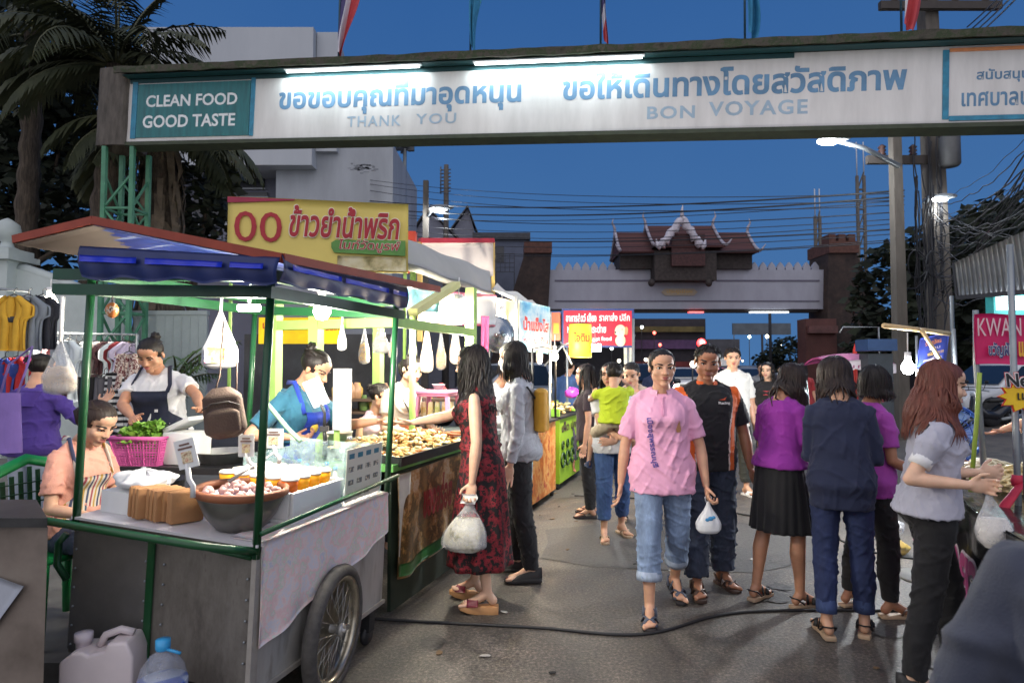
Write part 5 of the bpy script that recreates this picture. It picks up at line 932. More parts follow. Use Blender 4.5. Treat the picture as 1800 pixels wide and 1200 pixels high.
for k, (y, lab) in enumerate(((.25, 'white plastic tub with a price label at the left of the fried food tray'), (.55, 'cream tub behind the fried food with a blue number label'))):
    t_ = thing('food_tub', lab, 'tub', fs(-.78, y, .945), rot=srot, group='tubs beside the fried food'); q = MB(); q.lathe([(0, 0), (.09, 0), (.105, .12), (.11, .125), (.1, .122), (.085, .01), (0, .01)], n=24); q.build('tub_body', M('tub_cream', S(228, 224, 205), .4), t_); q = MB(); q.lathe([(0, .09), (.06, .11), (.098, .10)], n=18); q.build('food', M('stew_brown', S(150, 85, 45), .4, var=.3, vs=30), t_)
    q = MB(); q.box((.112, -.02, .07), (.003, .07, .06)); q.build('price_label', CARD, t_); letters('10' if k else '20', ((.1145, -.045, .05), (0, 1, 0), (0, 0, 1)), .05, .04, M('label_blue', S(40, 60, 140), .5), t_)
for k in range(9):
    t_ = thing('food_pack', 'clear pack of prepared food stacked on the counter behind the tray', 'food pack', fs(-.75+.12*(k % 3), .75+.12*(k//3), .945+.0), rot=(0, 0, rnd.uniform(-.5, .2)), group='clear food packs on the counter'); q = MB(); q.box((0, 0, .03), (.10, .09, .05), taper=.85); finish(q.build('food_mass', Mmix('pack_food', [(.3, S(120, 140, 60)), (.5, S(210, 190, 140)), (.66, S(190, 110, 60))], 25, .4, 'LINEAR'), t_), .01); q = MB(); q.box((0, 0, .031), (.108, .098, .058), taper=.88); q.build('film', Mfilm('pack_film', S(225, 228, 230), .22), t_)
# clear standing containers, lamp
t_ = thing('upright_board', 'tall white board fixed upright to the pale green stall frame', 'board', fs(-.42, .06, 1.14), rot=srot); q = MB(); q.bbox((-.065, 0, 0), (.065, .02, .40)); q.build('board', M('board_white', S(225, 226, 228), .5, var=.03), t_); q = MB(); q.bbox((-.07, .021, -.2), (-.04, .045, .35)); q.build('back_batten', LG, t_)
p = P(556, 690, 3.62); t_ = thing('clip_lamp', 'white square clip lamp on a black clamp in front of the teal shirted cook', 'lamp', p, R(10)); Rm = Matrix.Rotation(R(-22), 3, 'Y') @ Matrix.Rotation(R(18), 3, 'X'); q = MB(); q.box((0, 0, 0), (.10, .02, .17), Rm); finish(q.build('lamp_head', M('lamp_white', S(235, 238, 240), .35, es=.15, ecol=(.9, .95, 1)), t_), .009); q = MB(); q.tube([(.02, .02, -.06), (.045, .02, -.12), (.045, .02, -.2)], .009, 7); q.box((.045, .02, -.21), (.05, .03, .03)); q.tube([(.045, .02, -.22), (.05, .02, -.28)], .012, 7); q.build('clamp', BLK, t_)
q = MB(); q.tube([P(462, 700, 3.55), P(505, 752, 3.45), P(528, 775, 3.4)], .013, 8); q.build('green_pipe', M('pale_green_pipe', S(150, 190, 160), .4), label='pale green pipe sloping across the front of the teal shirted cook', cat='pipe')
# yellow banner above
YB = M('banner_yellow', S(234, 212, 112), .5, var=.05, vs=3); a, c = P(401, 345, 4.15), P(718, 343, 4.35); bb = thing('yellow_banner', 'large yellow stall banner with red Thai lettering above the cart roof', 'banner', (a+c)/2)
xd = Vector((c.x-a.x, c.y-a.y, 0)).normalized(); WB = (Vector((c.x-a.x, c.y-a.y, 0))).length; HB = a.z-P(716, 478, 4.3).z; bb.location = (a.x, a.y, a.z-HB); bb.rotation_euler = (0, 0, math.atan2(xd.y, xd.x))
q = MB(); q.grid(lambda u, v: (u*WB, -.006*math.sin(u*5), v*HB), 30, 8, thick=.012); q.build('sheet', YB, bb)
q = MB(); q.prism([(0, HB-.005), (.0, HB-.045), (WB*.12, HB-.035), (WB*.36, HB-.012), (WB*.36, HB-.005)], ((0, -.011, 0), (1, 0, 0), (0, 0, 1)), .003); q.build('maroon_edge', M('maroon_edge', S(165, 35, 70), .5), bb)
q = MB(); q.prism([(WB*.58, HB*.26), (WB*.565, HB*.33), (WB*.565, HB*.4), (WB*.59, HB*.44), (WB*.985, HB*.46), (WB*.985, HB*.24)], ((0, -.012, 0), (1, 0, 0), (0, 0, 1)), .004); q.build('green_plaque', M('plaque_green', S(95, 150, 70), .5), bb)
q = MB(); q.grid(lambda u, v: (WB*(.6+.39*u), -.0125-.001*math.sin(u*5), HB*(.02+.2*v)), 8, 4, thick=.001); q.build('rice_picture', Mmix('rice_photo', [(.35, S(225, 215, 180)), (.52, S(205, 190, 140)), (.66, S(120, 110, 60))], 9, .5, 'LINEAR', 5), bb)
RL = M('red_lettering', S(178, 34, 48), .5); WO = M('white_outline', S(236, 228, 205), .5)
xl = lambda px: WB*(px-401)/317; zl = lambda py: HB*(1-(py-345)/133)
for mt, off, ly in ((WO, .035, -.012), (RL, .012, -.0145)):
    letters('ข้าวยำน้ำพริก', ((xl(507)-(.006 if off > .03 else 0), ly, zl(416)-(.006 if off > .03 else 0)), (1, 0, 0), (0, 0, 1)), xl(702)-xl(507)+(.012 if off > .03 else 0), zl(357)-zl(416)+(.012 if off > .03 else 0), mt, bb, off=off, shear=.18)
letters('00', ((xl(413), -.0125, zl(428)), (1, 0, 0), (0, 0, 1)), xl(494)-xl(413), zl(372)-zl(428), RL, bb, off=.0, bev=.0006)
for mt, off, ly, g in ((WO, .03, -.0165, .003), (RL, .0, -.019, 0)): letters('ไนท์วัดบูรพ์', ((xl(594)-g, ly, zl(442)-g), (1, 0, 0), (0, 0, 1)), xl(704)-xl(594)+2*g, zl(418)-zl(442)+2*g, mt, bb, off=off, shear=.15, bev=.006)
for x in (.02, WB-.02): q = MB(); q.tube([(x, .03, -1.0 if x < .1 else -.6), (x, .03, HB)], .012, 7); q.build('pole', LG, bb)
# small yellow sign behind
a, c = P(455, 558, 6.0), P(602, 604, 6.0); t_ = thing('yellow_sign', 'bright yellow sign with red Thai lettering hanging behind the teal shirted cook', 'sign', (a.x, 6.0, c.z)); w, h = c.x-a.x, a.z-c.z; q = MB(); q.bbox((0, 0, 0), (w, .02, h)); q.build('board', M('sign_yellow', S(245, 205, 20), .5, es=.25, ecol=S(245, 200, 10)), t_)
letters('เส้นหมู เต้าสวน', ((.04, -.001, h*.48), (1, 0, 0), (0, 0, 1)), w*.58, h*.42, M('sign_red', S(190, 50, 40), .5), t_); letters('ข้าวมันไก่', ((w*.68, -.001, h*.5), (1, 0, 0), (0, 0, 1)), w*.28, h*.3, M('sign_red', S(190, 50, 40), .5), t_, bev=.004)
letters('โทร 089 555', ((.18, -.001, h*.12), (1, 0, 0), (0, 0, 1)), w*.28, h*.18, BLK, t_, bev=.003) if False else None
q = MB(); q.tube([(.05, .03, h), (.05, .03, h+.5)], .005, 5); q.tube([(w-.05, .03, h), (w-.05, .03, h+.5)], .005, 5); q.build('hanger', RUB, t_)
# ================================================================== canopy stall further on
CAN = M('grey_tarpaulin', S(168, 165, 160), .7, var=.10, vs=2, bmp=.2, bs=10); cs = thing('canopy_stall', 'stall under a sagging grey tarpaulin canopy with pink edged white panel', 'market stall', (-.75, 5.3, 0), -R(19))
q = MB()
def canf(u, v):
    lo = P(726, 462, 4.7).lerp(P(872, 512, 6.6), u); hi = P(722, 420, 5.3).lerp(P(868, 476, 7.1), u)
    p = lo.lerp(hi, v); return p+Vector((-.05, 0, .06*math.sin(v*3.14)+.01*math.sin(u*12.5)))
q.grid(canf, 40, 14, thick=.006); q.build('canopy', CAN, cs, world=True)
q = MB(); q.tube([canf(k/10, 0)+Vector((0, 0, -.03)) for k in range(11)], .03, 8); q.build('rolled_edge', M('grey_roll', S(120, 118, 112), .7), cs, world=True)
q = MB(); q.grid(lambda u, v: P(735, 512, 4.85).lerp(P(870, 522, 6.4), u).lerp(P(735, 566, 4.85).lerp(P(870, 571, 6.4), u), v)+Vector((.03*math.sin(u*9), 0, 0)), 20, 4, thick=.003); q.build('white_panel', M('panel_white', S(232, 228, 222), .5, var=.03), cs, world=True)
q = MB(); q.tube([P(735, 511, 4.84), P(870, 521, 6.38)], .018, 6); q.tube([P(735, 567, 4.84), P(870, 572, 6.38)], .012, 6); q.build('panel_edge', M('pink_edge', S(220, 110, 130), .5), cs, world=True)
q = MB(); q.grid(lambda u, v: P(716, 500, 4.6).lerp(P(775, 506, 4.9), u).lerp(P(716, 545, 4.6).lerp(P(770, 550, 4.9), u), v), 6, 4, thick=.003); q.build('picture_banner', Mmix('garden_print', [(.3, S(60, 110, 70)), (.5, S(120, 180, 200)), (.62, S(150, 195, 215)), (.7, S(215, 200, 120))], 7, .5, 'LINEAR'), cs, world=True)
for p0, p1 in ((P(748, 455, 5.0), None), (P(868, 510, 6.8), None)): q = MB(); q.tube([(p0.x-.1, p0.y, 0), (p0.x-.1, p0.y, p0.z)], .025, 8); q.build('post', LG, cs, world=True)
q = MB(); o = Vector((-.30, 5.25, 0)); q.add([o+SUPU*x+SUPV*y+Vector((0, 0, z)) for z in (0, .93) for x, y in ((0, 0), (0, 1.2), (.8, 1.2), (.8, 0))], [(0, 1, 5, 4), (1, 2, 6, 5), (2, 3, 7, 6), (3, 0, 4, 7), (4, 5, 6, 7)]); q.build('counter', M('counter_white', S(110, 120, 118), .5, var=.1), cs, world=True)
a, c = P(740, 424, 6.6), P(867, 478, 7.3); t_ = thing('back_board', 'white notice board with red top edge rising behind the grey canopy', 'board', a); q = MB(); q.grid(lambda u, v: P(738, 424, 6.6).lerp(P(866, 424, 7.3), u).lerp(P(738, 470, 6.6).lerp(P(866, 486, 7.3), u), v), 4, 4, thick=.02); q.build('board', M('board_pale', S(200, 190, 185), .6, var=.12, vs=2), t_, world=True); q = MB(); q.bar(P(738, 423, 6.58), P(867, 423, 7.28), .05); q.build('red_edge', M('edge_red', S(165, 45, 60), .5), t_, world=True); q = MB(); q.bar(P(867, 426, 7.3), P(867, 560, 7.3), .04); q.bar(P(738, 426, 6.6), P(738, 600, 6.6), .05); q.build('yellow_pole', M('pole_yellow', S(205, 175, 100), .5), t_, world=True)
q = MB(); q.bar(P(723, 408, 5.6), P(723, 480, 5.6), .09, .09); q.build('red_post', M('red_post', S(180, 60, 40), .6), label='short red post just right of the yellow stall banner', cat='post')
# pink stool used as a shelf
t_ = thing('pink_stool', 'translucent pink plastic stool used as a shelf over packed snacks', 'stool', P(770, 731, 5.2), -R(19)); PS = M('stool_pink', S(240, 150, 190), .35, var=.05); q = MB(); q.box((0, 0, .20), (.30, .26, .03)); q.box((0, 0, .175), (.28, .24, .02)); finish(q.build('seat', PS, t_), .008)
for x in (-.13, .13):
    for y in (-.1, .1): q = MB(); q.bar((x*1.1, y*1.1, 0), (x, y, .165), .03); q.build('leg', PS, t_)
for k in range(5): o = tag(MB().box((0, 0, .06), (.05, .05, .12), taper=.8).build('snack_jar', Mmix('snack_%d' % (k % 3), [(.3, S(*[(200, 160, 60), (225, 205, 120), (170, 190, 80)][k % 3])), (.7, S(235, 225, 200))], 20, .4, 'LINEAR')), 'small snack pack standing under the pink stool', 'snack pack', 'snack packs under the pink stool'); finish(o, .008); o.location = P(745+k*12, 731, 5.25)
t_ = thing('white_cup', 'small white bowl resting on top of the pink stool', 'bowl', P(771, 684, 5.2)+Vector((0, 0, .0))); q = MB(); q.lathe([(0, 0), (.03, 0), (.055, .045), (.058, .045), (.05, .04), (.028, .006), (0, .006)], n=20); q.build('bowl', WHITE, t_); t_.location.z = P(770, 731, 5.2).z+.217
# round lid, cloths, blue banner
t_ = thing('round_lid', 'shiny round steel lid hanging on edge behind the grey cardigan woman', 'lid', P(876, 588, 6.4), R(25)); q = MB(); q.lathe([(0, .03), (.03, .03), (.035, .01), (.12, .02), (.185, 0), (.19, -.01), (.18, -.012), (0, -.004)], n=36, rot=Matrix.Rotation(R(90), 3, 'X')); q.build('disc', M('bright_steel', S(190, 192, 192), .22, .85, var=.05), t_); q = MB(); q.tube([(-.02, -.03, 0), (-.02, -.06, 0), (.02, -.06, 0), (.02, -.03, 0)], .006, 6); q.build('handle', BLK, t_)
def hung(name, lab, cat, pts, mat, wav=.03, n=16, thick=.004, f=11):
    a, b_, c, d = pts; q = MB(); nn = (b_-a).cross(d-a).normalized(); q.grid(lambda u, v: a.lerp(b_, u).lerp(d.lerp(c, u), v)+nn*wav*math.sin(u*f+v*2)*(.3+v), n*2, n, thick=thick); return q.build(name, mat, label=lab, cat=cat)
hung('pink_cloth', 'long pink cloth hanging left of the shiny round lid', 'cloth', (P(846, 555, 6.0), P(860, 556, 6.0), P(857, 645, 6.0), P(845, 642, 6.0)), M('pink_cloth', S(225, 100, 150), .8, var=.1), .015)
hung('cream_cloth', 'cream lit cloth hung behind the shiny round lid', 'cloth', (P(868, 522, 7.0), P(912, 530, 7.4), P(908, 610, 7.4), P(872, 600, 7.0)), M('cream_cloth', S(232, 215, 180), .8, var=.06), .03)
o = hung('blue_banner', 'light blue drinks banner with red and white lettering behind the cardigan woman', 'banner', (P(913, 527, 7.0), P(966, 540, 7.6), P(964, 622, 7.6), P(913, 616, 7.0)), Mmix('ice_print', [(.3, S(70, 140, 200)), (.46, S(130, 195, 225)), (.58, S(205, 228, 238)), (.72, S(90, 170, 210))], 3.5, .5, 'LINEAR', 4), .01)
a = P(917, 580, 6.93); xx = (P(962, 580, 7.5)-a); xx.z = 0; w = xx.length; xx.normalize()
letters('น้ำแข็งไส', (a, xx, (0, 0, 1)), w, .16, M('banner_red', S(215, 70, 60), .5), o, world=True, off=.02, lift=.02); letters('หวานเย็น', (P(917, 602, 6.93), xx, (0, 0, 1)), w*.95, .08, M('banner_red', S(215, 70, 60), .5), o, world=True, lift=.02)
q = MB(); q.tube([P(868, 508, 6.6), P(974, 557, 7.8)], .022, 8); q.tube([P(908, 520, 6.9), P(906, 640, 6.9)], .02, 8); q.tube([P(968, 548, 7.7), P(966, 780, 7.7)], .014, 8); q.build('awning_pipes', M('frame_white', S(205, 205, 200), .5), label='white pipe frame edge running along the stalls above the blue banner', cat='frame')
hung('white_awning', 'white lit awning sheet over the shaved ice stall', 'awning', (P(868, 505, 6.6), P(972, 556, 7.8), P(935, 528, 9.0), P(872, 500, 7.8)), M('awning_white', S(222, 215, 205), .7), .02)
a, c = P(970, 549, 7.5), P(985, 598, 7.5); t_ = thing('panel_sign', 'narrow orange and olive panel sign on the pipe frame', 'sign', (a.x, 7.5, c.z)); w, h = c.x-a.x, a.z-c.z; q = MB(); q.bbox((0, 0, 0), (w, .03, h)); q.build('board', M('panel_orange', S(185, 95, 70), .5, var=.2), t_); q = MB(); q.bbox((w*.2, -.006, h*.25), (w*.8, -.001, h*.62)); q.build('olive_square', M('olive', S(150, 140, 50), .5), t_)
# orange front counter and green counter
def counter(lab, o, L_, D_, z, front, top, name='food_counter'):
    t_ = thing(name, lab, 'counter', o, -R(19)); q = MB(); q.bbox((-D_, 0, .08), (0, L_, z-.03)); q.build('cabinet', front, t_); q = MB(); q.bbox((-D_-.03, -.03, z-.027), (.03, L_+.03, z)); q.build('worktop', top, t_)
    for x in (-D_+.04, -.04):
        for y in (.04, L_-.04): q = MB(); q.tube([(x, y, 0), (x, y, .08)], .025, 8); q.build('foot', RUB, t_)
    return t_
oc = counter('food counter with orange snack picture on its front beside the cardigan woman', (.22, 6.75, 0), .95, .5, .93, Mmix('orange_print', [(.3, S(190, 95, 40)), (.45, S(225, 135, 60)), (.56, S(235, 190, 120)), (.64, S(205, 90, 45)), (.75, S(140, 60, 35))], 7, .4, 'LINEAR', 3), BLK)
q = MB(); q.tube([(0, 0, .93), (0, 0, 1.75), (-.02, .5, 1.78), (0, .95, 1.75), (0, .95, .93)], .014, 8); q.tube([(-.5, 0, .93), (-.5, 0, 1.75)], .014, 8); q.tube([(-.5, .95, .93), (-.5, .95, 1.75)], .014, 8); q.bbox((-.5, .0, 1.05), (0, .02, 1.07)); q.build('black_frame', BLK, oc)
gc = counter('lime green food counter with black ring ornaments heaped with pale snacks', (.60, 7.95, 0), 1.3, .6, .92, M('lime_front', S(150, 190, 50), .45, var=.08), BLK)
q = MB()
for k in range(5):
    q.tube([(.012, .14+k*.25+math.cos(j/14*6.283)*.09, .36+math.sin(j/14*6.283)*.09) for j in range(15)], .014, 6); q.tube([(.012, .14+k*.25+math.cos(j/14*6.283)*.05, .55+math.sin(j/14*6.283)*.05) for j in range(15)], .010, 6)
q.build('ring_ornaments', M('ring_dark', S(40, 70, 35), .4), gc)
letters('เผ็ด ปุกปุย', ((.004, .1, .68), (0, 1, 0), (0, 0, 1)), 1.1, .16, M('counter_letters', S(70, 40, 60), .5), gc)
q = MB()
for k in range(150):
    x, y = rnd.uniform(-.55, -.03), rnd.uniform(.03, 1.2); q.ball((x, y, .94+.12*rnd.random()*max(0, 1-((x+.3)/.35)**2)), (rnd.uniform(.03, .06), rnd.uniform(.02, .04), .02), 8, 5, mi=rnd.choice((0, 0, 0, 1, 2)), rot=Matrix.Rotation(rnd.uniform(0, 3), 3, 'Z'))
o = q.build('snack_heap', [M('snack_cream', S(236, 215, 150), .5, var=.2, vs=30), M('snack_orange', S(230, 140, 60), .5), M('snack_green', S(130, 180, 60), .5)], gc); o['kind'] = 'stuff'
q = MB(); q.bbox((-.6, -.02, .925), (.0, .03, 1.02)); q.build('tray_lip', M('lime_lip', S(120, 175, 60), .5), gc)
o = crumple('purple_bag', 'shiny purple gift bag standing behind the pale snack heap', 'bag', P(1005, 700, 8.6), (.10, .08, .07), M('purple_foil', S(160, 60, 170), .25), 9)
hung('counter_banner', 'light blue banner with food print hanging on the counter left of the orange front', 'banner', (P(922, 742, 6.5), P(937, 742, 6.7), P(934, 880, 6.6), P(925, 893, 6.4)), Mmix('aqua_print', [(.3, S(120, 190, 215)), (.55, S(175, 215, 228)), (.66, S(235, 225, 200)), (.72, S(190, 90, 60))], 5, .5, 'LINEAR'), .008)
a, c = P(1000, 570, 7.7), P(1040, 628, 7.7); t_ = thing('lantern_banner', 'glowing yellow drum shaped banner lit from inside near the red poster', 'lantern', (P(1020, 600, 7.7).x, 7.7, c.z)); w, h = c.x-a.x, a.z-c.z; q = MB(); q.lathe([(w/2, 0), (w/2*1.02, h*.5), (w/2, h)], n=28); q.build('glow_sheet', Mmix('lantern_yellow', [(.3, S(235, 170, 30)), (.55, S(250, 205, 60)), (.7, S(225, 190, 50))], 5, .5, 'LINEAR'), t_)
MATS['lantern_yellow'].node_tree.nodes['Principled BSDF'].inputs['Emission Color'].default_value = (1, .55, .06, 1); MATS['lantern_yellow'].node_tree.nodes['Principled BSDF'].inputs['Emission Strength'].default_value = .75  # emission put into the sheet for the lamp shining through it
letters('ไอติม', ((-w*.36, -w/2*1.0-.004, h*.45), (1, 0, 0), (0, 0, 1)), w*.7, h*.3, M('lantern_red', S(200, 90, 40), .5), t_, off=.02); q = MB(); q.tube([(0, 0, h), (0, 0, h+.15)], .006, 6); q.lathe([(w*.47, h-.004), (w*.5, h+.004), (w*.5, h+.012), (w*.47, h+.012)], n=24); q.build('top_ring', BLK, t_)
lamp(t_, (0, 0, -.08), 70, (1, .72, .4), .08)
# red poster with a puppy picture
a, c = P(991, 546, 9.2), P(1111, 607, 9.2); t_ = thing('red_poster', 'red Thai poster with a cream puppy picture on a blue frame', 'poster', (a.x, 9.2, c.z)); w, h = c.x-a.x, a.z-c.z
q = MB(); q.bbox((0, 0, 0), (w, .03, h)); q.build('board', M('poster_red', S(205, 30, 55), .5, es=.12, ecol=S(205, 20, 45)), t_); q = MB()
for lo, hi in (((-.03, -.01, -.03), (w+.03, .035, -.001)), ((-.03, -.01, h+.001), (w+.03, .035, h+.03)), ((-.03, -.01, 0), (-.001, .035, h)), ((w+.001, -.01, 0), (w+.03, .035, h))): q.bbox(lo, hi)
q.build('blue_frame', M('frame_blue', S(50, 65, 120), .5), t_)
for bd_, x0, x1, y0, y1 in (('อาหารสัตว์ เลี้ยง', .03, .48, .68, .94), ('ราคาส่ง ปลีก', .52, .97, .70, .94), ('หมา แมว กระต่าย', .05, .62, .36, .62), ('pet food', .42, .70, .10, .26)): letters(bd_, ((w*x0, -.001, h*y0), (1, 0, 0), (0, 0, 1)), w*(x1-x0), h*(y1-y0), M('poster_white', S(238, 232, 232), .5), t_, off=.02)
q = MB(); px_, pz_ = w*.83, h*.32
q.ball((px_, -.012, pz_+h*.1), (w*.085, .012, h*.18), mi=0); q.ball((px_+w*.0, -.012, pz_-h*.18), (w*.08, .010, h*.17), mi=0); q.ball((px_-w*.045, -.018, pz_+h*.04), (w*.045, .012, h*.07), mi=0); q.ball((px_-w*.075, -.024, pz_+h*.05), (w*.014, .008, h*.028), mi=1); q.ball((px_+w*.02, -.02, pz_+h*.14), (w*.011, .006, h*.02), mi=1); q.ball((px_+w*.085, -.014, pz_+h*.1), (w*.03, .01, h*.12), mi=2)
q.build('puppy_picture', [M('puppy_cream', S(238, 222, 190), .6), BLK, M('puppy_ear', S(205, 165, 115), .6)], t_)
for x in (.05, w-.05): q = MB(); q.tube([(x, .05, -c.z), (x, .05, h)], .018, 7); q.build('pole', STL, t_)
hung('strip_banner', 'narrow white strip banner with faint print right of the red poster', 'banner', (P(1095, 560, 9.6), P(1111, 560, 9.6), P(1110, 640, 9.6), P(1097, 640, 9.6)), Mmix('strip_print', [(.3, S(190, 205, 170)), (.55, S(225, 228, 220)), (.7, S(215, 160, 150))], 6, .5, 'LINEAR'), .006)
q = MB(); q.tube([(P(1113, 640, 9.0).x, 9.0, 0), (P(1113, 560, 9.0).x, 9.0, P(0, 560, 9.0).z)], .02, 8); q.tube([P(975, 612, 8.6), P(1008, 600, 8.4)], .014, 6); q.tube([P(957, 643, 7.9), P(990, 605, 7.9)], .012, 6); q.tube([P(985, 600, 7.95), P(1005, 640, 7.95)], .012, 6); q.build('steel_stand', STL, label='thin steel stand poles behind the snack heap beside the red poster', cat='stand')
q = MB(); q.bbox((P(1005, 0, 9).x, 9.0, 0), (P(1120, 0, 9).x, 9.5, .9)); o = q.build('back_counter', M('counter_dark', (.06, .065, .07), .6), label='dark counter standing below the red dog poster', cat='counter')
# ================================================================== clothes racks at the left
def garment(kind, mat, w=.46, h=.6):
    q = MB()
    def f(u, v):
        x = (u-.5)*2; hw = w/2
        if kind == 'top':
            k = (.30+.70*min(1, v/.16)) if v < .16 else (1 if v < .36 else .70+.30*max(0, 1-(v-.36)/.05)); k *= 1+.04*math.sin(v*7)
        elif kind == 'skirt': k = .45+.55*v
        elif kind == 'pants': k = .75-.1*v
        else: k = (.35+.65*min(1, v/.15)) if v < .3 else .62+.38*v
        return (x*hw*k, .018*math.sin(x*8+v*3)+.012*math.sin(x*17), -v*h)
    q.grid(f, 30, 20, thick=.02); return q
def hang(kind, lab, p, mat, rz, w=.46, h=.6, grp='clothes hanging on the racks', logo=0):
    nm = {'top': 'hanging_shirt', 'skirt': 'hanging_skirt', 'pants': 'hanging_trousers', 'dress': 'hanging_dress'}[kind]
    t_ = thing(nm, lab, 'clothing', p, rz, grp); garment(kind, mat, w, h).build('cloth', mat, t_)
    q = MB(); q.tube([(-.18*w/.46, .01, -.04), (0, .01, .03), (.18*w/.46, .01, -.04)], .006, 6); q.tube([(0, .01, .03), (0, .01, .07), (.02, .01, .09), (.03, .01, .075)], .004, 5); q.build('hanger', BLK, t_)
    if logo: q = MB(); q.ball((0, -.022, -h*.42), (.075, .006, .03)); q.build('chest_print', BLK, t_)
q = MB(); q.tube([P(-20, 507, 6.2), P(52, 511, 6.2)], .014, 7); q.tube([P(52, 511, 6.2), (P(52, 511, 6.2).x, 6.2, .14)], .014, 7); q.build('clothes_rail', STL, label='upper steel clothes rail with hooded tops at the far left', cat='clothes rail')
c_ = lambda n, r, g, b_, **k: M('cloth_'+n, S(r, g, b_), .85, var=.08, bmp=.2, bs=90, **k)
for px, nm, mt, rz in ((-8, 'white', c_('white', 205, 215, 220), .2), (24, 'yellow', c_('yellow', 196, 152, 46), .25), (50, 'grey', c_('grey', 110, 118, 130), .5), (76, 'navy', c_('navyblack', 28, 30, 42), .9)):
    hang('top', {'white': 'pale grey hooded top hanging first on the upper rail', 'yellow': 'mustard yellow hooded top with a dark chest print on the upper rail', 'grey': 'grey hooded top hanging beside the yellow one', 'navy': 'black and white hooded top hanging near the bare bulb'}[nm], P(px, 522, {24: 6.02, 50: 6.1, 72: 6.28}.get(px, 6.2)), mt, rz, .35, .52, logo=nm in 'yellow grey')
q = MB(); q.tube([P(80, 585, 6.6), P(242, 588, 6.8)], .012, 7); q.tube([P(242, 588, 6.8), (P(242, 0, 6.8).x, 6.8, .14)], .013, 7); q.tube([P(80, 585, 6.6), (P(80, 0, 6.6).x, 6.6, .14)], .013, 7); q.build('clothes_rail', STL, label='lower steel clothes rail packed with shirts and skirts', cat='clothes rail')
hues = [('white', 222, 222, 225), ('pale pink', 222, 190, 195), ('maroon', 95, 25, 35), ('white', 225, 225, 225), ('black', 22, 22, 26), ('white', 215, 218, 225), ('silver grey', 170, 168, 172), ('blush', 200, 178, 172), ('dark floral', 70, 40, 45), ('white', 224, 222, 220), ('wine red', 120, 35, 40), ('lilac', 190, 180, 205)]
seen = {}
for k, (n, r, g, b_) in enumerate(hues):
    seen[n] = seen.get(n, 0)+1; extra = 'white shirt hanging among the packed clothes on the lower rail' if n == 'white' else n+' shirt hanging on the lower rail among white ones'
    hang('top' if k % 3 != 2 else 'dress', extra, P(100+k*11.6, 603, 6.62+.016*k), c_(n.replace(' ', '_'), r, g, b_), R(62+rnd.uniform(-10, 10)), .40, .5 if k % 3 != 2 else .62)
for px, kd, lab, mt, yy, hh in ((165, 'pants', 'black trousers hanging below the white shirts', c_('black', 22, 22, 26), 662, .62), (182, 'pants', 'grey trousers hanging left of the striped skirt', c_('midgrey', 90, 88, 95), 662, .66), (206, 'skirt', 'black and white striped long skirt hanging near the apron cook', Mstripe('stripes_bw', [(.6, .6, .6), (.015, .015, .018)], 17, 2, .8), 655, .70), (226, 'skirt', 'patterned skirt with small red and black print beside the striped skirt', Mmix('print_skirt', [(.3, S(200, 185, 175)), (.5, S(100, 30, 40)), (.6, S(215, 205, 195))], 30, .8), 622, .35), (30, 'top', 'red and white top hanging low at the left edge', c_('redtop', 180, 40, 45), 630, .4), (8, 'top', 'blue and red top hanging at the left edge', c_('bluetop', 50, 70, 150), 632, .4), (120, 'top', 'plain white tee hanging in front of the lower rail', c_('white', 222, 222, 225), 600, .5)):
    hang(kd, lab, P(px, yy, 6.3), mt, rnd.uniform(-.2, .3), .36, hh)
# background stall clutter behind the cooks
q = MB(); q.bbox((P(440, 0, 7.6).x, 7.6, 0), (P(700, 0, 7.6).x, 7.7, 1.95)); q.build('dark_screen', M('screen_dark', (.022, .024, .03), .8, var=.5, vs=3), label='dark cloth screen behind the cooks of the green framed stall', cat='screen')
for k in range(26):
    x, y = rnd.uniform(560, 880), rnd.uniform(640, 715); col = rnd.choice(((200, 200, 195), (180, 60, 60), (60, 120, 180), (215, 180, 90), (120, 150, 90), (70, 60, 60), (190, 150, 120)))
    o = tag(MB().lathe([(0, 0), (.05, 0), (.055, .11), (.03, .14), (.022, .17), (0, .17)], n=12).build('sauce_jar', M('jar_%d' % col[0], S(*col), .35)), 'coloured jar on the shelves behind the cooks', 'jar', 'jars on the shelves behind the cooks'); p = P(x, 700 if k % 2 else 722, 6.6+.3*rnd.random()); o.location = p
q = MB()
for y in (700.5, 722.5): a, c = P(550, y, 6.5), P(890, y, 7.0); q.bbox((a.x, 6.5, a.z-.03), (c.x, 7.0, a.z-.005))
for x in (552, 700, 885): p = P(x, 700, 6.75); q.bbox((p.x-.02, 6.73, 0), (p.x+.02, 6.77, P(0, 700, 6.75).z))
q.build('jar_shelf', M('shelf_brown', S(95, 75, 60), .7), label='two level jar shelf behind the cooks under the bulbs', cat='shelf')
p = P(560, 655, 5.2); t_ = thing('tape_roll', 'white ring with a blue clip hanging on the pale green post', 'ring', p); q = MB(); q.tube([(math.cos(k/20*6.283)*.035, 0, math.sin(k/20*6.283)*.05) for k in range(21)], .012, 8); q.build('ring', WHITE, t_); q = MB(); q.bbox((-.012, -.012, .055), (.012, .012, .10)); q.build('clip', M('clip_blue', S(50, 80, 170), .5), t_)
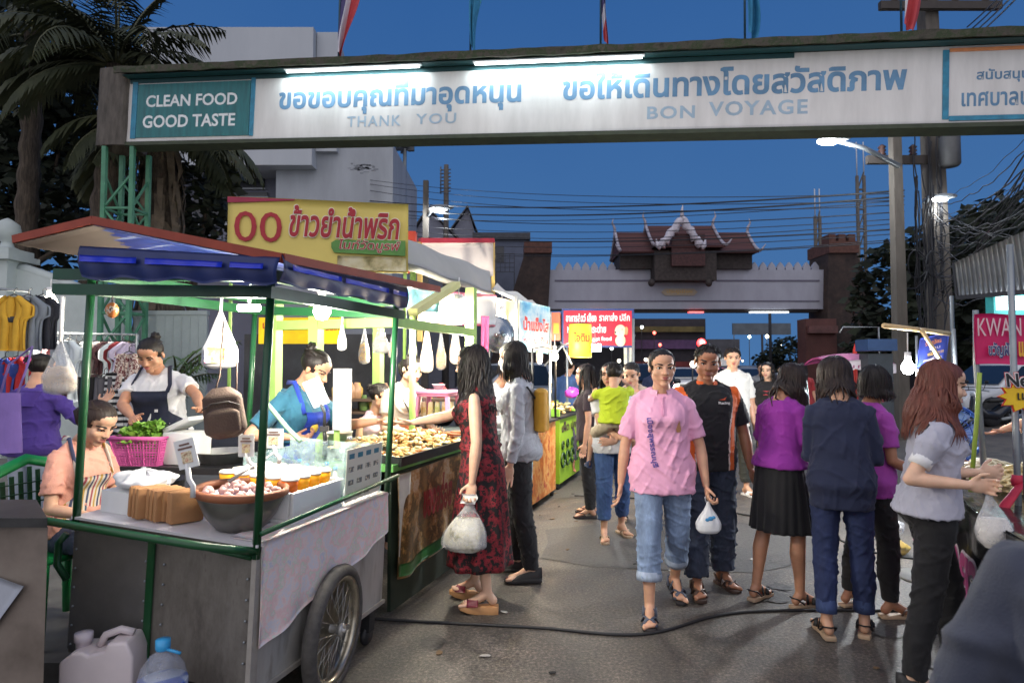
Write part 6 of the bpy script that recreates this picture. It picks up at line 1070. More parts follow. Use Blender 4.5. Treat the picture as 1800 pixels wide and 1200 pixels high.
# ================================================================== right side stalls
gs = thing('noodle_stall', 'corner stall with black banner lettered in pink and heaps of pale noodles', 'food stall', (2.95, 4.55, 0), R(-113))
q = MB(); q.bbox((.02, .02, .78), (2.2, .9, .82)); q.build('counter', BLK, gs)
def blackb(u, v): return (-.0+u*2.2, -.02-.015*math.sin(u*30)*v-.02*math.sin(u*11), .83-.62*v)
q = MB(); q.grid(blackb, 60, 16, thick=.003); q.build('black_banner', M('vinyl_black', (.015, .015, .017), .18, var=.1, bmp=.4, bs=7), gs)
q = MB(); q.grid(lambda u, v: (-.02+.0*u-.015*math.sin(v*9)*u, .9*(1-v)-.0, .83-.6*u), 12, 16, thick=.003); q.build('black_banner_side', M('vinyl_black', (.015, .015, .017), .18), gs)
q = MB(); q.grid(lambda u, v: (-.02+2.24*u, -.03+.95*v, .826+.004*math.sin(u*21+v*9)), 40, 16, thick=.003); q.build('plastic_sheet', M('vinyl_black', (.015, .015, .017), .18), gs)
letters('ขนมจีนน้ำยา', ((.04, -.062, .30), (1, 0, 0), (0, 0, 1)), 1.6, .42, M('letter_white', S(232, 225, 230), .5), gs, off=.07, shear=.1); letters('ขนมจีนน้ำยา', ((.05, -.068, .31), (1, 0, 0), (0, 0, 1)), 1.58, .40, M('letter_pink', S(190, 60, 130), .5), gs, off=.03, shear=.1)
letters('น้ำยา', ((-.05, .80, .33), (0, -1, 0), (0, 0, 1)), .7, .36, M('letter_white', S(232, 225, 230), .5), gs, off=.07); letters('น้ำยา', ((-.055, .79, .34), (0, -1, 0), (0, 0, 1)), .68, .34, M('letter_pink', S(190, 60, 130), .5), gs, off=.03)
q = MB()
for x, y in ((.08, .08), (2.1, .08), (.08, .8), (2.1, .8)): q.tube([(x, y, 0), (x, y, .78)], .02, 8)
q.build('table_legs', STL, gs)
G2 = lambda x, y, z: gs.matrix_basis @ Vector((x, y, z))
def heap(lab, x, y, r, h, mat, n, seed, kind='strand', name='food_heap'):
    rg = random.Random(seed); q = MB()
    for k in range(n):
        a, rr = rg.uniform(0, 6.283), math.sqrt(rg.random())*r; z = h*(1-(rr/r)**2)*rg.uniform(.5, 1)+.012
        if kind == 'strand': d = rg.uniform(0, 6.283); L_ = rg.uniform(.04, .09); c = Vector((math.cos(a)*rr, math.sin(a)*rr, z)); e = Vector((math.cos(d), math.sin(d), 0)); q.tube([c-e*L_, c-e*L_*.4+Vector((0, 0, .02)), c+e*L_*.4+Vector((rg.uniform(-.02, .02), 0, .02)), c+e*L_], .007, 5)
        else: q.ball((math.cos(a)*rr, math.sin(a)*rr, z), rg.uniform(.016, .024), 8, 6)
    q.lathe([(0, h*.8), (r*.6, h*.5), (r, .004), (0, .002)], n=16); o = q.build(name, mat, label=lab, cat='food'); o.location = G2(x, y, .835); return o
heap('pale tangled noodle heap nearest the gray blouse woman on the black stall', .38, .30, .17, .10, M('noodle_white', S(235, 226, 196), .4, var=.08), 170, 1, name='noodle_heap'); heap('cream noodle heap further right behind the steel pole', .80, .42, .22, .13, M('noodle_cream', S(236, 218, 170), .4, var=.1), 220, 2, name='noodle_heap'); heap('brown skewered snacks heaped at the left corner of the black stall', .14, .18, .12, .06, M('snack_brown', S(130, 85, 55), .5, var=.3, vs=30), 110, 3, name='snack_heap'); heap('green vegetable heap behind the noodles on the black stall', .6, .68, .18, .08, M('veg_green', S(130, 150, 80), .5, var=.3, vs=20), 160, 4, name='vegetable_heap')
t_ = thing('wooden_skewers', 'bundle of brown wooden skewers lying at the stall corner', 'skewers', G2(.12, .50, .84)); q = MB()
for k in range(12): q.tube([(-.1+rnd.uniform(-.02, .02), -.05+k*.012, .01+.01*(k % 3)), (.12, -.06+k*.014, .02+.01*(k % 3))], .005, 5)
q.build('sticks', M('skewer_wood', S(120, 80, 50), .7), t_)
p = P(1787, 800, 3.3); t_ = thing('steel_pole', 'shiny steel stall pole tied with a red ribbon at the right edge', 'pole', (p.x, 3.3, 0)); q = MB(); q.tube([(0, 0, 0), (0, 0, 2.2)], .016, 10); q.build('pipe', STL, t_); q = MB(); zz = P(0, 865, 3.3).z
q.tube([(.02, -.02, zz+.06), (-.02, -.03, zz+.03), (-.10, -.04, zz-.06), (-.16, -.03, zz-.16)], [.02, .025, .03, .012], 8, flat=.4); q.lathe([(.024, -.03), (.03, 0), (.024, .03)], (0, 0, zz+.06), 12); q.tube([(.02, -.02, zz+.05), (.12, -.03, zz+.03), (.2, -.03, zz-.01)], [.02, .02, .01], 8, flat=.4); q.build('ribbon', M('ribbon_red', S(190, 40, 70), .6), t_)
p0, p1 = P(1705, 830, 3.6), P(1722, 655, 3.6); q = MB(); q.tube([(p0.x, 3.6, .84), p0.lerp(p1, .5)+Vector((.01, 0, 0)), p1], .012, 8); q.build('bamboo_cane', M('stem_green', S(150, 175, 70), .5), label='slim green bamboo stem tied upright to the banner pole', cat='bamboo')
q = MB(); q.tube([(P(1716, 0, 3.75).x, 3.75, 0), P(1716, 640, 3.75), P(1715, 545, 3.75)], .016, 8); q.build('banner_pole', STL, label='steel pole holding the magenta banner at its left end', cat='pole')
a, c = P(1713, 552, 3.72), P(1900, 640, 3.62); t_ = thing('magenta_banner', 'magenta banner with pale hand drawn letters hung over the noodle stall', 'banner', (a.x, 3.72, c.z)); w, h = c.x-a.x, a.z-c.z
q = MB(); q.grid(lambda u, v: (u*w, .008*math.sin(u*14+v*3), v*h+.004*math.sin(u*9)), 40, 8, thick=.003); q.build('sheet', M('magenta_cloth', S(190, 28, 92), .6, var=.06, es=.05, ecol=S(190, 25, 90)), t_)
letters('KWAN FUNS', ((.005, -.012, h*.56), (1, 0, 0), (0, 0, 1)), w*.93, h*.36, M('chalk_pink', S(225, 195, 200), .6), t_, off=0, bev=.004); letters('ขวัญฝัน', ((w*.12, -.012, h*.12), (1, 0, 0), (0, 0, 1)), w*.28, h*.32, M('pale_blue_letters', S(200, 215, 228), .5), t_, off=.045); letters('ขวัญฝัน', ((w*.12, -.015, h*.12), (1, 0, 0), (0, 0, 1)), w*.28, h*.32, M('ink_blue', S(70, 70, 120), .5), t_, bev=.004); letters('แมน', ((w*.46, -.012, h*.15), (1, 0, 0), (0, 0, 1)), w*.2, h*.3, M('gold_ink', S(225, 170, 60), .5), t_, off=.03)
a, c = P(1760, 722, 3.2), P(1860, 660, 3.2); t_ = thing('star_sign', 'yellow starburst price sign topped with the word New', 'sign', (P(1800, 690, 3.2).x, 3.2, P(0, 690, 3.2).z)); s_ = 3.2/1100
pts = [((math.cos(k*math.pi/11)*(46 if k % 2 else 34))*s_, (math.sin(k*math.pi/11)*(28 if k % 2 else 20)-6)*s_) for k in range(22)]
q = MB(); q.prism([(x*1.06, y*1.06-.001) for x, y in pts], ((0, 0, 0), (1, 0, 0), (0, 0, 1)), .005); q.build('red_back', M('star_red', S(215, 60, 50), .5), t_); q = MB(); q.prism(pts, ((0, -.006, 0), (1, 0, 0), (0, 0, 1)), .005); q.build('star', M('star_yellow', S(248, 200, 40), .5), t_)
for mt, off, l, g in ((M('new_red', S(220, 90, 80), .5), .09, -.012, .006), (M('new_white', S(240, 240, 240), .5), .06, -.0135, .003), (BLK, .015, -.016, 0)): letters('New', ((-36*s_-g, l, 10*s_-g), (1, 0, 0), (0, 0, 1)), 62*s_+2*g, 24*s_+2*g, mt, t_, off=off, shear=-.1)
letters('เมนู', ((-16*s_, -.013, -18*s_), (1, 0, 0), (0, 0, 1)), 36*s_, 18*s_, M('menu_ink', S(60, 45, 25), .5), t_, bev=.002); q = MB(); q.tube([(0, .01, -.02), (.0, .02, -.55)], .005, 6); q.build('stick', STL, t_)
# big glaring bulb, bamboo frame with blue banner, fans
bulb(1596, 646, 5.4, 190, 'glaring white bulb hanging in front of the utility pole at the right', .052, (.93, .97, 1), 60, cable=.3)
t_ = thing('bamboo_rig', 'bamboo pole frame holding a dark blue notice banner', 'frame', (P(1612, 0, 5.3).x, 5.3, 0)); BMB = M('bamboo', S(190, 165, 120), .5, var=.15, vs=9)
q = MB(); q.tube([P(1553, 572, 5.2), P(1668, 586, 5.5)], .022, 8); q.tube([P(1619, 578, 5.3), P(1664, 650, 5.35)], .016, 8); q.build('bamboo_poles', BMB, t_, world=True); q = MB(); p = P(1676, 578, 5.55); q.tube([(P(1668, 0, 5.5).x, 5.5, 0), p], .016, 8); p = P(1611, 590, 5.5); q.tube([(p.x, 5.5, 0), p], .012, 8); q.build('pole', STL, t_, world=True)
o = hung('notice_banner', 'dark blue banner with orange Thai title on the bamboo frame', 'banner', (P(1617, 595, 5.45), P(1667, 583, 5.55), P(1662, 642, 5.55), P(1612, 648, 5.45)), M('navy_banner', S(42, 56, 130), .5, var=.1), .006)
xx = (P(1664, 585, 5.55)-P(1617, 597, 5.45)); w = xx.length; xx.normalize(); yy = Vector((0, 0, 1)); 
for bd_, u, v, ww, hh, cl in (('รับสมัคร', .18, .14, .6, .16, (225, 140, 70)), ('ด่วน', .35, .36, .4, .12, (215, 200, 210)), ('พนักงานขาย', .3, .54, .6, .12, (210, 170, 60)), ('สอบถามได้ที่ร้าน', .15, .72, .7, .10, (200, 190, 190))): letters(bd_, (P(1617, 595, 5.42).lerp(P(1612, 648, 5.42), v+hh)+xx*w*u, xx, yy), w*ww, .26*hh, M('notice_%d' % cl[2], S(*cl), .5), o, world=True, bev=.006, lift=.012)
def fan(lab, loc, r, col, cage, h, rz):
    t_ = thing('pedestal_fan', lab, 'fan', loc, rz, 'fans behind the noodle stall'); q = MB(); q.tube([(0, .06, 0), (0, .06, h)], .02, 8); q.lathe([(0, .03), (.2, .02), (.21, 0), (0, 0)], (0, .06, 0), 20); q.build('stand', col, t_); q = MB(); q.ball((0, .06, h), (r*.3, r*.35, r*.3)); q.build('motor', col, t_)
    rot = Matrix.Rotation(R(90), 3, 'X'); q = MB()
    for k in range(5):
        a = k*1.2566; q.grid(lambda u, v: Vector((0, -.02, h))+Vector((math.cos(a+(v-.5)*.9*(.4+u*.6))*r*(.15+.72*u), (v-.5)*.05, math.sin(a+(v-.5)*.9*(.4+u*.6))*r*(.15+.72*u))), 5, 4, thick=.003)
    q.build('blades', M('fan_blade_'+col.name, S(120, 150, 185) if cage is not WHITE else S(215, 215, 215), .4), t_); q = MB()
    for k in range(28): a = k*6.2832/28; e = Vector((math.cos(a), 0, math.sin(a))); q.tube([Vector((0, -.08, h))+e*r*.18, Vector((0, -.075, h))+e*r*.8, Vector((0, -.03, h))+e*r], .0022, 4)
    for k in (.25, .55, .85, 1.0): q.tube([(math.cos(j/24*6.2832)*r*k, -.08 if k < 1 else -.03, h+math.sin(j/24*6.2832)*r*k) for j in range(25)], .004 if k < 1 else .012, 5)
    q.build('cage', cage, t_); q = MB(); q.lathe([(0, .085), (r*.2, .08), (r*.2, .07), (0, .07)], (0, 0, h), 18, rot=rot); q.build('hub_cap', cage, t_)
p = P(1683, 765, 4.9); fan('large blue floor fan with wire cage behind the gray blouse woman', (p.x-.06, 4.9, 0), .22, M('fan_blue', S(40, 85, 160), .4), M('fan_blue', S(40, 85, 160), .4), P(0, 762, 4.9).z, R(-10)); p = P(1640, 672, 4.6); fan('small white stand fan beside the glaring bulb', (p.x, 4.6, 0), .13, M('fan_white', S(120, 120, 118), .4), WHITE, P(0, 668, 4.6).z, R(30))
# pink canopy cart and blue kiosk in the distance
p = P(1490, 640, 9.2); t_ = thing('pink_canopy_cart', 'small cart under a pink scalloped canopy behind the navy sweater woman', 'food cart', (p.x, 9.2, 0)); q = MB(); zc = P(0, 640, 9.2).z
q.grid(lambda u, v: (-.46+.92*u, -.4+.8*v, zc+.10*math.sin(v*3.14)+.06*math.sin(u*3.14)), 12, 10, thick=.02); q.build('canopy', M('canopy_pink', S(205, 90, 150), .6, var=.15), t_); q = MB(); q.grid(lambda u, v: (-.46+.92*u, -.41, zc+.06*math.sin(u*3.14)-.12*v-.02*abs(math.sin(u*25))*v), 60, 4, thick=.004); q.build('scallop_trim', M('scallop_white', S(215, 205, 212), .6, var=.1), t_); letters('ลูกชิ้น ทอดกรอบ', ((-.4, -.414, zc-.075), (1, 0, 0), (0, 0, 1)), .8, .08, M('scallop_ink', S(150, 50, 110), .5), t_)
for x in (-.42, .42): q = MB(); q.tube([(x, -.36, .7), (x, -.36, zc)], .014, 6); q.build('post', STL, t_)
q = MB(); q.bbox((-.42, -.35, .3), (.42, .35, .85)); q.build('cabinet', STEEL, t_)
p = P(1548, 640, 8.6); t_ = thing('blue_kiosk', 'small blue kiosk with a grey roof in front of the utility poles', 'kiosk', (p.x, 8.6, 0)); q = MB(); zt = P(0, 596, 8.6).z; q.bbox((-.17, 0, .1), (.17, .22, zt-.2)); q.build('body', M('kiosk_grey', S(48, 54, 60), .6, var=.2), t_); q = MB(); q.bbox((-.2, -.06, zt-.16), (.2, .26, zt)); q.build('blue_roof', M('kiosk_blue', S(40, 66, 105), .5, var=.15), t_); q = MB(); q.tube([(-.45, .2, zt+.1), (-.4, .2, zt+.18), (.1, .2, zt+.18), (.12, .2, 0)], .012, 6); q.build('pipe_frame', STL, t_)
o = tag(MB().lathe([(0, 0), (.06, 0), (.05, .05), (.035, .3), (0, .32)], n=12).build('traffic_cone', M('cone_red', S(205, 50, 40), .5)), 'red cone shaped marker standing left of the blue kiosk roof', 'cone'); p = P(1503, 640, 9.8); o.location = (p.x, 9.8, 0); o.scale = (.9, .9, 6)
o = crumple('yellow_bag', 'yellow plastic bag of leftovers lying on the road behind the navy woman', 'bag', G(1570, 975), (.12, .10, .06), M('yellow_bag', S(190, 160, 80), .5, var=.3), 14); o2 = crumple('clear_bag', 'small clear bag on the ground behind the gray blouse woman', 'bag', G(1577, 960)+Vector((.03, .05, .08)), (.06, .05, .06), Mfilm('bag_film', S(222, 224, 228), .42), 15)
# ================================================================== people
def sstep(a, b, x): t = max(0., min(1., (x-a)/(b-a))); return t*t*(3-2*t)
SKINS = {}
def skin(name, rgb):
    if name not in SKINS:
        m, t, b = newmat('skin_'+name); n = tex_noise(t, 14, 4, .6); r = ramp(t, n.outputs[0], [(.3, tuple(c*.88 for c in S(*rgb))), (.7, tuple(min(1, c*1.08) for c in S(*rgb)))])
        t.links.new(r.outputs[0], b.inputs['Base Color']); b.inputs['Roughness'].default_value = .48; b.inputs['Subsurface Weight'].default_value = .12; b.inputs['Subsurface Radius'].default_value = (.9, .35, .2); b.inputs['Subsurface Scale'].default_value = .012
        n2 = tex_noise(t, 160, 2); bump(t, b, n2.outputs[0], .08, .002); SKINS[name] = m
    return SKINS[name]
def hairmat(name, rgb):
    k = 'hair_'+name
    if k not in MATS:
        m, t, b = newmat(k); n = tex_noise(t, 60, 4, .6, (1, 1, .08)); c = S(*rgb); r = ramp(t, n.outputs[0], [(.3, tuple(v*.55 for v in c)), (.6, c), (.75, tuple(min(1, v*1.7) for v in c))])
        t.links.new(r.outputs[0], b.inputs['Base Color']); b.inputs['Roughness'].default_value = .45; b.inputs['Specular IOR Level'].default_value = .35; bump(t, b, n.outputs[0], .9, .008); MATS[k] = m
    return MATS[k]
def wrinkle(m, sc=9, st=.5):
    t = m.node_tree; b = t.nodes['Principled BSDF']; old = b.inputs['Normal'].links[0].from_socket if b.inputs['Normal'].links else None; n = tex_noise(t, sc, 2, .45, (1, 1, .6)); n.inputs['Distortion'].default_value = .5
    bp = nd(t, 'ShaderNodeBump'); bp.inputs['Strength'].default_value = st; bp.inputs['Distance'].default_value = .03; t.links.new(n.outputs[0], bp.inputs['Height'])
    if old: t.links.new(old, bp.inputs['Normal'])
    t.links.new(bp.outputs[0], b.inputs['Normal']); return m
def fab(name, rgb, rough=.85, var=.09):
    new = 'fabric_'+name not in MATS; m = M('fabric_'+name, S(*rgb), rough, var=var, vs=5, bmp=.22, bs=240, sheen=.1); return wrinkle(m) if new else m
DENIM = lambda name, rgb: MATS.get('denim_'+name) or wrinkle(Mmix('denim_'+name, [(.3, tuple(c*.6 for c in S(*rgb))), (.5, S(*rgb)), (.68, tuple(min(1, c*1.6) for c in S(*rgb)))], 6, .85, 'LINEAR', 6, stretch=(1, 1, .35), nrough=.75), 9)
EYEW, EYED, LIPM, BROW = M('eye_white', S(205, 200, 195), .3, var=0), M('iris_dark', (.010, .007, .006), .12, var=0), {}, M('brow_dark', (.022, .017, .014), .7, var=.2)
def lipmat(rgb):
    if rgb not in LIPM: LIPM[rgb] = M('lips_%d_%d_%d' % rgb, S(*rgb), .4, var=.08)
    return LIPM[rgb]
NOSTR = M('nostril', (.05, .02, .015), .7)
def remesh(mb, voxel, smooth=3, name='tmp', fac=.5):
    me = mb.mesh(name, [WHITE]); o = bpy.data.objects.new('tmp', me); COL.objects.link(o)
    r = o.modifiers.new('r', 'REMESH'); r.mode = 'VOXEL'; r.voxel_size = voxel; r.use_smooth_shade = True
    if smooth: s = o.modifiers.new('s', 'SMOOTH'); s.factor = fac; s.iterations = smooth
    bpy.context.view_layer.update(); out = bpy.data.meshes.new_from_object(o.evaluated_get(bpy.context.evaluated_depsgraph_get()))
    bpy.data.objects.remove(o); bpy.data.meshes.remove(me); out.materials.clear(); return out
def folds(me, amp, freq, seed, vert=0., zlo=-9, zhi=9):
    n = len(me.vertices); co = np.zeros(n*3); me.vertices.foreach_get('co', co); co = co.reshape(-1, 3); nr = np.zeros(n*3); me.vertices.foreach_get('normal', nr); nr = nr.reshape(-1, 3)
    rg = np.random.default_rng(seed); d = np.zeros(n)
    for k in range(5):
        a = rg.normal(size=3)*np.array([1, 1, 1-vert]); a /= np.linalg.norm(a); b = rg.normal(size=3); f = freq*rg.uniform(.5, 1.5)
        w = np.sin(co @ b*freq*.35+rg.uniform(0, 6)); x = np.sin(co @ a*f+2.2*w+rg.uniform(0, 6)); d += ((1-np.abs(x))**2.2*2.2-.7)*(.25+.9*np.sin(co @ rg.normal(size=3)*7+k)**2)
    co += nr*(amp*1.5*np.clip(d/2.2+.12, -.22, 1.6))[:, None]; me.vertices.foreach_set('co', co.ravel()); me.update()
def limb(mb, pts, rad, n=14, flat=1.):
    for i, (p, r) in enumerate(zip(pts, rad)):
        mb.ball(p, r, n, 8)
        if i: mb.tube([pts[i-1], p], [rad[i-1], r], n)
TORSO = {'f': [(.79, .140, .088, .098, .0), (.86, .168, .098, .118, .012), (.92, .163, .10, .105, .008), (1.02, .132, .092, .082, .0), (1.10, .138, .098, .085, -.004), (1.19, .150, .128, .088, -.006), (1.26, .156, .105, .088, -.002), (1.305, .126, .078, .075, .004), (1.335, .088, .060, .064, .008), (1.37, .056, .050, .055, .008), (1.42, .050, .048, .050, .0)],
         'm': [(.79, .140, .09, .095, .0), (.86, .155, .10, .105, .008), (.92, .155, .11, .10, .004), (1.02, .150, .118, .09, .0), (1.10, .156, .118, .092, -.004), (1.19, .170, .122, .098, -.004), (1.26, .178, .112, .098, .0), (1.305, .148, .084, .086, .006), (1.335, .100, .066, .070, .008), (1.37, .064, .056, .060, .008), (1.42, .058, .055, .057, .0)]}
class Body: pass
def person(label, pos, rz, H=1.58, sex='f', girth=1., lean=0, side=0, twist=0, head=(0, 0, 0), arms=None, legs=None, sit=None, tone=('mid', (196, 146, 116)), lips=(172, 96, 88), voxel=.0062, hair=None, wear=None, shoes=None, cat=None, foot_lift=.02, bald=False, group='people at the night market', z0=0., headscale=1., face=True, mask=None):
    """pos = ground point; rz 0 faces the camera. Everything is built at life size in the person's own frame."""
    B = Body(); k = H/1.6; root = thing('person', label, cat or ('man' if sex == 'm' else 'woman'), (pos[0], pos[1], z0), rz, group); B.root = root; B.k = k
    RZ = Matrix.Rotation(rz, 3, 'Z'); inv = RZ.inverted(); B.tolocal = lambda p: inv @ (Vector(p)-Vector((pos[0], pos[1], z0)))
    legs = legs or {}; arms = arms or {}
    # legs
    TH, SH = .40*k, .375*k; hipw = (.082 if sex == 'f' else .088)*k; A = {}
    for s, key in ((-1, 'R'), (1, 'L')):
        th, sp, kn, fy = legs.get(key, (0, 3, 4, 8)); hip = Vector((s*hipw, 0, .85*k)); d = Vector((s*math.sin(R(sp)), -math.sin(R(th))*math.cos(R(sp)), -math.cos(R(th))*math.cos(R(sp)))); kp = hip+d*TH
        e = Vector((s*math.sin(R(sp*.3)), -math.sin(R(th-kn)), -math.cos(R(th-kn)))).normalized(); an = kp+e*SH; A[key] = [hip, kp, an, fy*s, d, e]
    low = min(A['R'][2].z, A['L'][2].z); dz = (.075*k+foot_lift)-low if sit is None else sit-.85*k
    for key in A:
        for i in range(3): A[key][i] = A[key][i]+Vector((0, 0, dz))
    B.legs = A
    # spine
    T = TORSO[sex]; P0 = Vector((0, 0, .86*k+dz)); B.dz = dz
    def spine(z):                                    # rest height (for H=1.6) -> centre, right, forward(-y), up
        n = 14; p = P0.copy(); z_ = .86; tgt = z
        def ang(zz): t = sstep(.88, 1.25, zz); return R(lean)*t, R(side)*t, R(twist)*t
        def fr(zz):
            a, b, c = ang(zz); return Matrix.Rotation(c, 3, 'Z') @ Matrix.Rotation(b, 3, 'Y') @ Matrix.Rotation(a, 3, 'X')
        st = (tgt-z_)/n
        for i in range(n): p = p+(fr(z_+st*(i+.5)) @ Vector((0, 0, 1)))*st*k
        return p, fr(tgt)
    def tval(z):
        if z <= T[0][0]: return T[0][1:]
        for a, b in zip(T, T[1:]):
            if z <= b[0]: u = (z-a[0])/(b[0]-a[0]); u = u*u*(3-2*u)*.5+u*.5; return tuple(a[i]*(1-u)+b[i]*u for i in range(1, 5))
        return T[-1][1:]
    def ring(z, ex=0., n=32, gx=None):
        p, F = spine(z); rx, rf, rb, yo = tval(z); g = 1+(girth-1)*(1-sstep(1.30, 1.36, z)); out = []
        e = ex(z) if callable(ex) else ex
        for i in range(n):
            t = 2*math.pi*i/n; c, s_ = math.cos(t), math.sin(t); x = math.copysign(abs(c)**.88, c)*(rx*g+e); y = math.copysign(abs(s_)**.92, s_)*((rb if s_ > 0 else rf)*g+e)
            if z > 1.12 and z < 1.28 and s_ < 0 and sex == 'f': y -= .020*math.exp(-((abs(x)-.07)/.045)**2)*math.exp(-((z-1.19)/.05)**2)
            out.append(p+F @ Vector((x*k, (y+yo)*k, 0)))
        return out
    def loft(mb, z0_, z1_, ex=0., n=32, m=22):
        rs = [ring(z0_+(z1_-z0_)*i/m, ex, n) for i in range(m+1)]; vs = [v for r_ in rs for v in r_]
        mb.add(vs, [(i*n+j, i*n+(j+1) % n, (i+1)*n+(j+1) % n, (i+1)*n+j) for i in range(m) for j in range(n)]+[tuple(range(n))[::-1], tuple(m*n+j for j in range(n))], True)
    B.ring, B.loft, B.spine = ring, loft, spine
    # arms
    pc, F = spine(1.305); sw = (.163 if sex == 'f' else .188)*(1+(girth-1)*.5); UA, FA = .275*k, .235*k; B.arms = {}
    for s, key in ((-1, 'R'), (1, 'L')):
        sh = pc+F @ Vector((s*sw*.97*k, .004*k, -.022*k)); sp = arms.get(key, dict(up=(s*.13, .05, -1), fo=(s*.08, -.18, -1)))
        if 'ik' in sp:
            tg = B.tolocal(sp['ik']) if not sp.get('local') else Vector(sp['ik']); d = tg-sh; L_ = min(d.length, (UA+FA)*.995); d = d.normalized(); tg = sh+d*L_
            a = (UA*UA+L_*L_-FA*FA)/(2*L_); h = math.sqrt(max(0, UA*UA-a*a)); pole = Vector(sp.get('pole', (s*.5, .3, -1))); pole = (pole-d*pole.dot(d)).normalized(); el = sh+d*a+pole*h; wr = tg
        else: el = sh+Vector(sp['up']).normalized()*UA; wr = el+Vector(sp['fo']).normalized()*FA
        B.arms[key] = [sh, el, wr, sp]
    # head frame
    pn, Fn = spine(1.362); hy, hp, ht = head; HM = Fn @ Matrix.Rotation(R(hy), 3, 'Z') @ Matrix.Rotation(R(hp), 3, 'X') @ Matrix.Rotation(R(ht), 3, 'Y')
    hh = .231*(k**.6)*headscale; ho = pn+Fn @ Vector((0, -.012*k, .02*k))+HM @ Vector((0, -.10*hh, .02*hh)); hw = lambda *v: ho+HM @ (Vector(v)*hh); B.hw, B.HM, B.hh = hw, HM, hh
    # --------------------------------------------------- skin
    mb = MB(); rot = HM; fv = random.Random(label); fx, fn_, fz = fv.uniform(.93, 1.08), fv.uniform(.85, 1.2), fv.uniform(-.015, .015); bt = fv.uniform(-.02, .02)
    E = lambda c, r: mb.ball(hw(c[0]*(fx if c[2] < .5 else 1), c[1], c[2]), (r[0]*hh*(fx if c[2] < .5 else 1), r[1]*hh, r[2]*hh), 18, 12, rot=rot)
    E((0, .07, .66), (.335, .40, .345)); E((0, -.09, .38), (.285, .27, .34)); E((0, -.13, .72), (.275, .23, .2)); E((0, -.265, .085), (.12, .085, .08))
    for s in (-1, 1):
        E((s*.185, -.02, .26), (.105, .16, .13)); E((s*.165, -.21, .39), (.122, .105, .125)); E((s*.345, .04, .48), (.035, .07, .115)); E((s*.055, -.375, .37), (.042, .042, .034)); E((s*.145, -.315, .585), (.12, .04, .035))
    limb(mb, [hw(0, -.325, .56), hw(0, -.395, .41+fz)], [.034*hh, .050*fn_*hh], 10); E((0, -.415, .385+fz), (.056*fn_, .052*fn_, .046)); E((0, -.325, .235), (.125, .055, .075))
    limb(mb, [hw(0, .06, .30), hw(0, .07, .08), spine(1.36)[0]], [.235*hh, .225*hh, .058*k*(1.1 if sex == 'm' else 1)], 16)
    loft(mb, .80, 1.40, lambda z: -.012-.014*sstep(1.14, 1.26, z)*(1-sstep(1.32, 1.34, z)), 28, 20)
    af = (.043, .036, .034, .027, .021) if sex == 'f' else (.047, .041, .038, .031, .024); ag = 1+(girth-1)*.55
    for s, key in ((-1, 'R'), (1, 'L')):
        sh, el, wr, sp = B.arms[key]; limb(mb, [sh, sh.lerp(el, .35), el, el.lerp(wr, .3), el.lerp(wr, .75), wr], [af[0]*.78*k*ag, af[0]*.92*k*ag, af[1]*.93*k*ag, af[1]*k*ag, af[3]*k, af[4]*k], 14)
        d = Vector(sp.get('hand', (wr-el))).normalized(); th = Vector(sp.get('thumb', (0, -1, 0) if abs(d.z) > .6 else (-s, 0, .3))); th = (th-d*th.dot(d)).normalized(); nn = th.cross(d)*(1 if s > 0 else -1)
        if 'palm' in sp: pm = Vector(sp['palm']); nn = nn if nn.dot(pm) > 0 else -nn
        cu = sp.get('curl', .35); kk = k*.98; M3 = Matrix((th, nn, d)).transposed()
        mb.ball(wr+d*.045*kk, (.037*kk, .016*kk, .052*kk), 14, 10, rot=M3)
        for i in range(4):
            p = wr+d*(.082-.004*abs(i-1.3))*kk+th*(.0315-.0212*i)*kk; a = cu*.5; dd = (d+th*(.10-.07*i)).normalized()
            for L_, r0 in zip((.042, .027, .021), (.0086, .0080, .0072)):
                e = (dd*math.cos(a)+nn*math.sin(a)).normalized(); q_ = p+e*L_*kk*(.92, 1.05, 1.0, .8)[i]; limb(mb, [p, q_], [r0*kk, r0*.93*kk], 8); p = q_; a += cu*1.1
        p = wr+d*.022*kk+th*.024*kk; e = (d*.65+th*.75+nn*.25*(.5+cu)).normalized(); q_ = p+e*.042*kk; e2 = (d*.9+th*.3+nn*.6*cu).normalized(); limb(mb, [p, q_, q_+e2*.03*kk], [.0125*kk, .0098*kk, .0085*kk], 8)
    lg = 1+(girth-1)*.7
    for s, key in ((-1, 'R'), (1, 'L')):
        hip, kn, an, fy, d, e = A[key]; bk = Vector((0, .012*k, 0))
        limb(mb, [hip+Vector((0, 0, -.03*k)), hip.lerp(kn, .5), kn, kn.lerp(an, .30)+bk, kn.lerp(an, .7), an], [.078*k*lg, .066*k*lg, .050*k*lg, .053*k*lg, .036*k, .030*k], 16)
        B.legs[key].append(None); f = Matrix.Rotation(R(fy), 3, 'Z') @ Vector((0, -1, 0)); r_ = f.cross(Vector((0, 0, 1))); gz = max(0, an.z-.075*k); up = Vector((0, 0, 1))
        pit = legs.get(key+'p', 0); f = (f*math.cos(R(pit))-up*math.sin(R(pit))).normalized(); up = r_.cross(f); base = an-up*.055*k; B.legs[key][6] = (base, f, r_, up)
        limb(mb, [an, base-f*.035*k+up*.012*k], [.030*k, .029*k], 12); limb(mb, [an-up*.005*k+f*.01*k, base+f*.075*k+up*.012*k, base+f*.13*k-up*.003*k], [.031*k, .026*k, .018*k], 12); mb.ball(base+f*.115*k-up*.004*k+r_*.006*s*k, (.040*k, .045*k, .018*k), 12, 8, rot=Matrix((r_, f, up)).transposed())
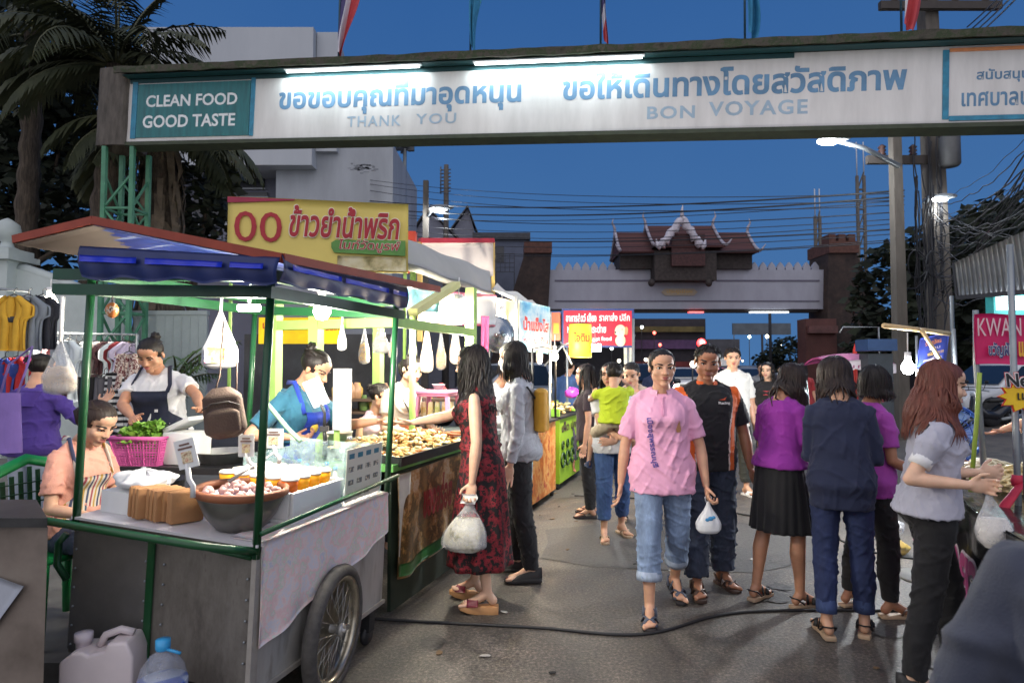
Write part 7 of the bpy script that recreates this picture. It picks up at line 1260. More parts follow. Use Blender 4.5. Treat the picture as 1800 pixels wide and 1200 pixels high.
        for i in range(5): st = base+f*(.135-.008*i*(1 if i else 0))*k+r_*(-s)*(.030-.0155*i)*k-up*.010*k; limb(mb, [st, st+f*(.032-.003*i)*k-up*.003*k], [(.0125 if i == 0 else .0088)*k]*2, 7)
    me = remesh(mb, voxel, 3); me.materials.append(skin(*tone)); B.bvh = BVHTree.FromPolygons([v.co for v in me.vertices], [tuple(p.vertices) for p in me.polygons])
    # eyes, brows and lips become part of the same body mesh
    ex = MB()
    if face:
        def surf(x, z):
            o_ = hw(x, -1.2, z); h_ = B.bvh.ray_cast(o_, HM @ Vector((0, 1, 0)), hh*2); return h_[0] if h_[0] is not None else hw(x, -.35, z)
        fwd = HM @ Vector((0, -1, 0)); 
        for s in (-1, 1):
            c = surf(s*.142, .505); op = 1 if hp < 14 else .35; ex.ball(c-fwd*.010*hh, (.056*hh, .024*hh, .025*hh*op), 12, 8, mi=1, rot=HM); ex.ball(c+fwd*.006*hh, (.029*hh, .014*hh, .025*hh*op), 10, 8, mi=2, rot=HM)
            pts = [surf(s*x, z)+fwd*.010*hh for x, z in ((.072, .503), (.105, .530), (.145, .540), (.185, .530), (.215, .508))]; ex.tube(pts, [.008*hh, .015*hh, .017*hh, .015*hh, .008*hh], 6, mi=2)
            pts = [surf(s*x, z)+fwd*.006*hh for x, z in ((.065, .592+bt), (.12, .612+bt*.5), (.18, .618), (.245, .595-bt))]; ex.tube(pts, [.018*hh, .026*hh, .022*hh, .008*hh], 6, mi=3)
            c = surf(s*.034, .362); ex.ball(c-HM @ Vector((0, 0, .01*hh)), (.014*hh, .010*hh, .007*hh), 8, 6, mi=5, rot=HM)
        for z, rx, rz_, dx_ in ((.264, .098, .022, 0), (.226, .080, .029, 0)):
            pts = [surf(x, z+(.006 if abs(x) > .03 and z > .25 else 0))+fwd*.002*hh for x in (-rx, -rx*.5, 0, rx*.5, rx)]; ex.tube(pts, [.004*hh, rz_*hh*.9, rz_*hh, rz_*hh*.9, .004*hh], 8, mi=4)
    bm = bmesh.new(); bm.from_mesh(me)
    if ex.v:
        m2 = ex.mesh('tmp', [WHITE]*6); bm2 = bmesh.new(); bm2.from_mesh(m2)
        off = len(bm.verts); vm = [bm.verts.new(v.co) for v in bm2.verts]
        for f_ in bm2.faces: 
            try: nf = bm.faces.new([vm[v.index] for v in f_.verts]); nf.material_index = f_.material_index; nf.smooth = True
            except ValueError: pass
        bm2.free(); bpy.data.meshes.remove(m2)
    bm.to_mesh(me); bm.free()
    for m_ in (EYEW, EYED, BROW, lipmat(lips), NOSTR): me.materials.append(m_)
    link('body', me, root)
    # --------------------------------------------------- hair
    if hair: do_hair(B, **hair)
    for w in wear or []: w(B, sex, girth, ag, lg)
    if mask: 
        q = MB(); q.grid(lambda u, v: surf_mask(B, (u-.5)*.44, .10+.28*v, fwd, hh), 16, 12, thick=.002); q.build('face_mask', fab('mask', (222, 224, 228)), root)
    return B
def surf_mask(B, x, z, fwd, hh):
    h_ = B.bvh.ray_cast(B.hw(x, -1.2, z), -fwd, hh*2); return (h_[0] if h_[0] is not None else B.hw(x, -.2, z))+fwd*.006
def do_hair(B, style='long', length=.9, col=('black', (34, 28, 26)), seed=1, hairline=.835, wave=0., part=0, vol=1.0, bun=None, nl=110, am=126, push=.038):
    hw, HM, hh = B.hw, B.HM, B.hh; q = MB(); rg = random.Random(seed); c0 = Vector((0, .075, .66)); rr = Vector((.362, .425, .375))*1.0; nu, nv = 44, 26
    def ok(p):
        x, y, z = p
        if style == 'short':
            if y < -.10 and z < hairline-1.3*x*x-.25*max(0, -y-.28): return False
            return z > (.52 if y < .12 else .34-.1*y)
        if y < -.12 and z < hairline-1.25*x*x: return False
        return z > (.45 if y < .02 else .26)
    V = {}; F = []; pts = []
    for j in range(nv+1):
        for i in range(nu):
            ph, t = math.pi*j/nv, 2*math.pi*i/nu; d = Vector((math.sin(ph)*math.cos(t), math.sin(ph)*math.sin(t), math.cos(ph))); g = 1+.025*noise.noise(Vector((d.x*5, d.y*5, d.z*2+seed)))+.012*math.sin(t*23)*math.sin(ph)
            pts.append(c0+Vector((d.x*rr.x*vol, d.y*rr.y*vol, d.z*rr.z*vol))*g)
    fs = [f for f in ((j*nu+i, (j+1)*nu+i, (j+1)*nu+(i+1) % nu, j*nu+(i+1) % nu) for j in range(nv) for i in range(nu)) if ok(sum((pts[a] for a in f), Vector())/4)]
    inner = [c0+(p-c0)*.93 for p in pts]; n0 = len(pts)
    q.add([hw(*p) for p in pts]+[hw(*p) for p in inner], fs+[tuple(n0+a for a in f[::-1]) for f in fs], True)
    def ell(az, el, k=1.0): return c0+Vector((math.cos(el)*math.sin(az)*rr.x, math.cos(el)*math.cos(az)*rr.y, math.sin(el)*rr.z))*k*vol     # az 0 = back
    down = (HM.inverted() @ Vector((0, 0, -1)))
    if style in ('long', 'bob', 'pony', 'bun'):
        for i in range(nl):
            az = R(rg.uniform(-am, am)); long_ = style in ('long', 'bob'); pth = []
            top = 1.35 if abs(az) < 1.9 else 1.2
            for j in range(6): u = j/5; pth.append(ell(az*(.55+.45*u), top*(1-u)+(-.05 if long_ else -.2)*u, 1.01+.02*rg.random()))
            if long_:
                L_ = length*rg.uniform(.78, 1.08)*(1 if abs(az) < 1.7 else .93); o_ = pth[-1]; out = Vector((math.sin(az)*.3, math.cos(az)*.55, 0)); sw = rg.uniform(-.07, .07); ph = rg.uniform(0, 6)
                for j in range(1, 9):
                    u = j/8; pth.append(o_+down*L_*u+out*(.21*math.sin(u*1.6)*(1 if style == 'long' else .5-.9*u*u))*.8+Vector((math.sin(az+1.57)*sw*u, sw*u, 0))+Vector((math.sin(u*9*max(.2, wave)+ph), math.cos(u*8*max(.2, wave)+ph), 0))*.035*wave)
                rad = [.012]*2+[.035, .042, .044, .044]+[.044-.03*(j/8)**2 for j in range(1, 8)]+[.004]
            else:
                tgt = Vector((0, .45, .62)) if style == 'bun' else Vector((0, .46, .55)); pth = [ell(az, 1.25-1.3*0)*0+ell(az, .9)]+[ell(az*(1-u), .9*(1-u)+(-.1)*u, 1.02) for u in (.3, .6, .85)]+[tgt]; rad = [.015, .026, .028, .028, .025]
            W3 = [hw(*p) for p in pth]
            if long_:
                for j in range(7, len(W3)):
                    l_, n_, _, _ = B.bvh.find_nearest(W3[j])
                    if l_ is not None and (W3[j]-l_).dot(n_) < push and pth[j][2] < .3: W3[j] = l_+n_*push+Vector((0, 0, -.004))
            tn = .3 if long_ and i % 4 == 0 else 1; q.tube([w+(w-B.hw(0, .1, .5)).normalized()*.006 for w in W3] if tn < 1 else W3, [r*hh*tn for r in rad], 6, flat=.55)
        if style == 'bun': bz = bun or (0, .50, .62, .15); q.ball(hw(*bz[:3]), (bz[3]*hh, bz[3]*hh*.8, bz[3]*hh), 14, 10, rot=HM); [q.tube([hw(bz[0]+math.cos(a)*bz[3], bz[1]+.02, bz[2]+math.sin(a)*bz[3]), hw(bz[0]+math.cos(a+.8)*bz[3]*.8, bz[1]+.09, bz[2]+math.sin(a+.8)*bz[3]*.8), hw(bz[0]+math.cos(a+1.8)*bz[3]*.3, bz[1]+.12, bz[2]+math.sin(a+1.8)*bz[3]*.3)], [.04*hh, .05*hh, .02*hh], 6) for a in (0, 1.05, 2.1, 3.15, 4.2, 5.25)]
        if style == 'pony':
            for i in range(22): a = rg.uniform(0, 6.28); s_ = Vector((math.cos(a)*.09, math.sin(a)*.05, 0)); L_ = length*rg.uniform(.8, 1.05); q.tube([hw(0, .44, .55), hw(*(Vector((0, .56, .56))+s_)), hw(*(Vector((0, .58, .45))+s_*1.3)), hw(*(Vector((0, .55, .55))+down*L_*.7+s_*1.4)), hw(*(Vector((0, .5, .55))+down*L_+s_))], [.03*hh, .06*hh, .07*hh, .06*hh, .012*hh], 6)
    else:
        for i in range(150):
            az = R(rg.uniform(-180, 180)); el = rg.uniform(.2, 1.4); p = ell(az, el, .99)
            if not ok(p): continue
            e_ = ell(az+rg.uniform(-.25, .25), el-rg.uniform(.25, .5), 1.045)
            if not ok(e_-Vector((0, 0, .05))): continue
            q.tube([hw(*p), hw(*((p+e_)/2*1.0+(p-c0)*.05)), hw(*e_)], [.022*hh, .03*hh, .006*hh], 5, flat=.6)
    q.build('hair', hairmat(*col), B.root)
# --------------------------------------------------------------- clothes (each returns a function of the body)
def top(name, mat, hem=.80, neck=1.335, sleeve=.55, ex=.016, sex_=.02, puff=0, fold=(.004, 38), hemflare=.012, seed=1, mats=None, paint=None, collar=None, necktie=None, done=None, cuff=None, vneck=0, low=None, vox=.0085):
    def f(B, sex, girth, ag, lg):
        k = B.k; mb = MB(); exx = ex*.78
        B.loft(mb, hem, neck, lambda z: exx+(hemflare*.8+.017)*(1-sstep(min(hem, .9), 1.08, z))+(.014*math.exp(-((z-1.04)/.09)**2) if sleeve else 0), 36, 26); af = .043 if sex == 'f' else .047
        if sleeve:
            for s, key in ((-1, 'R'), (1, 'L')):
                sh, el, wr, sp = B.arms[key]; r0 = (af*ag+sex_*.55)*k
                if sleeve <= 1: e = sh.lerp(el, sleeve); pts = [sh-Vector((s*.006*k, 0, .004*k)), sh.lerp(e, .5), e]; rad = [r0*.84+puff*.3, r0*.96+puff, r0*1.0-puff*.3]
                else: e = el.lerp(wr, sleeve-1); pts = [sh-Vector((s*.006*k, 0, .004*k)), sh.lerp(el, .5), el, e]; rad = [r0*.86, r0*.90, r0*.82, max(.027*k, r0*.66)]
                for i in range(len(pts)):
                    if i < len(pts)-1: mb.ball(pts[i], rad[i], 16, 10)
                    if i: mb.tube([pts[i-1], pts[i]], [rad[i-1], rad[i]], 16)
        if sleeve or True:
            for s, key in ((-1, 'R'), (1, 'L')): sh = B.arms[key][0]; p, F = B.spine(1.325); limb(mb, [p+F @ Vector((s*.06*k, .004, .012*k)), sh+F @ Vector((-s*(.012 if sleeve else .055)*k, 0, (.0 if sleeve else .012)*k))], [.044*k, (.042 if sleeve else .032)*k*ag], 14)
        me = remesh(mb, vox, 3); folds(me, fold[0], fold[1], seed)
        for m_ in mats or [mat]: me.materials.append(m_)
        if paint:
            for p in me.polygons: p.material_index = paint(B, p.center/k, p.normal)
        o = link(name, me, B.root)
        if collar: collar(B, o)
        if cuff:
            for key in cuff[0]: sh, el, wr, sp = B.arms[key]; e = sh.lerp(el, sleeve) if sleeve <= 1 else el.lerp(wr, sleeve-1); dd = (el-sh if sleeve <= 1 else wr-el).normalized(); q = MB(); r0 = (af*ag+sex_*.55)*k*cuff[3]; q.tube([e-dd*cuff[2]*.5, e+dd*cuff[2]*.5], r0, 20); q.build('cuff', cuff[1], o)
        if done: done(B, o, me)
    return f
def polo_collar(mat, h=.035, open_=.5, placket=None):
    def g(B, o):
        k = B.k; q = MB(); n = 22
        def cf(u, v):
            a = open_+(2*math.pi-2*open_)*u; z = 1.338+.03*v*(1-v)*2-.012*v; p, F = B.spine(z); rx = .066+.034*v; ry = .060+.030*v
            return p+F @ Vector((math.sin(a)*rx*k*-1, -math.cos(a)*ry*k, (.038*(1-v)-.020*v*v-.022*(math.cos(a)*.5+.5)**2*(.5+v))*k))
        q.grid(lambda u, v: cf(u, v)+Vector((0, -.012*v, -.040*v*k))*math.exp(-(min(u, 1-u)/.09)**2), n*2, 6, thick=.004); q.build('collar', mat, o)
        if placket:
            q = MB()
            for i in range(7):
                z = 1.325-.016*i; a = B.ring(z, .019, 32)[24]; b = B.ring(z-.016, .019, 32)[24]; q.bar(a, b, .022*k, .004, up=(1, 0, 0))
            q.build('placket', placket, o)
    return g
def crew_collar(mat, r=.008, drop=.03):
    def g(B, o):
        k = B.k; q = MB(); pts = []
        for i in range(25): a = i/24*6.2832; p, F = B.spine(1.345); pts.append(p+F @ Vector((math.sin(a)*.078*k, -math.cos(a)*.062*k, (.012-drop*(math.cos(a)*.5+.5))*k)))
        q.tube(pts, r, 7); q.build('collar', mat, o)
    return g
def trousers(mat, hem=1.0, ex=.014, name='trousers', flare=0., waist=1.0, cuff=None, fold=(.0045, 42), seed=4, knee=1.0):
    def f(B, sex, girth, ag, lg):
        k = B.k; mb = MB(); B.loft(mb, .80, min(waist, .95), lambda z: ex*(1-.6*sstep(.84, .95, z)), 32, 10); cut = {}
        for key in 'RL':
            hip, kn, an = B.legs[key][:3]; pts = [hip+Vector((0, 0, -.02*k)), hip.lerp(kn, .5), kn]; rad = [(.080*lg+ex)*k, (.067*lg+ex*.8+.003)*k, (.050*lg+ex*.85*knee+.007)*k]
            if hem <= .5: e = hip.lerp(kn, hem*2); pts = [pts[0], pts[0].lerp(e, .5), e]; rad = [rad[0], rad[1], rad[1]*.98]
            else: u = (hem-.5)*2; e = kn.lerp(an, u); pts += [kn.lerp(an, u*.45)+Vector((0, .008*k, 0)), e]; rad += [(.055*lg+ex*.75+flare*.4)*k, (.052*lg*(1-u)+.038*u+ex*.8+flare*.7)*k]
            for i in range(len(pts)):
                if i < len(pts)-1: mb.ball(pts[i], rad[i], 18, 10)
                if i: mb.tube([pts[i-1], pts[i]], [rad[i-1], rad[i]], 18)
            cut[key] = (e, (pts[-1]-pts[-2]).normalized(), rad[-1])
        me = remesh(mb, .0085, 3); folds(me, fold[0], fold[1], seed); me.materials.append(mat); o = link(name, me, B.root)
        if cuff:
            for key in 'RL': e, d, r = cut[key]; q = MB(); h = cuff[1]; q.tube([e-d*h, e-d*h*.5, e+d*.004, e+d*.004, e-d*h*.4], [r*1.06, r*1.12, r*1.10, r*.97, r*.94], 22, caps=False); q.build('turn_up', cuff[0], o)
    return f
def skirt(mat, z1, z0=1.02, ex=.014, hemr=(.24, .21), pleats=0, amp=.0, name='skirt', off=(0, 0), fold=(.003, 30), sag=0):
    def f(B, sex, girth, ag, lg):
        k = B.k; n, m = 96, 30; vs = []; base = B.ring(.88, ex, n); top_ = [B.ring(z0, ex, n), B.ring((z0+.88)/2, ex, n)]; pc, F = B.spine(.86); zc = base[0].z; zt = z1*k
        for j in range(m+1):
            u = j/m
            for i in range(n):
                a = 2*math.pi*i/n
                if u < .3: t = u/.3; p = (top_[0][i]*(1-t)**2+2*top_[1][i]*t*(1-t)+base[i]*t*t)
                else:
                    t = (u-.3)/.7; tgt = pc+Vector((math.cos(a)*hemr[0]*k+off[0], math.sin(a)*hemr[1]*k+off[1], 0)); p = base[i].lerp(tgt, t**.9); p.z = zc+(zt-zc)*t+sag*math.sin(a*2)*t
                w = amp*math.sin(a*pleats+.6*math.sin(a*3)*t if u >= .3 else a*pleats)*(u**1.1); d = Vector((math.cos(a), math.sin(a), 0)); vs.append(p+d*(w+.006*math.sin(a*5+u*4)*u))
        q = MB(); fs = [(j*n+i, (j+1)*n+i, (j+1)*n+(i+1) % n, j*n+(i+1) % n) for j in range(m) for i in range(n)]
        inn = [v-Vector((v.x-pc.x, v.y-pc.y, 0)).normalized()*.006 for v in vs]; o_ = len(vs); q.add(vs+inn, fs+[tuple(o_+x for x in g[::-1]) for g in fs]+[(m*n+i, m*n+o_+i, m*n+o_+(i+1) % n, m*n+(i+1) % n) for i in range(n)], True)
        q.build(name, mat, B.root)
    return f
def sandals(mat, strap, st=.018, heel=None, style='thong', name='sandal', smat=None, both='RL'):
    def f(B, sex, girth, ag, lg):
        k = B.k
        for key in both:
            s = -1 if key == 'R' else 1; base, fd, r_, up = B.legs[key][6]; rt = Matrix((r_, fd, up)).transposed(); z_ = -.018*k
            out = [(-.030, -.07), (.030, -.07), (.036, -.03), (.030, .04), (.044, .12), (.036, .165), (.0, .182), (-.036, .165), (-.044, .12), (-.030, .04), (-.036, -.03)]; q = MB(); h = heel or st
            low = [base+r_*x*k+fd*y*k+up*(z_-(h if y < .06 else st+(h-st)*.45 if y < .13 else st)) for x, y in out]; hi = [base+r_*x*k*.98+fd*y*k+up*z_ for x, y in out]; n = len(out)
            q.add(low+hi, [tuple(range(n))[::-1], tuple(range(n, 2*n))]+[(i, (i+1) % n, n+(i+1) % n, n+i) for i in range(n)]); o = finish(q.build(name, mat, B.root), .004)
            q = MB(); W_ = lambda x, y, z: base+r_*x*k+fd*y*k+up*z*k
            if style == 'thong':
                for sg in (-1, 1): q.tube([W_(sg*.04, .05, -.012), W_(sg*.034, .075, .018), W_(sg*.012, .11, .022), W_(-s*.012, .145, -.01)], .008*k, 7, flat=.5)
            elif style == 'cross':
                for sg in (-1, 1): q.tube([W_(sg*.043, .07, -.012), W_(sg*.03, .085, .022), W_(-sg*.02, .12, .016), W_(-sg*.042, .14, -.012)], .013*k, 7, flat=.4)
                q.tube([W_(-.038, -.0, -.005), W_(-.034, -.045, .03), W_(0, -.07, .035), W_(.034, -.045, .03), W_(.038, 0, -.005)], .009*k, 7, flat=.5); q.tube([W_(-.038, .03, -.01), W_(-.025, .035, .05), W_(.025, .035, .05), W_(.038, .03, -.01)], .010*k, 7, flat=.5)
            elif style == 'wide': q.grid(lambda u, v: W_(-.047+.094*u, .055+.07*v, -.014+.050*math.sin(u*math.pi)**.7*(1-.35*v)), 14, 5, thick=.004)
            elif style == 'shoe':
                q.grid(lambda u, v: (lambda a, t: W_(math.cos(a)*(.040-.006*abs(t-.5))*min(1, (1-t)*7+.25, t*8+.35), -.07+.255*t, -.016+math.sin(a)*(.075 if t < .35 else .075-.075*(t-.35)/.5)*min(1, (1-t)*4+.2)))(math.pi*u, v), 16, 20, thick=.003)
            q.build('strap' if style != 'shoe' else 'upper', strap, o)
    return f
def apron(mat, zt=1.22, zb=.62, w=.15, strapmat=None, ex=.028, neck_strap=True, name='apron', pic=None):
    def f(B, sex, girth, ag, lg):
        q = MB()
        def g(u, v):
            z = zt+(zb-zt)*v; zz = max(.82, z); rg_ = B.ring(zz, ex, 64); ang = (u-.5)*2*(.62 if z > 1.08 else .62+.75*sstep(1.08, .98, z)); i = (48+ang/(2*math.pi)*64) % 64; a, b = rg_[int(i)], rg_[(int(i)+1) % 64]; p = a.lerp(b, i-int(i))
            if z < .82: p = p+Vector((0, -.012, (z-.82)*B.k))
            return p+Vector((0, -.004*math.sin(u*15+v*4)*v, 0))
        q.grid(g, 36, 26, thick=.004); o = q.build(name, mat, B.root)
        if neck_strap:
            q = MB(); p, F = B.spine(1.33)
            for s in (-1, 1): i = 48+s*6.2; a = B.ring(zt-.01, ex, 64)[int(i)]; q.tube([a, B.ring(1.27, .024, 64)[int(48+s*7)], p+F @ Vector((s*.095*B.k, -.01, .062*B.k)), p+F @ Vector((s*.075*B.k, .06, .05*B.k))], .016*B.k, 8, flat=.3)
            q.build('strap', strapmat or mat, o)
        if pic: pic(B, o)
    return f
def strapbag(): pass
def chest_letters(body, mat, cx, cz, w, h, off=.01, vertical=False, name='lettering'):
    def g(B, o, me):
        bvh = BVHTree.FromPolygons([v.co for v in me.vertices], [tuple(p.vertices) for p in me.polygons]); k = B.k; dz = B.dz; y = -.3
        if vertical: fr_ = ((cx*k, y, cz*k+dz), (.12, 0, -.993), (.993, 0, .12))
        else: fr_ = ((cx*k, y, cz*k+dz), (1, 0, 0), (0, 0, 1))
        letters(body, fr_, w*k, h*k, mat, o, project=(bvh, .003), off=off, name=name)
    return g
def patch(mat, cx, cz, outline, name='emblem'):
    def g(B, o, me):
        bvh = BVHTree.FromPolygons([v.co for v in me.vertices], [tuple(p.vertices) for p in me.polygons]); k = B.k; q = MB(); v = []
        for x, z in outline:
            p = Vector(((cx+x)*k, -.5, (cz+z)*k+B.dz)); h_ = bvh.ray_cast(p, Vector((0, 1, 0)), 1); v.append((h_[0] if h_[0] is not None else p+Vector((0, .38, 0)))+Vector((0, -.003, 0)))
        q.add(v, [tuple(range(len(v)))]); q.build(name, mat, o)
    return g
def both(*gs):
    def g(*a):
        for x in gs: x(*a)
    return g
def held_bag(B, key, lab, w, h, film, fill=None, filled=.45, drop=.05, sway=0., pr=None):
    wr, el = B.arms[key][2], B.arms[key][1]; d = Vector(B.arms[key][3].get('hand', wr-el)).normalized(); p = B.root.matrix_basis @ (wr+d*.085*B.k)
    t_ = thing('carrier_bag', lab, 'bag', p, rnd.uniform(-.6, .6), 'carrier bags held by shoppers'); q = MB()
    def f(u, v):
        a = u*6.2832; k = .13+.87*sstep(0, .75, v)*(1-.35*sstep(.86, 1, v)); k *= 1-(.75 if v > .995 else 0); n_ = 1+.10*noise.noise((math.cos(a)*2, math.sin(a)*2, v*3+w*50))+.06*math.sin(a*9+v*2)*(1-v*.7)
        return (math.cos(a)*w/2*k*n_+sway*v*h, math.sin(a)*w/2*.6*k*n_, -v*h-.012)
    q.grid(f, 44, 30); q.build('film', film, t_)
    if fill: q = MB(); q.grid(lambda u, v: Vector(f(u, 1-filled*(1-v)))*1.0-Vector((sway*(1-filled*(1-v))*h, 0, 0)) if False else (f(u, min(.985, 1-filled*(1-v)))[0]*.93, f(u, min(.985, 1-filled*(1-v)))[1]*.93, f(u, min(.985, 1-filled*(1-v)))[2]+.006), 24, 12); q.add([(f(j/24, 1-filled)[0]*.9, f(j/24, 1-filled)[1]*.9, f(j/24, 1-filled)[2]+.006) for j in range(24)], [tuple(range(24))]); q.build('contents', fill, t_)
    q = MB(); q.tube([(-.012, 0, -.02), (-.02, 0, .012), (0, 0, .03), (.02, 0, .012), (.012, 0, -.02)], .007, 7, flat=.5); q.build('handle', film, t_)
    if pr: pr(t_, f)
    return t_
# ------------------------------------------------------------------ the people, placed from the photograph
BLKP = fab('black_trouser', (24, 24, 28)); TAN = ('tan', (214, 164, 134)); MID = ('mid', (210, 162, 132)); FAIR = ('fair', (224, 182, 154)); DEEP = ('deep', (170, 118, 90))
SOLE = M('sandal_sole', S(92, 84, 78), .7); SOLED = M('sandal_dark', S(45, 42, 44), .7); STRAPG = M('strap_greyblue', S(82, 88, 104), .6); STRAPB = M('strap_black', S(26, 25, 26), .5); BEIGE = M('sole_beige', S(176, 150, 124), .6)
BAGC = Mfilm('carrier_film', S(228, 230, 234), .30, .15); BAGW = M('carrier_milky', S(226, 228, 230), .4, var=.05, bmp=.4, bs=16)
gpt = lambda x, y: G(x, y)
# woman in the pink polo, walking towards us
p = gpt(1166, 1076); PINK = fab('pink_polo', (236, 172, 204))
B = person('woman in a pink polo and rolled jeans walking towards us with a white bag', p, R(-6), 1.645, girth=.96, head=(9, 2, 0), twist=-3, tone=TAN, legs=dict(R=(17, 2, 12, 6), L=(-9, 3, 22, 10), Lp=14), foot_lift=.02,
  arms=dict(R=dict(up=(-.26, .04, -1), fo=(-.12, -.05, -1), curl=.4), L=dict(up=(.30, .04, -1), fo=(.10, -.22, -1), curl=1.1)), hair=dict(style='bun', bun=(0, .47, .52, .13)), lips=(165, 92, 84),
  wear=[trousers(DENIM('faded', (128, 148, 178)), .80, .021, 'rolled_jeans', .012, cuff=(DENIM('cuff_pale', (160, 174, 194)), .05), seed=3, fold=(.006, 36)),
        top('polo_shirt', PINK, .74, 1.345, .80, .024, .026, hemflare=.036, fold=(.007, 30), seed=11, collar=polo_collar(fab('pink_collar', (238, 182, 210)), open_=.42, placket=PINK),
            done=both(chest_letters('เมืองสุพรรณบุรี', M('purple_print', S(96, 82, 160), .6), -.115, 1.20, .30, .045, vertical=True, off=.02), patch(M('crest_gold', S(205, 150, 110), .6), .085, 1.145, [(-.011, -.03), (.011, -.03), (.016, -.01), (.010, .01), (.004, .035), (0, .045), (-.004, .035), (-.010, .01), (-.016, -.01)]))),
        sandals(SOLED, STRAPG, .02, style='cross')])
def blue_print(t_, f):
    q = MB()
    for a, c in ((.0, .028), (.018, .02), (-.02, .022)): q.ball((a, -.062, -.105+.004*a*100), (c*.6, .004, c*.5), 10, 6)
    q.build('blue_print', M('print_blue', S(70, 150, 205), .5), t_)
held_bag(B, 'L', 'small white knotted carrier bag with a blue print held by the pink polo woman', .15, .20, BAGW, pr=blue_print)
# man in the black and orange polo
def orange(B, c, n): 
    z = c.z-B.dz/B.k; x = c.x; return 1 if (abs(abs(x)-(.135+.06*max(0, (z-1.05)/.25))) < .018+.022*sstep(1.1, 1.32, z) and z < 1.36 and n.y < .35) else (2 if abs(abs(x)-(.110+.06*max(0, (z-1.05)/.25))) < .006 and n.y < 0 else 0)
p = gpt(1232, 1034); BO = fab('black_polo', (22, 23, 27))
B = person('stocky man in a black polo with orange shoulder panels walking behind the pink polo woman', (p.x+.05, p.y, 0), R(2), 1.68, 'm', 1.04, head=(-14, 12, 4), tone=DEEP, legs=dict(R=(16, 3, 14, 10), L=(-2, 4, 6, 12)),
  arms=dict(L=dict(up=(.30, .05, -1), fo=(.12, -.16, -1), curl=.6), R=dict(up=(-.22, .05, -1), fo=(-.05, -.2, -1))), hair=dict(style='short', hairline=.83, vol=1.02), lips=(150, 92, 80),
  wear=[trousers(DENIM('dark', (52, 60, 78)), .97, .028, 'jeans', .02, seed=8, fold=(.007, 34)), top('polo_shirt', BO, .78, 1.345, .78, .026, .032, seed=17, fold=(.006, 30), mats=[BO, fab('orange_panel', (228, 104, 40)), fab('white_piping', (215, 195, 185))], paint=orange, collar=polo_collar(fab('orange_collar', (222, 100, 44)), open_=.5), done=both(chest_letters('Racing', M('logo_white', S(225, 220, 215), .6), .035, 1.215, .085, .022, off=.03), patch(M('logo_orange', S(220, 90, 50), .6), .07, 1.248, [(-.03, 0), (.0, .006), (.03, .018), (.012, .0), (.03, -.004)], 'logo_wing'))), sandals(M('sandal_brown', S(70, 52, 44), .7), M('strap_brown_leather', S(78, 56, 46), .5), .022, style='cross')])
# man in the white shirt further off
p = gpt(1290, 868); WSH = fab('white_shirt', (226, 222, 212))
person('young man in a loose white shirt walking behind the orange and black polo man', p, R(4), 1.76, 'm', .92, head=(-16, 4, 0), tone=MID, voxel=.009, legs=dict(R=(-6, 3, 10, 8), L=(10, 3, 10, 10)), hair=dict(style='short', vol=1.05, nl=68), wear=[trousers(fab('olive_trouser', (46, 48, 42)), .93, .03, seed=5), top('shirt', WSH, .74, 1.345, .85, .035, .035, hemflare=.02, seed=5, fold=(.007, 26), collar=polo_collar(WSH, open_=.6), done=patch(M('pocket_orange', S(215, 120, 70), .6), .12, .80, [(-.02, -.03), (.03, -.03), (.03, .04), (-.02, .04)], 'side_patch')), sandals(M('slider_white', S(225, 225, 222), .5), M('slider_white', S(225, 225, 222), .5), .03, style='wide')])
# far walkers
p = P(1350, 640, 9.0); BT = fab('black_tee', (24, 24, 27))
person('long haired woman in a black tee with red print standing in the far road', (p.x, 9.0, 0), R(-30), 1.58, girth=1.08, tone=FAIR, voxel=.011, head=(-10, 5, 0), hair=dict(style='long', length=.95, nl=68), wear=[trousers(BLKP, 1., .02), top('tee_shirt', BT, .78, 1.345, .6, .03, .03, done=patch(M('print_red', S(170, 50, 60), .6), .0, 1.18, [(-.05, -.03), (.05, -.03), (.05, .03), (-.05, .03)], 'chest_print')), sandals(SOLED, STRAPB)], arms=dict(R=dict(up=(-.2, .1, -1), fo=(.3, -.8, -.3)), L=dict(up=(.2, .1, -1), fo=(-.3, -.8, -.3))))
p = P(1393, 650, 10.5); person('rider in a dark jacket sitting on the motorcycle with the lit headlight', (G(1412, 742).x+.08, G(1412, 742).y+1.62, 0), R(-12), 1.62, 'm', sit=.80, tone=MID, voxel=.012, hair=dict(style='short'), legs=dict(R=(70, 18, 80, 5), L=(70, 18, 80, 5)), arms=dict(R=dict(up=(-.4, -.5, -1), fo=(-.1, -1, -.2)), L=dict(up=(.4, -.5, -1), fo=(.1, -1, -.2))), wear=[trousers(BLKP, 1., .02), top('jacket', fab('jacket_dark', (40, 42, 52)), .82, 1.345, 1.9, .03, .03), sandals(SOLED, STRAPB)])
for px, Y, rz, lab, cl, hr, g_ in ((1016, 13.5, 160, 'distant shopper in a white top walking away past the snack counter', (210, 208, 202), 'long', 'f'), (1148, 12.5, 20, 'distant walker in a dark blue shirt behind the pink polo woman', (40, 52, 84), 'short', 'm'), (1338, 14, -15, 'distant walker in a grey shirt near the silver car', (120, 122, 126), 'short', 'm'), (1410, 12, 170, 'distant shopper in a red top walking away behind the purple top woman', (150, 40, 44), 'long', 'f')):
    p = P(px, 640, Y); person(lab, (p.x, Y, 0), R(rz), 1.6, g_, tone=TAN, voxel=.014, cat='person', legs=dict(R=(14, 3, 10, 8), L=(-8, 3, 14, 8)), hair=dict(style=hr, nl=40), wear=[trousers(DENIM('dark', (52, 60, 78)), 1., .02), top('shirt', fab('far_%d' % cl[0], cl), .8, 1.345, .7, .03, .03)])
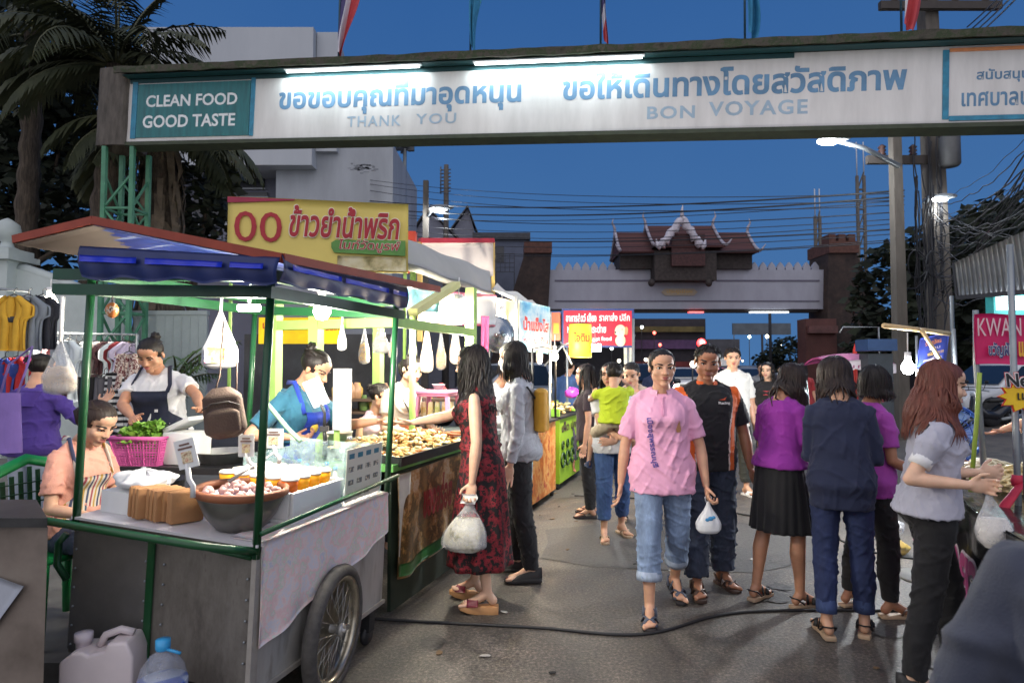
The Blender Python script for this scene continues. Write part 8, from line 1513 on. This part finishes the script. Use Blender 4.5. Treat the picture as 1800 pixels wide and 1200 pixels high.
# mother carrying the boy
p = gpt(1078, 944); WT = fab('white_tee', (222, 222, 224))
B = person('woman in a white tee and jeans carrying a small boy in lime green', p, R(6), 1.56, girth=1.04, head=(-35, 5, 0), lean=-5, tone=MID, voxel=.0085, legs=dict(R=(12, 3, 12, 10), L=(-4, 3, 8, 12)), arms=dict(R=dict(ik=(p.x+.03, p.y-.26, .93), pole=(-1, .2, -.6), hand=(1, -.1, .05), thumb=(0, 0, 1), palm=(0, 1, 0), curl=.3), L=dict(ik=(p.x-.03, p.y-.27, .86), pole=(1, .2, -.6), hand=(-1, -.1, .05), thumb=(0, 0, 1), palm=(0, 1, 0), curl=.3)), hair=dict(style='long', length=1.0, nl=85),
  wear=[trousers(DENIM('blue', (58, 84, 128)), .88, .018, 'jeans', .004, seed=6), top('tee_shirt', WT, .78, 1.345, .62, .022, .026, seed=4), sandals(BEIGE, BEIGE, .02)])
b0 = Vector((p.x-.02, p.y-.21, 0)); LIME = fab('lime_tee', (186, 206, 40))
Bb = person('small boy in a lime green tee and khaki shorts carried by a woman', (b0.x, b0.y, 0), R(174), 1.02, 'm', 1.10, cat='boy', sit=1.05, headscale=1.12, tone=MID, voxel=.0075, head=(-20, 12, 0), lean=6, legs=dict(R=(58, 30, 62, 10), L=(58, 30, 62, 10)), arms=dict(R=dict(up=(-.25, -.7, .1), fo=(.3, -.9, .3)), L=dict(up=(.35, -.6, -.3), fo=(-.2, -.9, .3))), hair=dict(style='short', vol=1.04), wear=[trousers(fab('khaki_short', (192, 178, 150)), .44, .016, 'shorts', waist=1.0), top('tee_shirt', LIME, .86, 1.345, .55, .022, .022, seed=9, fold=(.006, 46)), sandals(M('shoe_blue', S(45, 60, 95), .6), M('shoe_blue', S(45, 60, 95), .6), .016, style='shoe', name='shoe')])
p = P(1113, 640, 6.5)
person('woman with pulled back hair looking down just behind the woman carrying the boy', (p.x, 6.5, 0), R(-8), 1.575, head=(-18, 24, 0), tone=TAN, voxel=.009, hair=dict(style='bun'), legs=dict(R=(8, 3, 8, 8), L=(-4, 3, 6, 8)), wear=[trousers(DENIM('blue', (58, 84, 128)), .9, .018), top('tee_shirt', fab('beige_top', (196, 176, 156)), .80, 1.30, .5, .02, .022, seed=14, done=chest_letters('NEW', M('print_black', (.02, .02, .02), .6), -.07, 1.10, .14, .06, off=.03)), sandals(BEIGE, STRAPB)])
p = P(1033, 650, 6.6); person('long haired woman in dark clothes half hidden behind the boy in lime green', (p.x, 6.6, 0), R(-100), 1.54, tone=TAN, voxel=.010, hair=dict(style='long', length=1.3, nl=85), wear=[trousers(BLKP, 1., .02), top('tee_shirt', fab('dark_plum', (48, 36, 44)), .8, 1.34, .6, .02, .02), sandals(SOLED, STRAPB)])
# woman in purple top and black pleated skirt
p = gpt(1376, 1060); PUR = fab('purple_knit', (140, 42, 150))
B = person('woman in a purple top and short black pleated skirt looking down at her hands', p, R(118), 1.555, girth=.93, lean=6, head=(-6, 26, 0), tone=('midtan', (190, 138, 108)), voxel=.0062, legs=dict(R=(5, 3, 5, 12), L=(-6, 4, 6, 10)), arms=dict(R=dict(up=(-.18, -.15, -1), fo=(.25, -1, .18), curl=.9, thumb=(0, 0, 1)), L=dict(up=(.18, -.15, -1), fo=(-.25, -1, .22), curl=.9, thumb=(0, 0, 1))), hair=dict(style='long', length=1.4, nl=187, col=('darkbrown', (44, 32, 28)), seed=5),
  wear=[skirt(fab('black_pleats', (20, 20, 24)), .50, 1.03, .016, (.205, .185), 20, .008), top('purple_top', PUR, .90, 1.345, .78, .020, .026, seed=21, fold=(.004, 34), hemflare=.016, cuff=('RL', fab('purple_cuff', (128, 38, 138)), .02, .96)), sandals(BEIGE, STRAPB, .022, style='cross')])
q = MB(); a = B.spine(1.33)[0]; q.tube([a+Vector((-.08, -.05, 0)), B.ring(1.2, .03, 32)[22], B.ring(1.02, .03, 32)[24], B.ring(1.2, .03, 32)[26], a+Vector((.08, -.05, 0))], .007, 6, flat=.4); q.box(B.ring(.98, .04, 32)[24], (.06, .008, .09)); q.build('lanyard', M('lanyard_lilac', S(190, 180, 215), .6), B.root)
# woman in the navy sweater
p = gpt(1484, 1112); NAV = fab('navy_knit', (30, 38, 66))
B = person('woman in a long navy sweater and jeans seen from behind beside the purple polo woman', (p.x, p.y, 0), R(158), 1.58, girth=.93, lean=4, head=(12, 22, 0), tone=MID, legs=dict(R=(3, 3, 4, 10), L=(-5, 2, 6, 14)), arms=dict(R=dict(up=(-.14, -.06, -1), fo=(.1, -1, -.1), curl=.8), L=dict(up=(.04, -.22, -1), fo=(-.3, -1, .1), curl=.8)), hair=dict(style='bob', length=.95, nl=204, col=('darkbrown', (44, 32, 28)), seed=9, vol=1.08),
  wear=[trousers(DENIM('indigo', (38, 50, 88)), .94, .015, 'jeans', .0, cuff=(DENIM('indigo_cuff', (56, 72, 112)), .07), seed=12, fold=(.005, 40)), top('navy_sweater', NAV, .72, 1.345, 1.62, .024, .022, seed=31, fold=(.006, 30), hemflare=.012), sandals(BEIGE, STRAPB, .024, style='cross')])
# woman in the purple polo, in profile
p = gpt(1537, 1086); MAG = fab('magenta_polo', (158, 64, 160))
B2 = person('short haired woman in a purple polo facing right beyond the navy sweater woman', (p.x+.05, p.y+.1, 0), R(98), 1.52, girth=.96, lean=3, head=(8, 6, 0), tone=DEEP, legs=dict(R=(6, 3, 6, 10), L=(-4, 3, 6, 10)), hair=dict(style='bob', length=.6, nl=153, seed=4), arms=dict(R=dict(up=(-.15, .0, -1), fo=(.1, -.9, -.4), curl=1.1)), wear=[trousers(BLKP, .98, .016, seed=7), top('polo_shirt', MAG, .76, 1.345, .7, .022, .026, seed=7, collar=polo_collar(MAG)), sandals(BEIGE, M('strap_brown_leather', S(78, 56, 46), .5), .02)])
held_bag(B2, 'R', 'clear carrier bag of greens hanging between the navy sweater woman and the gray blouse woman', .17, .30, BAGC, M('bag_greens', S(130, 145, 95), .6, var=.4, vs=40), .45)
# woman in the gray blouse with reddish hair
p = Vector(((1628-900)/1100*3.08, 3.08, 0)); GRY = fab('gray_blouse', (172, 172, 186))
hb = P(1702, 852, 2.86)
B = person('woman with long reddish hair and gray blouse holding a bag at the noodle stall', p, R(72), 1.55, girth=.93, lean=3, head=(6, 8, 0), tone=FAIR, lips=(190, 90, 92), legs=dict(R=(-7, 2, 4, 8), L=(15, 4, 12, 8)), arms=dict(R=dict(ik=hb, pole=(-.2, .6, -1), curl=1.0, thumb=(0, 0, 1), hand=(.2, -1, -.05)), L=dict(ik=P(1720, 830, 3.22), pole=(.2, .6, -1), curl=.7, thumb=(0, 0, 1))), hair=dict(style='long', length=1.35, nl=204, col=('auburn', (112, 62, 50)), seed=12, wave=.35, am=104, push=.062),
  wear=[trousers(fab('black_slack', (20, 20, 24)), 1.0, .017, seed=15, fold=(.006, 30)), top('gray_blouse', GRY, .86, 1.345, .62, .022, .024, puff=.014, seed=41, fold=(.006, 36), hemflare=.014, cuff=('RL', fab('white_band', (226, 226, 228)), .055, .92)), sandals(SOLED, STRAPB, .02, style='shoe', name='shoe')])
held_bag(B, 'R', 'long white carrier bag hanging from the hand of the gray blouse woman', .15, .27, BAGC, M('white_contents', S(228, 222, 214), .7), .5, sway=.12)
# red dress woman
p = gpt(838, 1066); DRESS = Mmix('red_black_flowers', [(0, (.012, .008, .009)), (.47, (.16, .012, .018)), (.535, (.26, .02, .03)), (.62, (.014, .010, .011)), (.70, (.20, .016, .022))], 20, .8, 'CONSTANT', 3, bmp=.1)
hr = P(728, 742, 4.12)
B = person('woman in a red and black flowered sleeveless dress reaching towards the fried food', (p.x+.02, p.y+.02, 0), R(-98), 1.63, girth=1.08, lean=3, head=(0, 4, 0), tone=FAIR, legs=dict(R=(6, 3, 4, 8), L=(-3, 3, 4, 8)), foot_lift=.045, arms=dict(R=dict(ik=hr, pole=(-.4, .2, -1), hand=(.0, -1, -.1), thumb=(1, 0, .3), curl=.35), L=dict(up=(.22, .10, -1), fo=(.06, -.10, -1), curl=1.1)), hair=dict(style='long', length=1.5, nl=221, wave=1.0, seed=8, vol=1.05),
  wear=[skirt(DRESS, .27, 1.04, .016, (.235, .205), 9, .014, 'dress_skirt'), top('dress_bodice', DRESS, .96, 1.33, 0, .020, seed=51, fold=(.004, 34), hemflare=.0), sandals(M('wedge_tan', S(186, 138, 92), .6), M('strap_maroon', S(110, 30, 48), .5), .022, .055, style='wide')])
q = MB(); fw = B.HM @ Vector((0, -1, 0)); q.tube([B.hw(-.30, .05, .52), B.hw(-.28, -.36, .52), B.hw(-.15, -.40, .52), B.hw(0, -.42, .52), B.hw(.15, -.40, .52), B.hw(.28, -.36, .52), B.hw(.30, .05, .52)], .0022, 5)
for s in (-1, 1): q.tube([B.hw(s*.145+math.cos(a/10*6.283)*.10, -.385, .495+math.sin(a/10*6.283)*.075) for a in range(11)], .002, 5)
q.build('glasses', M('specs_dark', (.03, .025, .025), .3), B.root)
def tissue(t_, f): q = MB(); q.grid(lambda u, v: (-.05+.10*u+.01*math.sin(v*5), -.025+.004*math.sin(u*9), .02-.06*v), 6, 4, thick=.004); q.build('paper_slip', CARD, t_)
held_bag(B, 'L', 'large clear bag of white food boxes and greens held low by the red dress woman', .29, .33, BAGC, Mmix('box_food', [(.3, S(205, 205, 200)), (.5, S(190, 185, 165)), (.6, S(110, 105, 60)), (.7, S(150, 120, 70))], 7, .6, 'LINEAR'), .62, sway=-.15, pr=tissue)
# grey cardigan woman
p = gpt(903, 1014); CARG = fab('grey_cardigan', (176, 180, 186))
B = person('tall woman with a black bob and light grey cardigan behind the red dress woman', (p.x+.04, p.y, 0), R(-96), 1.71, girth=.98, head=(0, 8, 0), tone=FAIR, legs=dict(R=(4, 3, 5, 8), L=(-4, 3, 6, 8)), arms=dict(L=dict(up=(.16, .03, -1), fo=(.05, -.22, -1), curl=.4), R=dict(up=(-.15, -.3, -1), fo=(.1, -1, .1))), hair=dict(style='bob', length=.92, nl=204, seed=6), mask=True, wear=[trousers(BLKP, 1., .018, seed=9), top('grey_cardigan', CARG, .80, 1.345, 1.93, .022, .022, seed=61, fold=(.006, 32), collar=crew_collar(fab('coral_collar', (214, 130, 110)), .012, .02)), sandals(SOLED, STRAPB, .018, style='shoe', name='shoe')])
q = MB(); q.tube([B.ring(1.30, .035, 32)[3], B.ring(1.2, .05, 32)[7], B.ring(1.05, .05, 32)[8]], .012, 8, flat=.4); q.build('bag_strap', BLK, B.root)
t_ = thing('shoulder_bag', 'mustard yellow bag on the back of the grey cardigan woman', 'bag', B.root.matrix_basis @ (B.ring(1.13, .075, 32)[8])); q = MB(); q.grid(lambda u, v: (lambda a: (math.cos(a)*.06*(1-.1*v), math.sin(a)*.13, -.14+.28*v))(u*6.2832), 20, 8); q.ball((0, 0, .13), (.055, .12, .04)); q.ball((0, 0, -.13), (.055, .12, .03)); q.build('bag_body', M('mustard_bag', S(214, 160, 50), .6), t_)
# cooks
pav = .14
p = P(282, 640, 4.72); NVA = fab('navy_apron', (34, 40, 62))
B = person('smiling cook in a white tee and navy apron standing behind the pink basket', (p.x, 4.72, 0), R(6), 1.615, girth=1.12, z0=pav, lean=10, head=(-4, 22, 0), tone=('cook', (202, 148, 116)), lips=(190, 110, 100), arms=dict(R=dict(ik=P(232, 733, 4.3), pole=(-1, .1, -.4), curl=.5), L=dict(ik=P(352, 716, 4.35), pole=(1, .1, -.4), curl=.5)), hair=dict(style='bun', bun=(.08, .35, .95, .13)), wear=[trousers(BLKP, 1., .02), top('tee_shirt', WT, .80, 1.335, .62, .026, .03, seed=71, fold=(.006, 34)), apron(NVA, 1.235, .55, ex=.036, pic=lambda B, o: MB().box(B.ring(1.08, .045, 64)[50], (.022, .004, .02)).build('pocket_badge', CARD, o)), sandals(SOLED, STRAPB)])
p = P(520, 640, 4.1); TEAL = fab('teal_tee', (42, 98, 122))
B = person('cook in a teal tee and bright blue apron reaching over the fried food', (p.x, 4.1, 0), R(74), 1.655, girth=1.04, lean=9, head=(4, 22, 0), tone=('cook2', (206, 152, 122)), arms=dict(L=dict(ik=P(664, 740, 4.35), pole=(.6, 0, -1), hand=(.0, -1, -.25), curl=.6), R=dict(ik=P(512, 768, 3.85), pole=(-.8, .6, -1), curl=.8)), hair=dict(style='bun', bun=(0, .40, .92, .17)), wear=[trousers(BLKP, 1., .02), top('tee_shirt', TEAL, .80, 1.335, .80, .026, .03, seed=72, fold=(.006, 34)), apron(fab('blue_apron', (34, 64, 176)), 1.23, .6, ex=.036, pic=lambda B, o: MB().ball(B.ring(1.13, .042, 64)[46], (.035, .02, .035)).build('flower_print', M('print_sun', S(235, 195, 70), .6), o)), sandals(SOLED, STRAPB)])
p = P(712, 640, 5.35); CRM = fab('cream_tee', (214, 200, 188))
B = person('cook in a cream tee with a neck strap looking down behind the pink stool', (p.x, 5.35, 0), R(38), 1.63, girth=1.05, lean=5, head=(10, 16, 0), tone=FAIR, voxel=.008, arms=dict(R=dict(up=(-.15, -.1, -1), fo=(.4, -1, -.1), curl=.7), L=dict(up=(.15, -.1, -1), fo=(-.3, -1, -.1), curl=.7)), hair=dict(style='pony', length=.5), wear=[trousers(BLKP, 1., .02), top('tee_shirt', CRM, .8, 1.335, .6, .022, .026, seed=73)])
q = MB(); q.tube([B.ring(1.335, .02, 32)[18], B.ring(1.2, .03, 32)[22], B.ring(1.06, .035, 32)[24], B.ring(1.2, .03, 32)[26], B.ring(1.335, .02, 32)[30]], .006, 6); q.box(B.ring(1.04, .05, 32)[24], (.10, .03, .09)); q.build('neck_pouch', BLK, B.root)
p = P(660, 640, 5.3); person('small girl with tied hair in a pink sleeveless top beside the cream tee cook', (p.x, 5.3, 0), R(50), 1.36, headscale=1.03, cat='girl', tone=TAN, voxel=.009, head=(30, 10, 0), hair=dict(style='bun', bun=(0, .45, .75, .16)), wear=[trousers(BLKP, 1., .016), top('sleeveless_top', fab('pale_pink', (226, 190, 196)), .8, 1.32, 0, .016)])
p = P(872, 640, 6.3); person('seller in a white shirt and dark cap bending over trays behind the grey cardigan woman', (p.x, 6.3, 0), R(60), 1.60, lean=8, head=(0, 20, 0), tone=TAN, voxel=.009, hair=dict(style='long', length=.45, nl=68), arms=dict(R=dict(up=(-.15, -.3, -1), fo=(.2, -1, -.2))), wear=[trousers(BLKP, 1., .016), top('shirt', WT, .8, 1.335, .7, .022, .026), lambda B, *a: MB().lathe([(.40*B.hh, 0), (.39*B.hh, .08*B.hh), (.3*B.hh, .28*B.hh), (0, .36*B.hh)], B.hw(0, .04, .80), 20, rot=B.HM).build('cap', fab('cap_dark', (40, 40, 48)), B.root)])
for px, py, Y, tone_, lab, capc in ((957, 672, 8.9, TAN, 'seated person in a dark cap behind the snack heap', (34, 34, 44)), (985, 686, 8.8, DEEP, 'seated person with bowed head in a dark hood right behind the green counter', (30, 26, 30))):
    p = P(px, py, Y); person(lab, (p.x, Y, 0), R(-30), 1.5, 'm', sit=.50+(1.55-(py-645)*Y/1100-1.40), legs=dict(R=(85, 8, 85, 5), L=(85, 8, 85, 5)), lean=8, head=(0, 22, 0), tone=tone_, voxel=.011, hair=dict(style='short'), cat='person', wear=[trousers(BLKP, 1., .016), top('jacket', fab('dusk_jacket', (52, 50, 66)), .82, 1.345, 1.9, .025, .025), lambda B, *a: MB().lathe([(.40*B.hh, 0), (.39*B.hh, .08*B.hh), (.3*B.hh, .28*B.hh), (0, .36*B.hh)], B.hw(0, .04, .78), 20, rot=B.HM).build('cap', fab('cap_'+str(capc[0]), capc), B.root)])
p = P(1008, 640, 9.6); person('person in a blue denim shirt standing behind the glowing yellow lantern banner', (p.x, 10.4, 0), R(150), 1.64, 'm', tone=TAN, voxel=.011, hair=dict(style='short'), cat='person', wear=[trousers(BLKP, 1., .016), top('denim_shirt', DENIM('shirt_blue', (70, 100, 150)), .8, 1.345, 1.5, .03, .028)])
# seated girl in the striped apron
p = P(140, 640, 3.42); SAL = fab('salmon_tee', (222, 160, 140))
B = person('seated girl in a salmon tee and striped apron looking down at her work', (p.x, 3.42, 0), R(72), 1.50, girth=.86, z0=pav, sit=.53, lean=9, head=(4, 24, 0), tone=('girl', (216, 170, 140)), legs=dict(R=(84, 8, 84, 5), L=(84, 8, 84, 5)), arms=dict(R=dict(up=(-.16, -.12, -1), fo=(.2, -1, -.12), curl=.6), L=dict(up=(.16, -.2, -1), fo=(-.3, -1, -.1), curl=.6)), hair=dict(style='pony', length=.45, col=('softbrown', (52, 38, 32))), wear=[trousers(DENIM('dark', (52, 60, 78)), 1., .016), top('tee_shirt', SAL, .84, 1.335, .72, .022, .028, seed=81, fold=(.006, 36)), apron(Mstripe('apron_stripes', [S(225, 215, 200), S(200, 160, 80), S(225, 215, 200), S(70, 80, 110), S(225, 215, 200), S(170, 80, 90)], 15, 0, .8), 1.20, .84, ex=.032)])
# purple hoodie shopper at the far left
p = P(62, 640, 4.75); HOOD = fab('purple_hoodie', (84, 62, 150))
B = person('shopper in a purple hooded top and pink hair band facing the clothes racks', (p.x, 4.75, 0), R(172), 1.47, z0=pav, girth=1.12, head=(-8, 12, 0), tone=TAN, arms=dict(R=dict(up=(-.6, -.3, -.7), fo=(-.1, -.8, .5), curl=.5), L=dict(up=(.75, -.2, -.75), fo=(.2, -.8, .3), curl=.5)), hair=dict(style='bun', bun=(0, .50, .70, .15)), wear=[trousers(fab('pale_slack', (150, 160, 175)), 1., .02), top('hooded_top', HOOD, .80, 1.345, 1.85, .03, .03, seed=91, fold=(.008, 28)), sandals(SOLED, STRAPB)])
q = MB(); q.tube([B.hw(math.cos(a/16*6.283)*.13, .585, .70+math.sin(a/16*6.283)*.13) for a in range(17)], .008, 7); q.build('hair_band', M('band_pink', S(225, 70, 160), .5), B.root)
q = MB(); q.grid(lambda u, v: (lambda a: B.ring(1.30-.10*v, .03+.04*math.sin(v*3.1), 32)[0]*0+B.spine(1.31-.12*v)[0]+Vector((math.cos(a)*.13*(1-.3*v)*B.k, .06+math.sin(a)*.06*B.k+.02*v, .01)))(math.pi*u), 16, 10, thick=.012); q.build('hood', HOOD, B.root)
t_ = thing('tote_bag', 'lilac cloth tote hanging from the shoulder of the purple hooded shopper', 'bag', P(12, 795, 4.45)); q = MB(); q.grid(lambda u, v: (lambda a: (math.cos(a)*.11*(1-.25*v), math.sin(a)*.04*(1-.4*v), .42*v))(u*6.2832), 24, 10); q.add([(math.cos(a/24*6.2832)*.11, math.sin(a/24*6.2832)*.04, 0) for a in range(24)], [tuple(range(24))]); q.build('bag_body', fab('lilac_tote', (128, 104, 176)), t_); q = MB(); q.tube([(-.06, 0, .41), (-.02, .02, .62), (.12, .05, .75), (.10, .03, .6), (.06, 0, .41)], .012, 7, flat=.4); q.build('strap', fab('lilac_tote', (128, 104, 176)), t_)
# noodle seller reaching in from the right edge
hs = P(1722, 800, 4.25)
person('seller in a pale tee reaching across the noodle stall from the right edge', (4.08, 4.30, 0), R(-96), 1.62, 'm', lean=10, head=(0, 15, 0), tone=TAN, hair=dict(style='short'), arms=dict(L=dict(ik=hs, pole=(.5, .3, -1), hand=(0, -1, -.3), curl=.5), R=dict(ik=(3.45, 4.75, .98), pole=(-.5, .3, -1), curl=.5)), wear=[trousers(BLKP, 1., .016), top('tee_shirt', fab('pale_grey_tee', (205, 205, 202)), .8, 1.335, .55, .024, .028), sandals(SOLED, STRAPB)])
# shoulder of the shopper closest to us
SLT = fab('slate_tee', (66, 70, 84))
person('shopper in a slate tee whose shoulder fills the bottom right corner', (.965, .95, 0), R(150), 1.49, girth=1.2, tone=TAN, lean=4, head=(0, 5, 0), arms=dict(L=dict(up=(.36, -.05, -1), fo=(.1, -.5, -1)), R=dict(up=(-.36, .05, -1), fo=(-.1, -.5, -1))), hair=dict(style='bun'), wear=[trousers(BLKP, 1., .02), top('tee_shirt', SLT, .78, 1.345, 1.4, .03, .034, seed=95, fold=(.007, 17), collar=crew_collar(fab('slate_rib', (58, 62, 76)), .014, .02)), sandals(SOLED, STRAPB)])
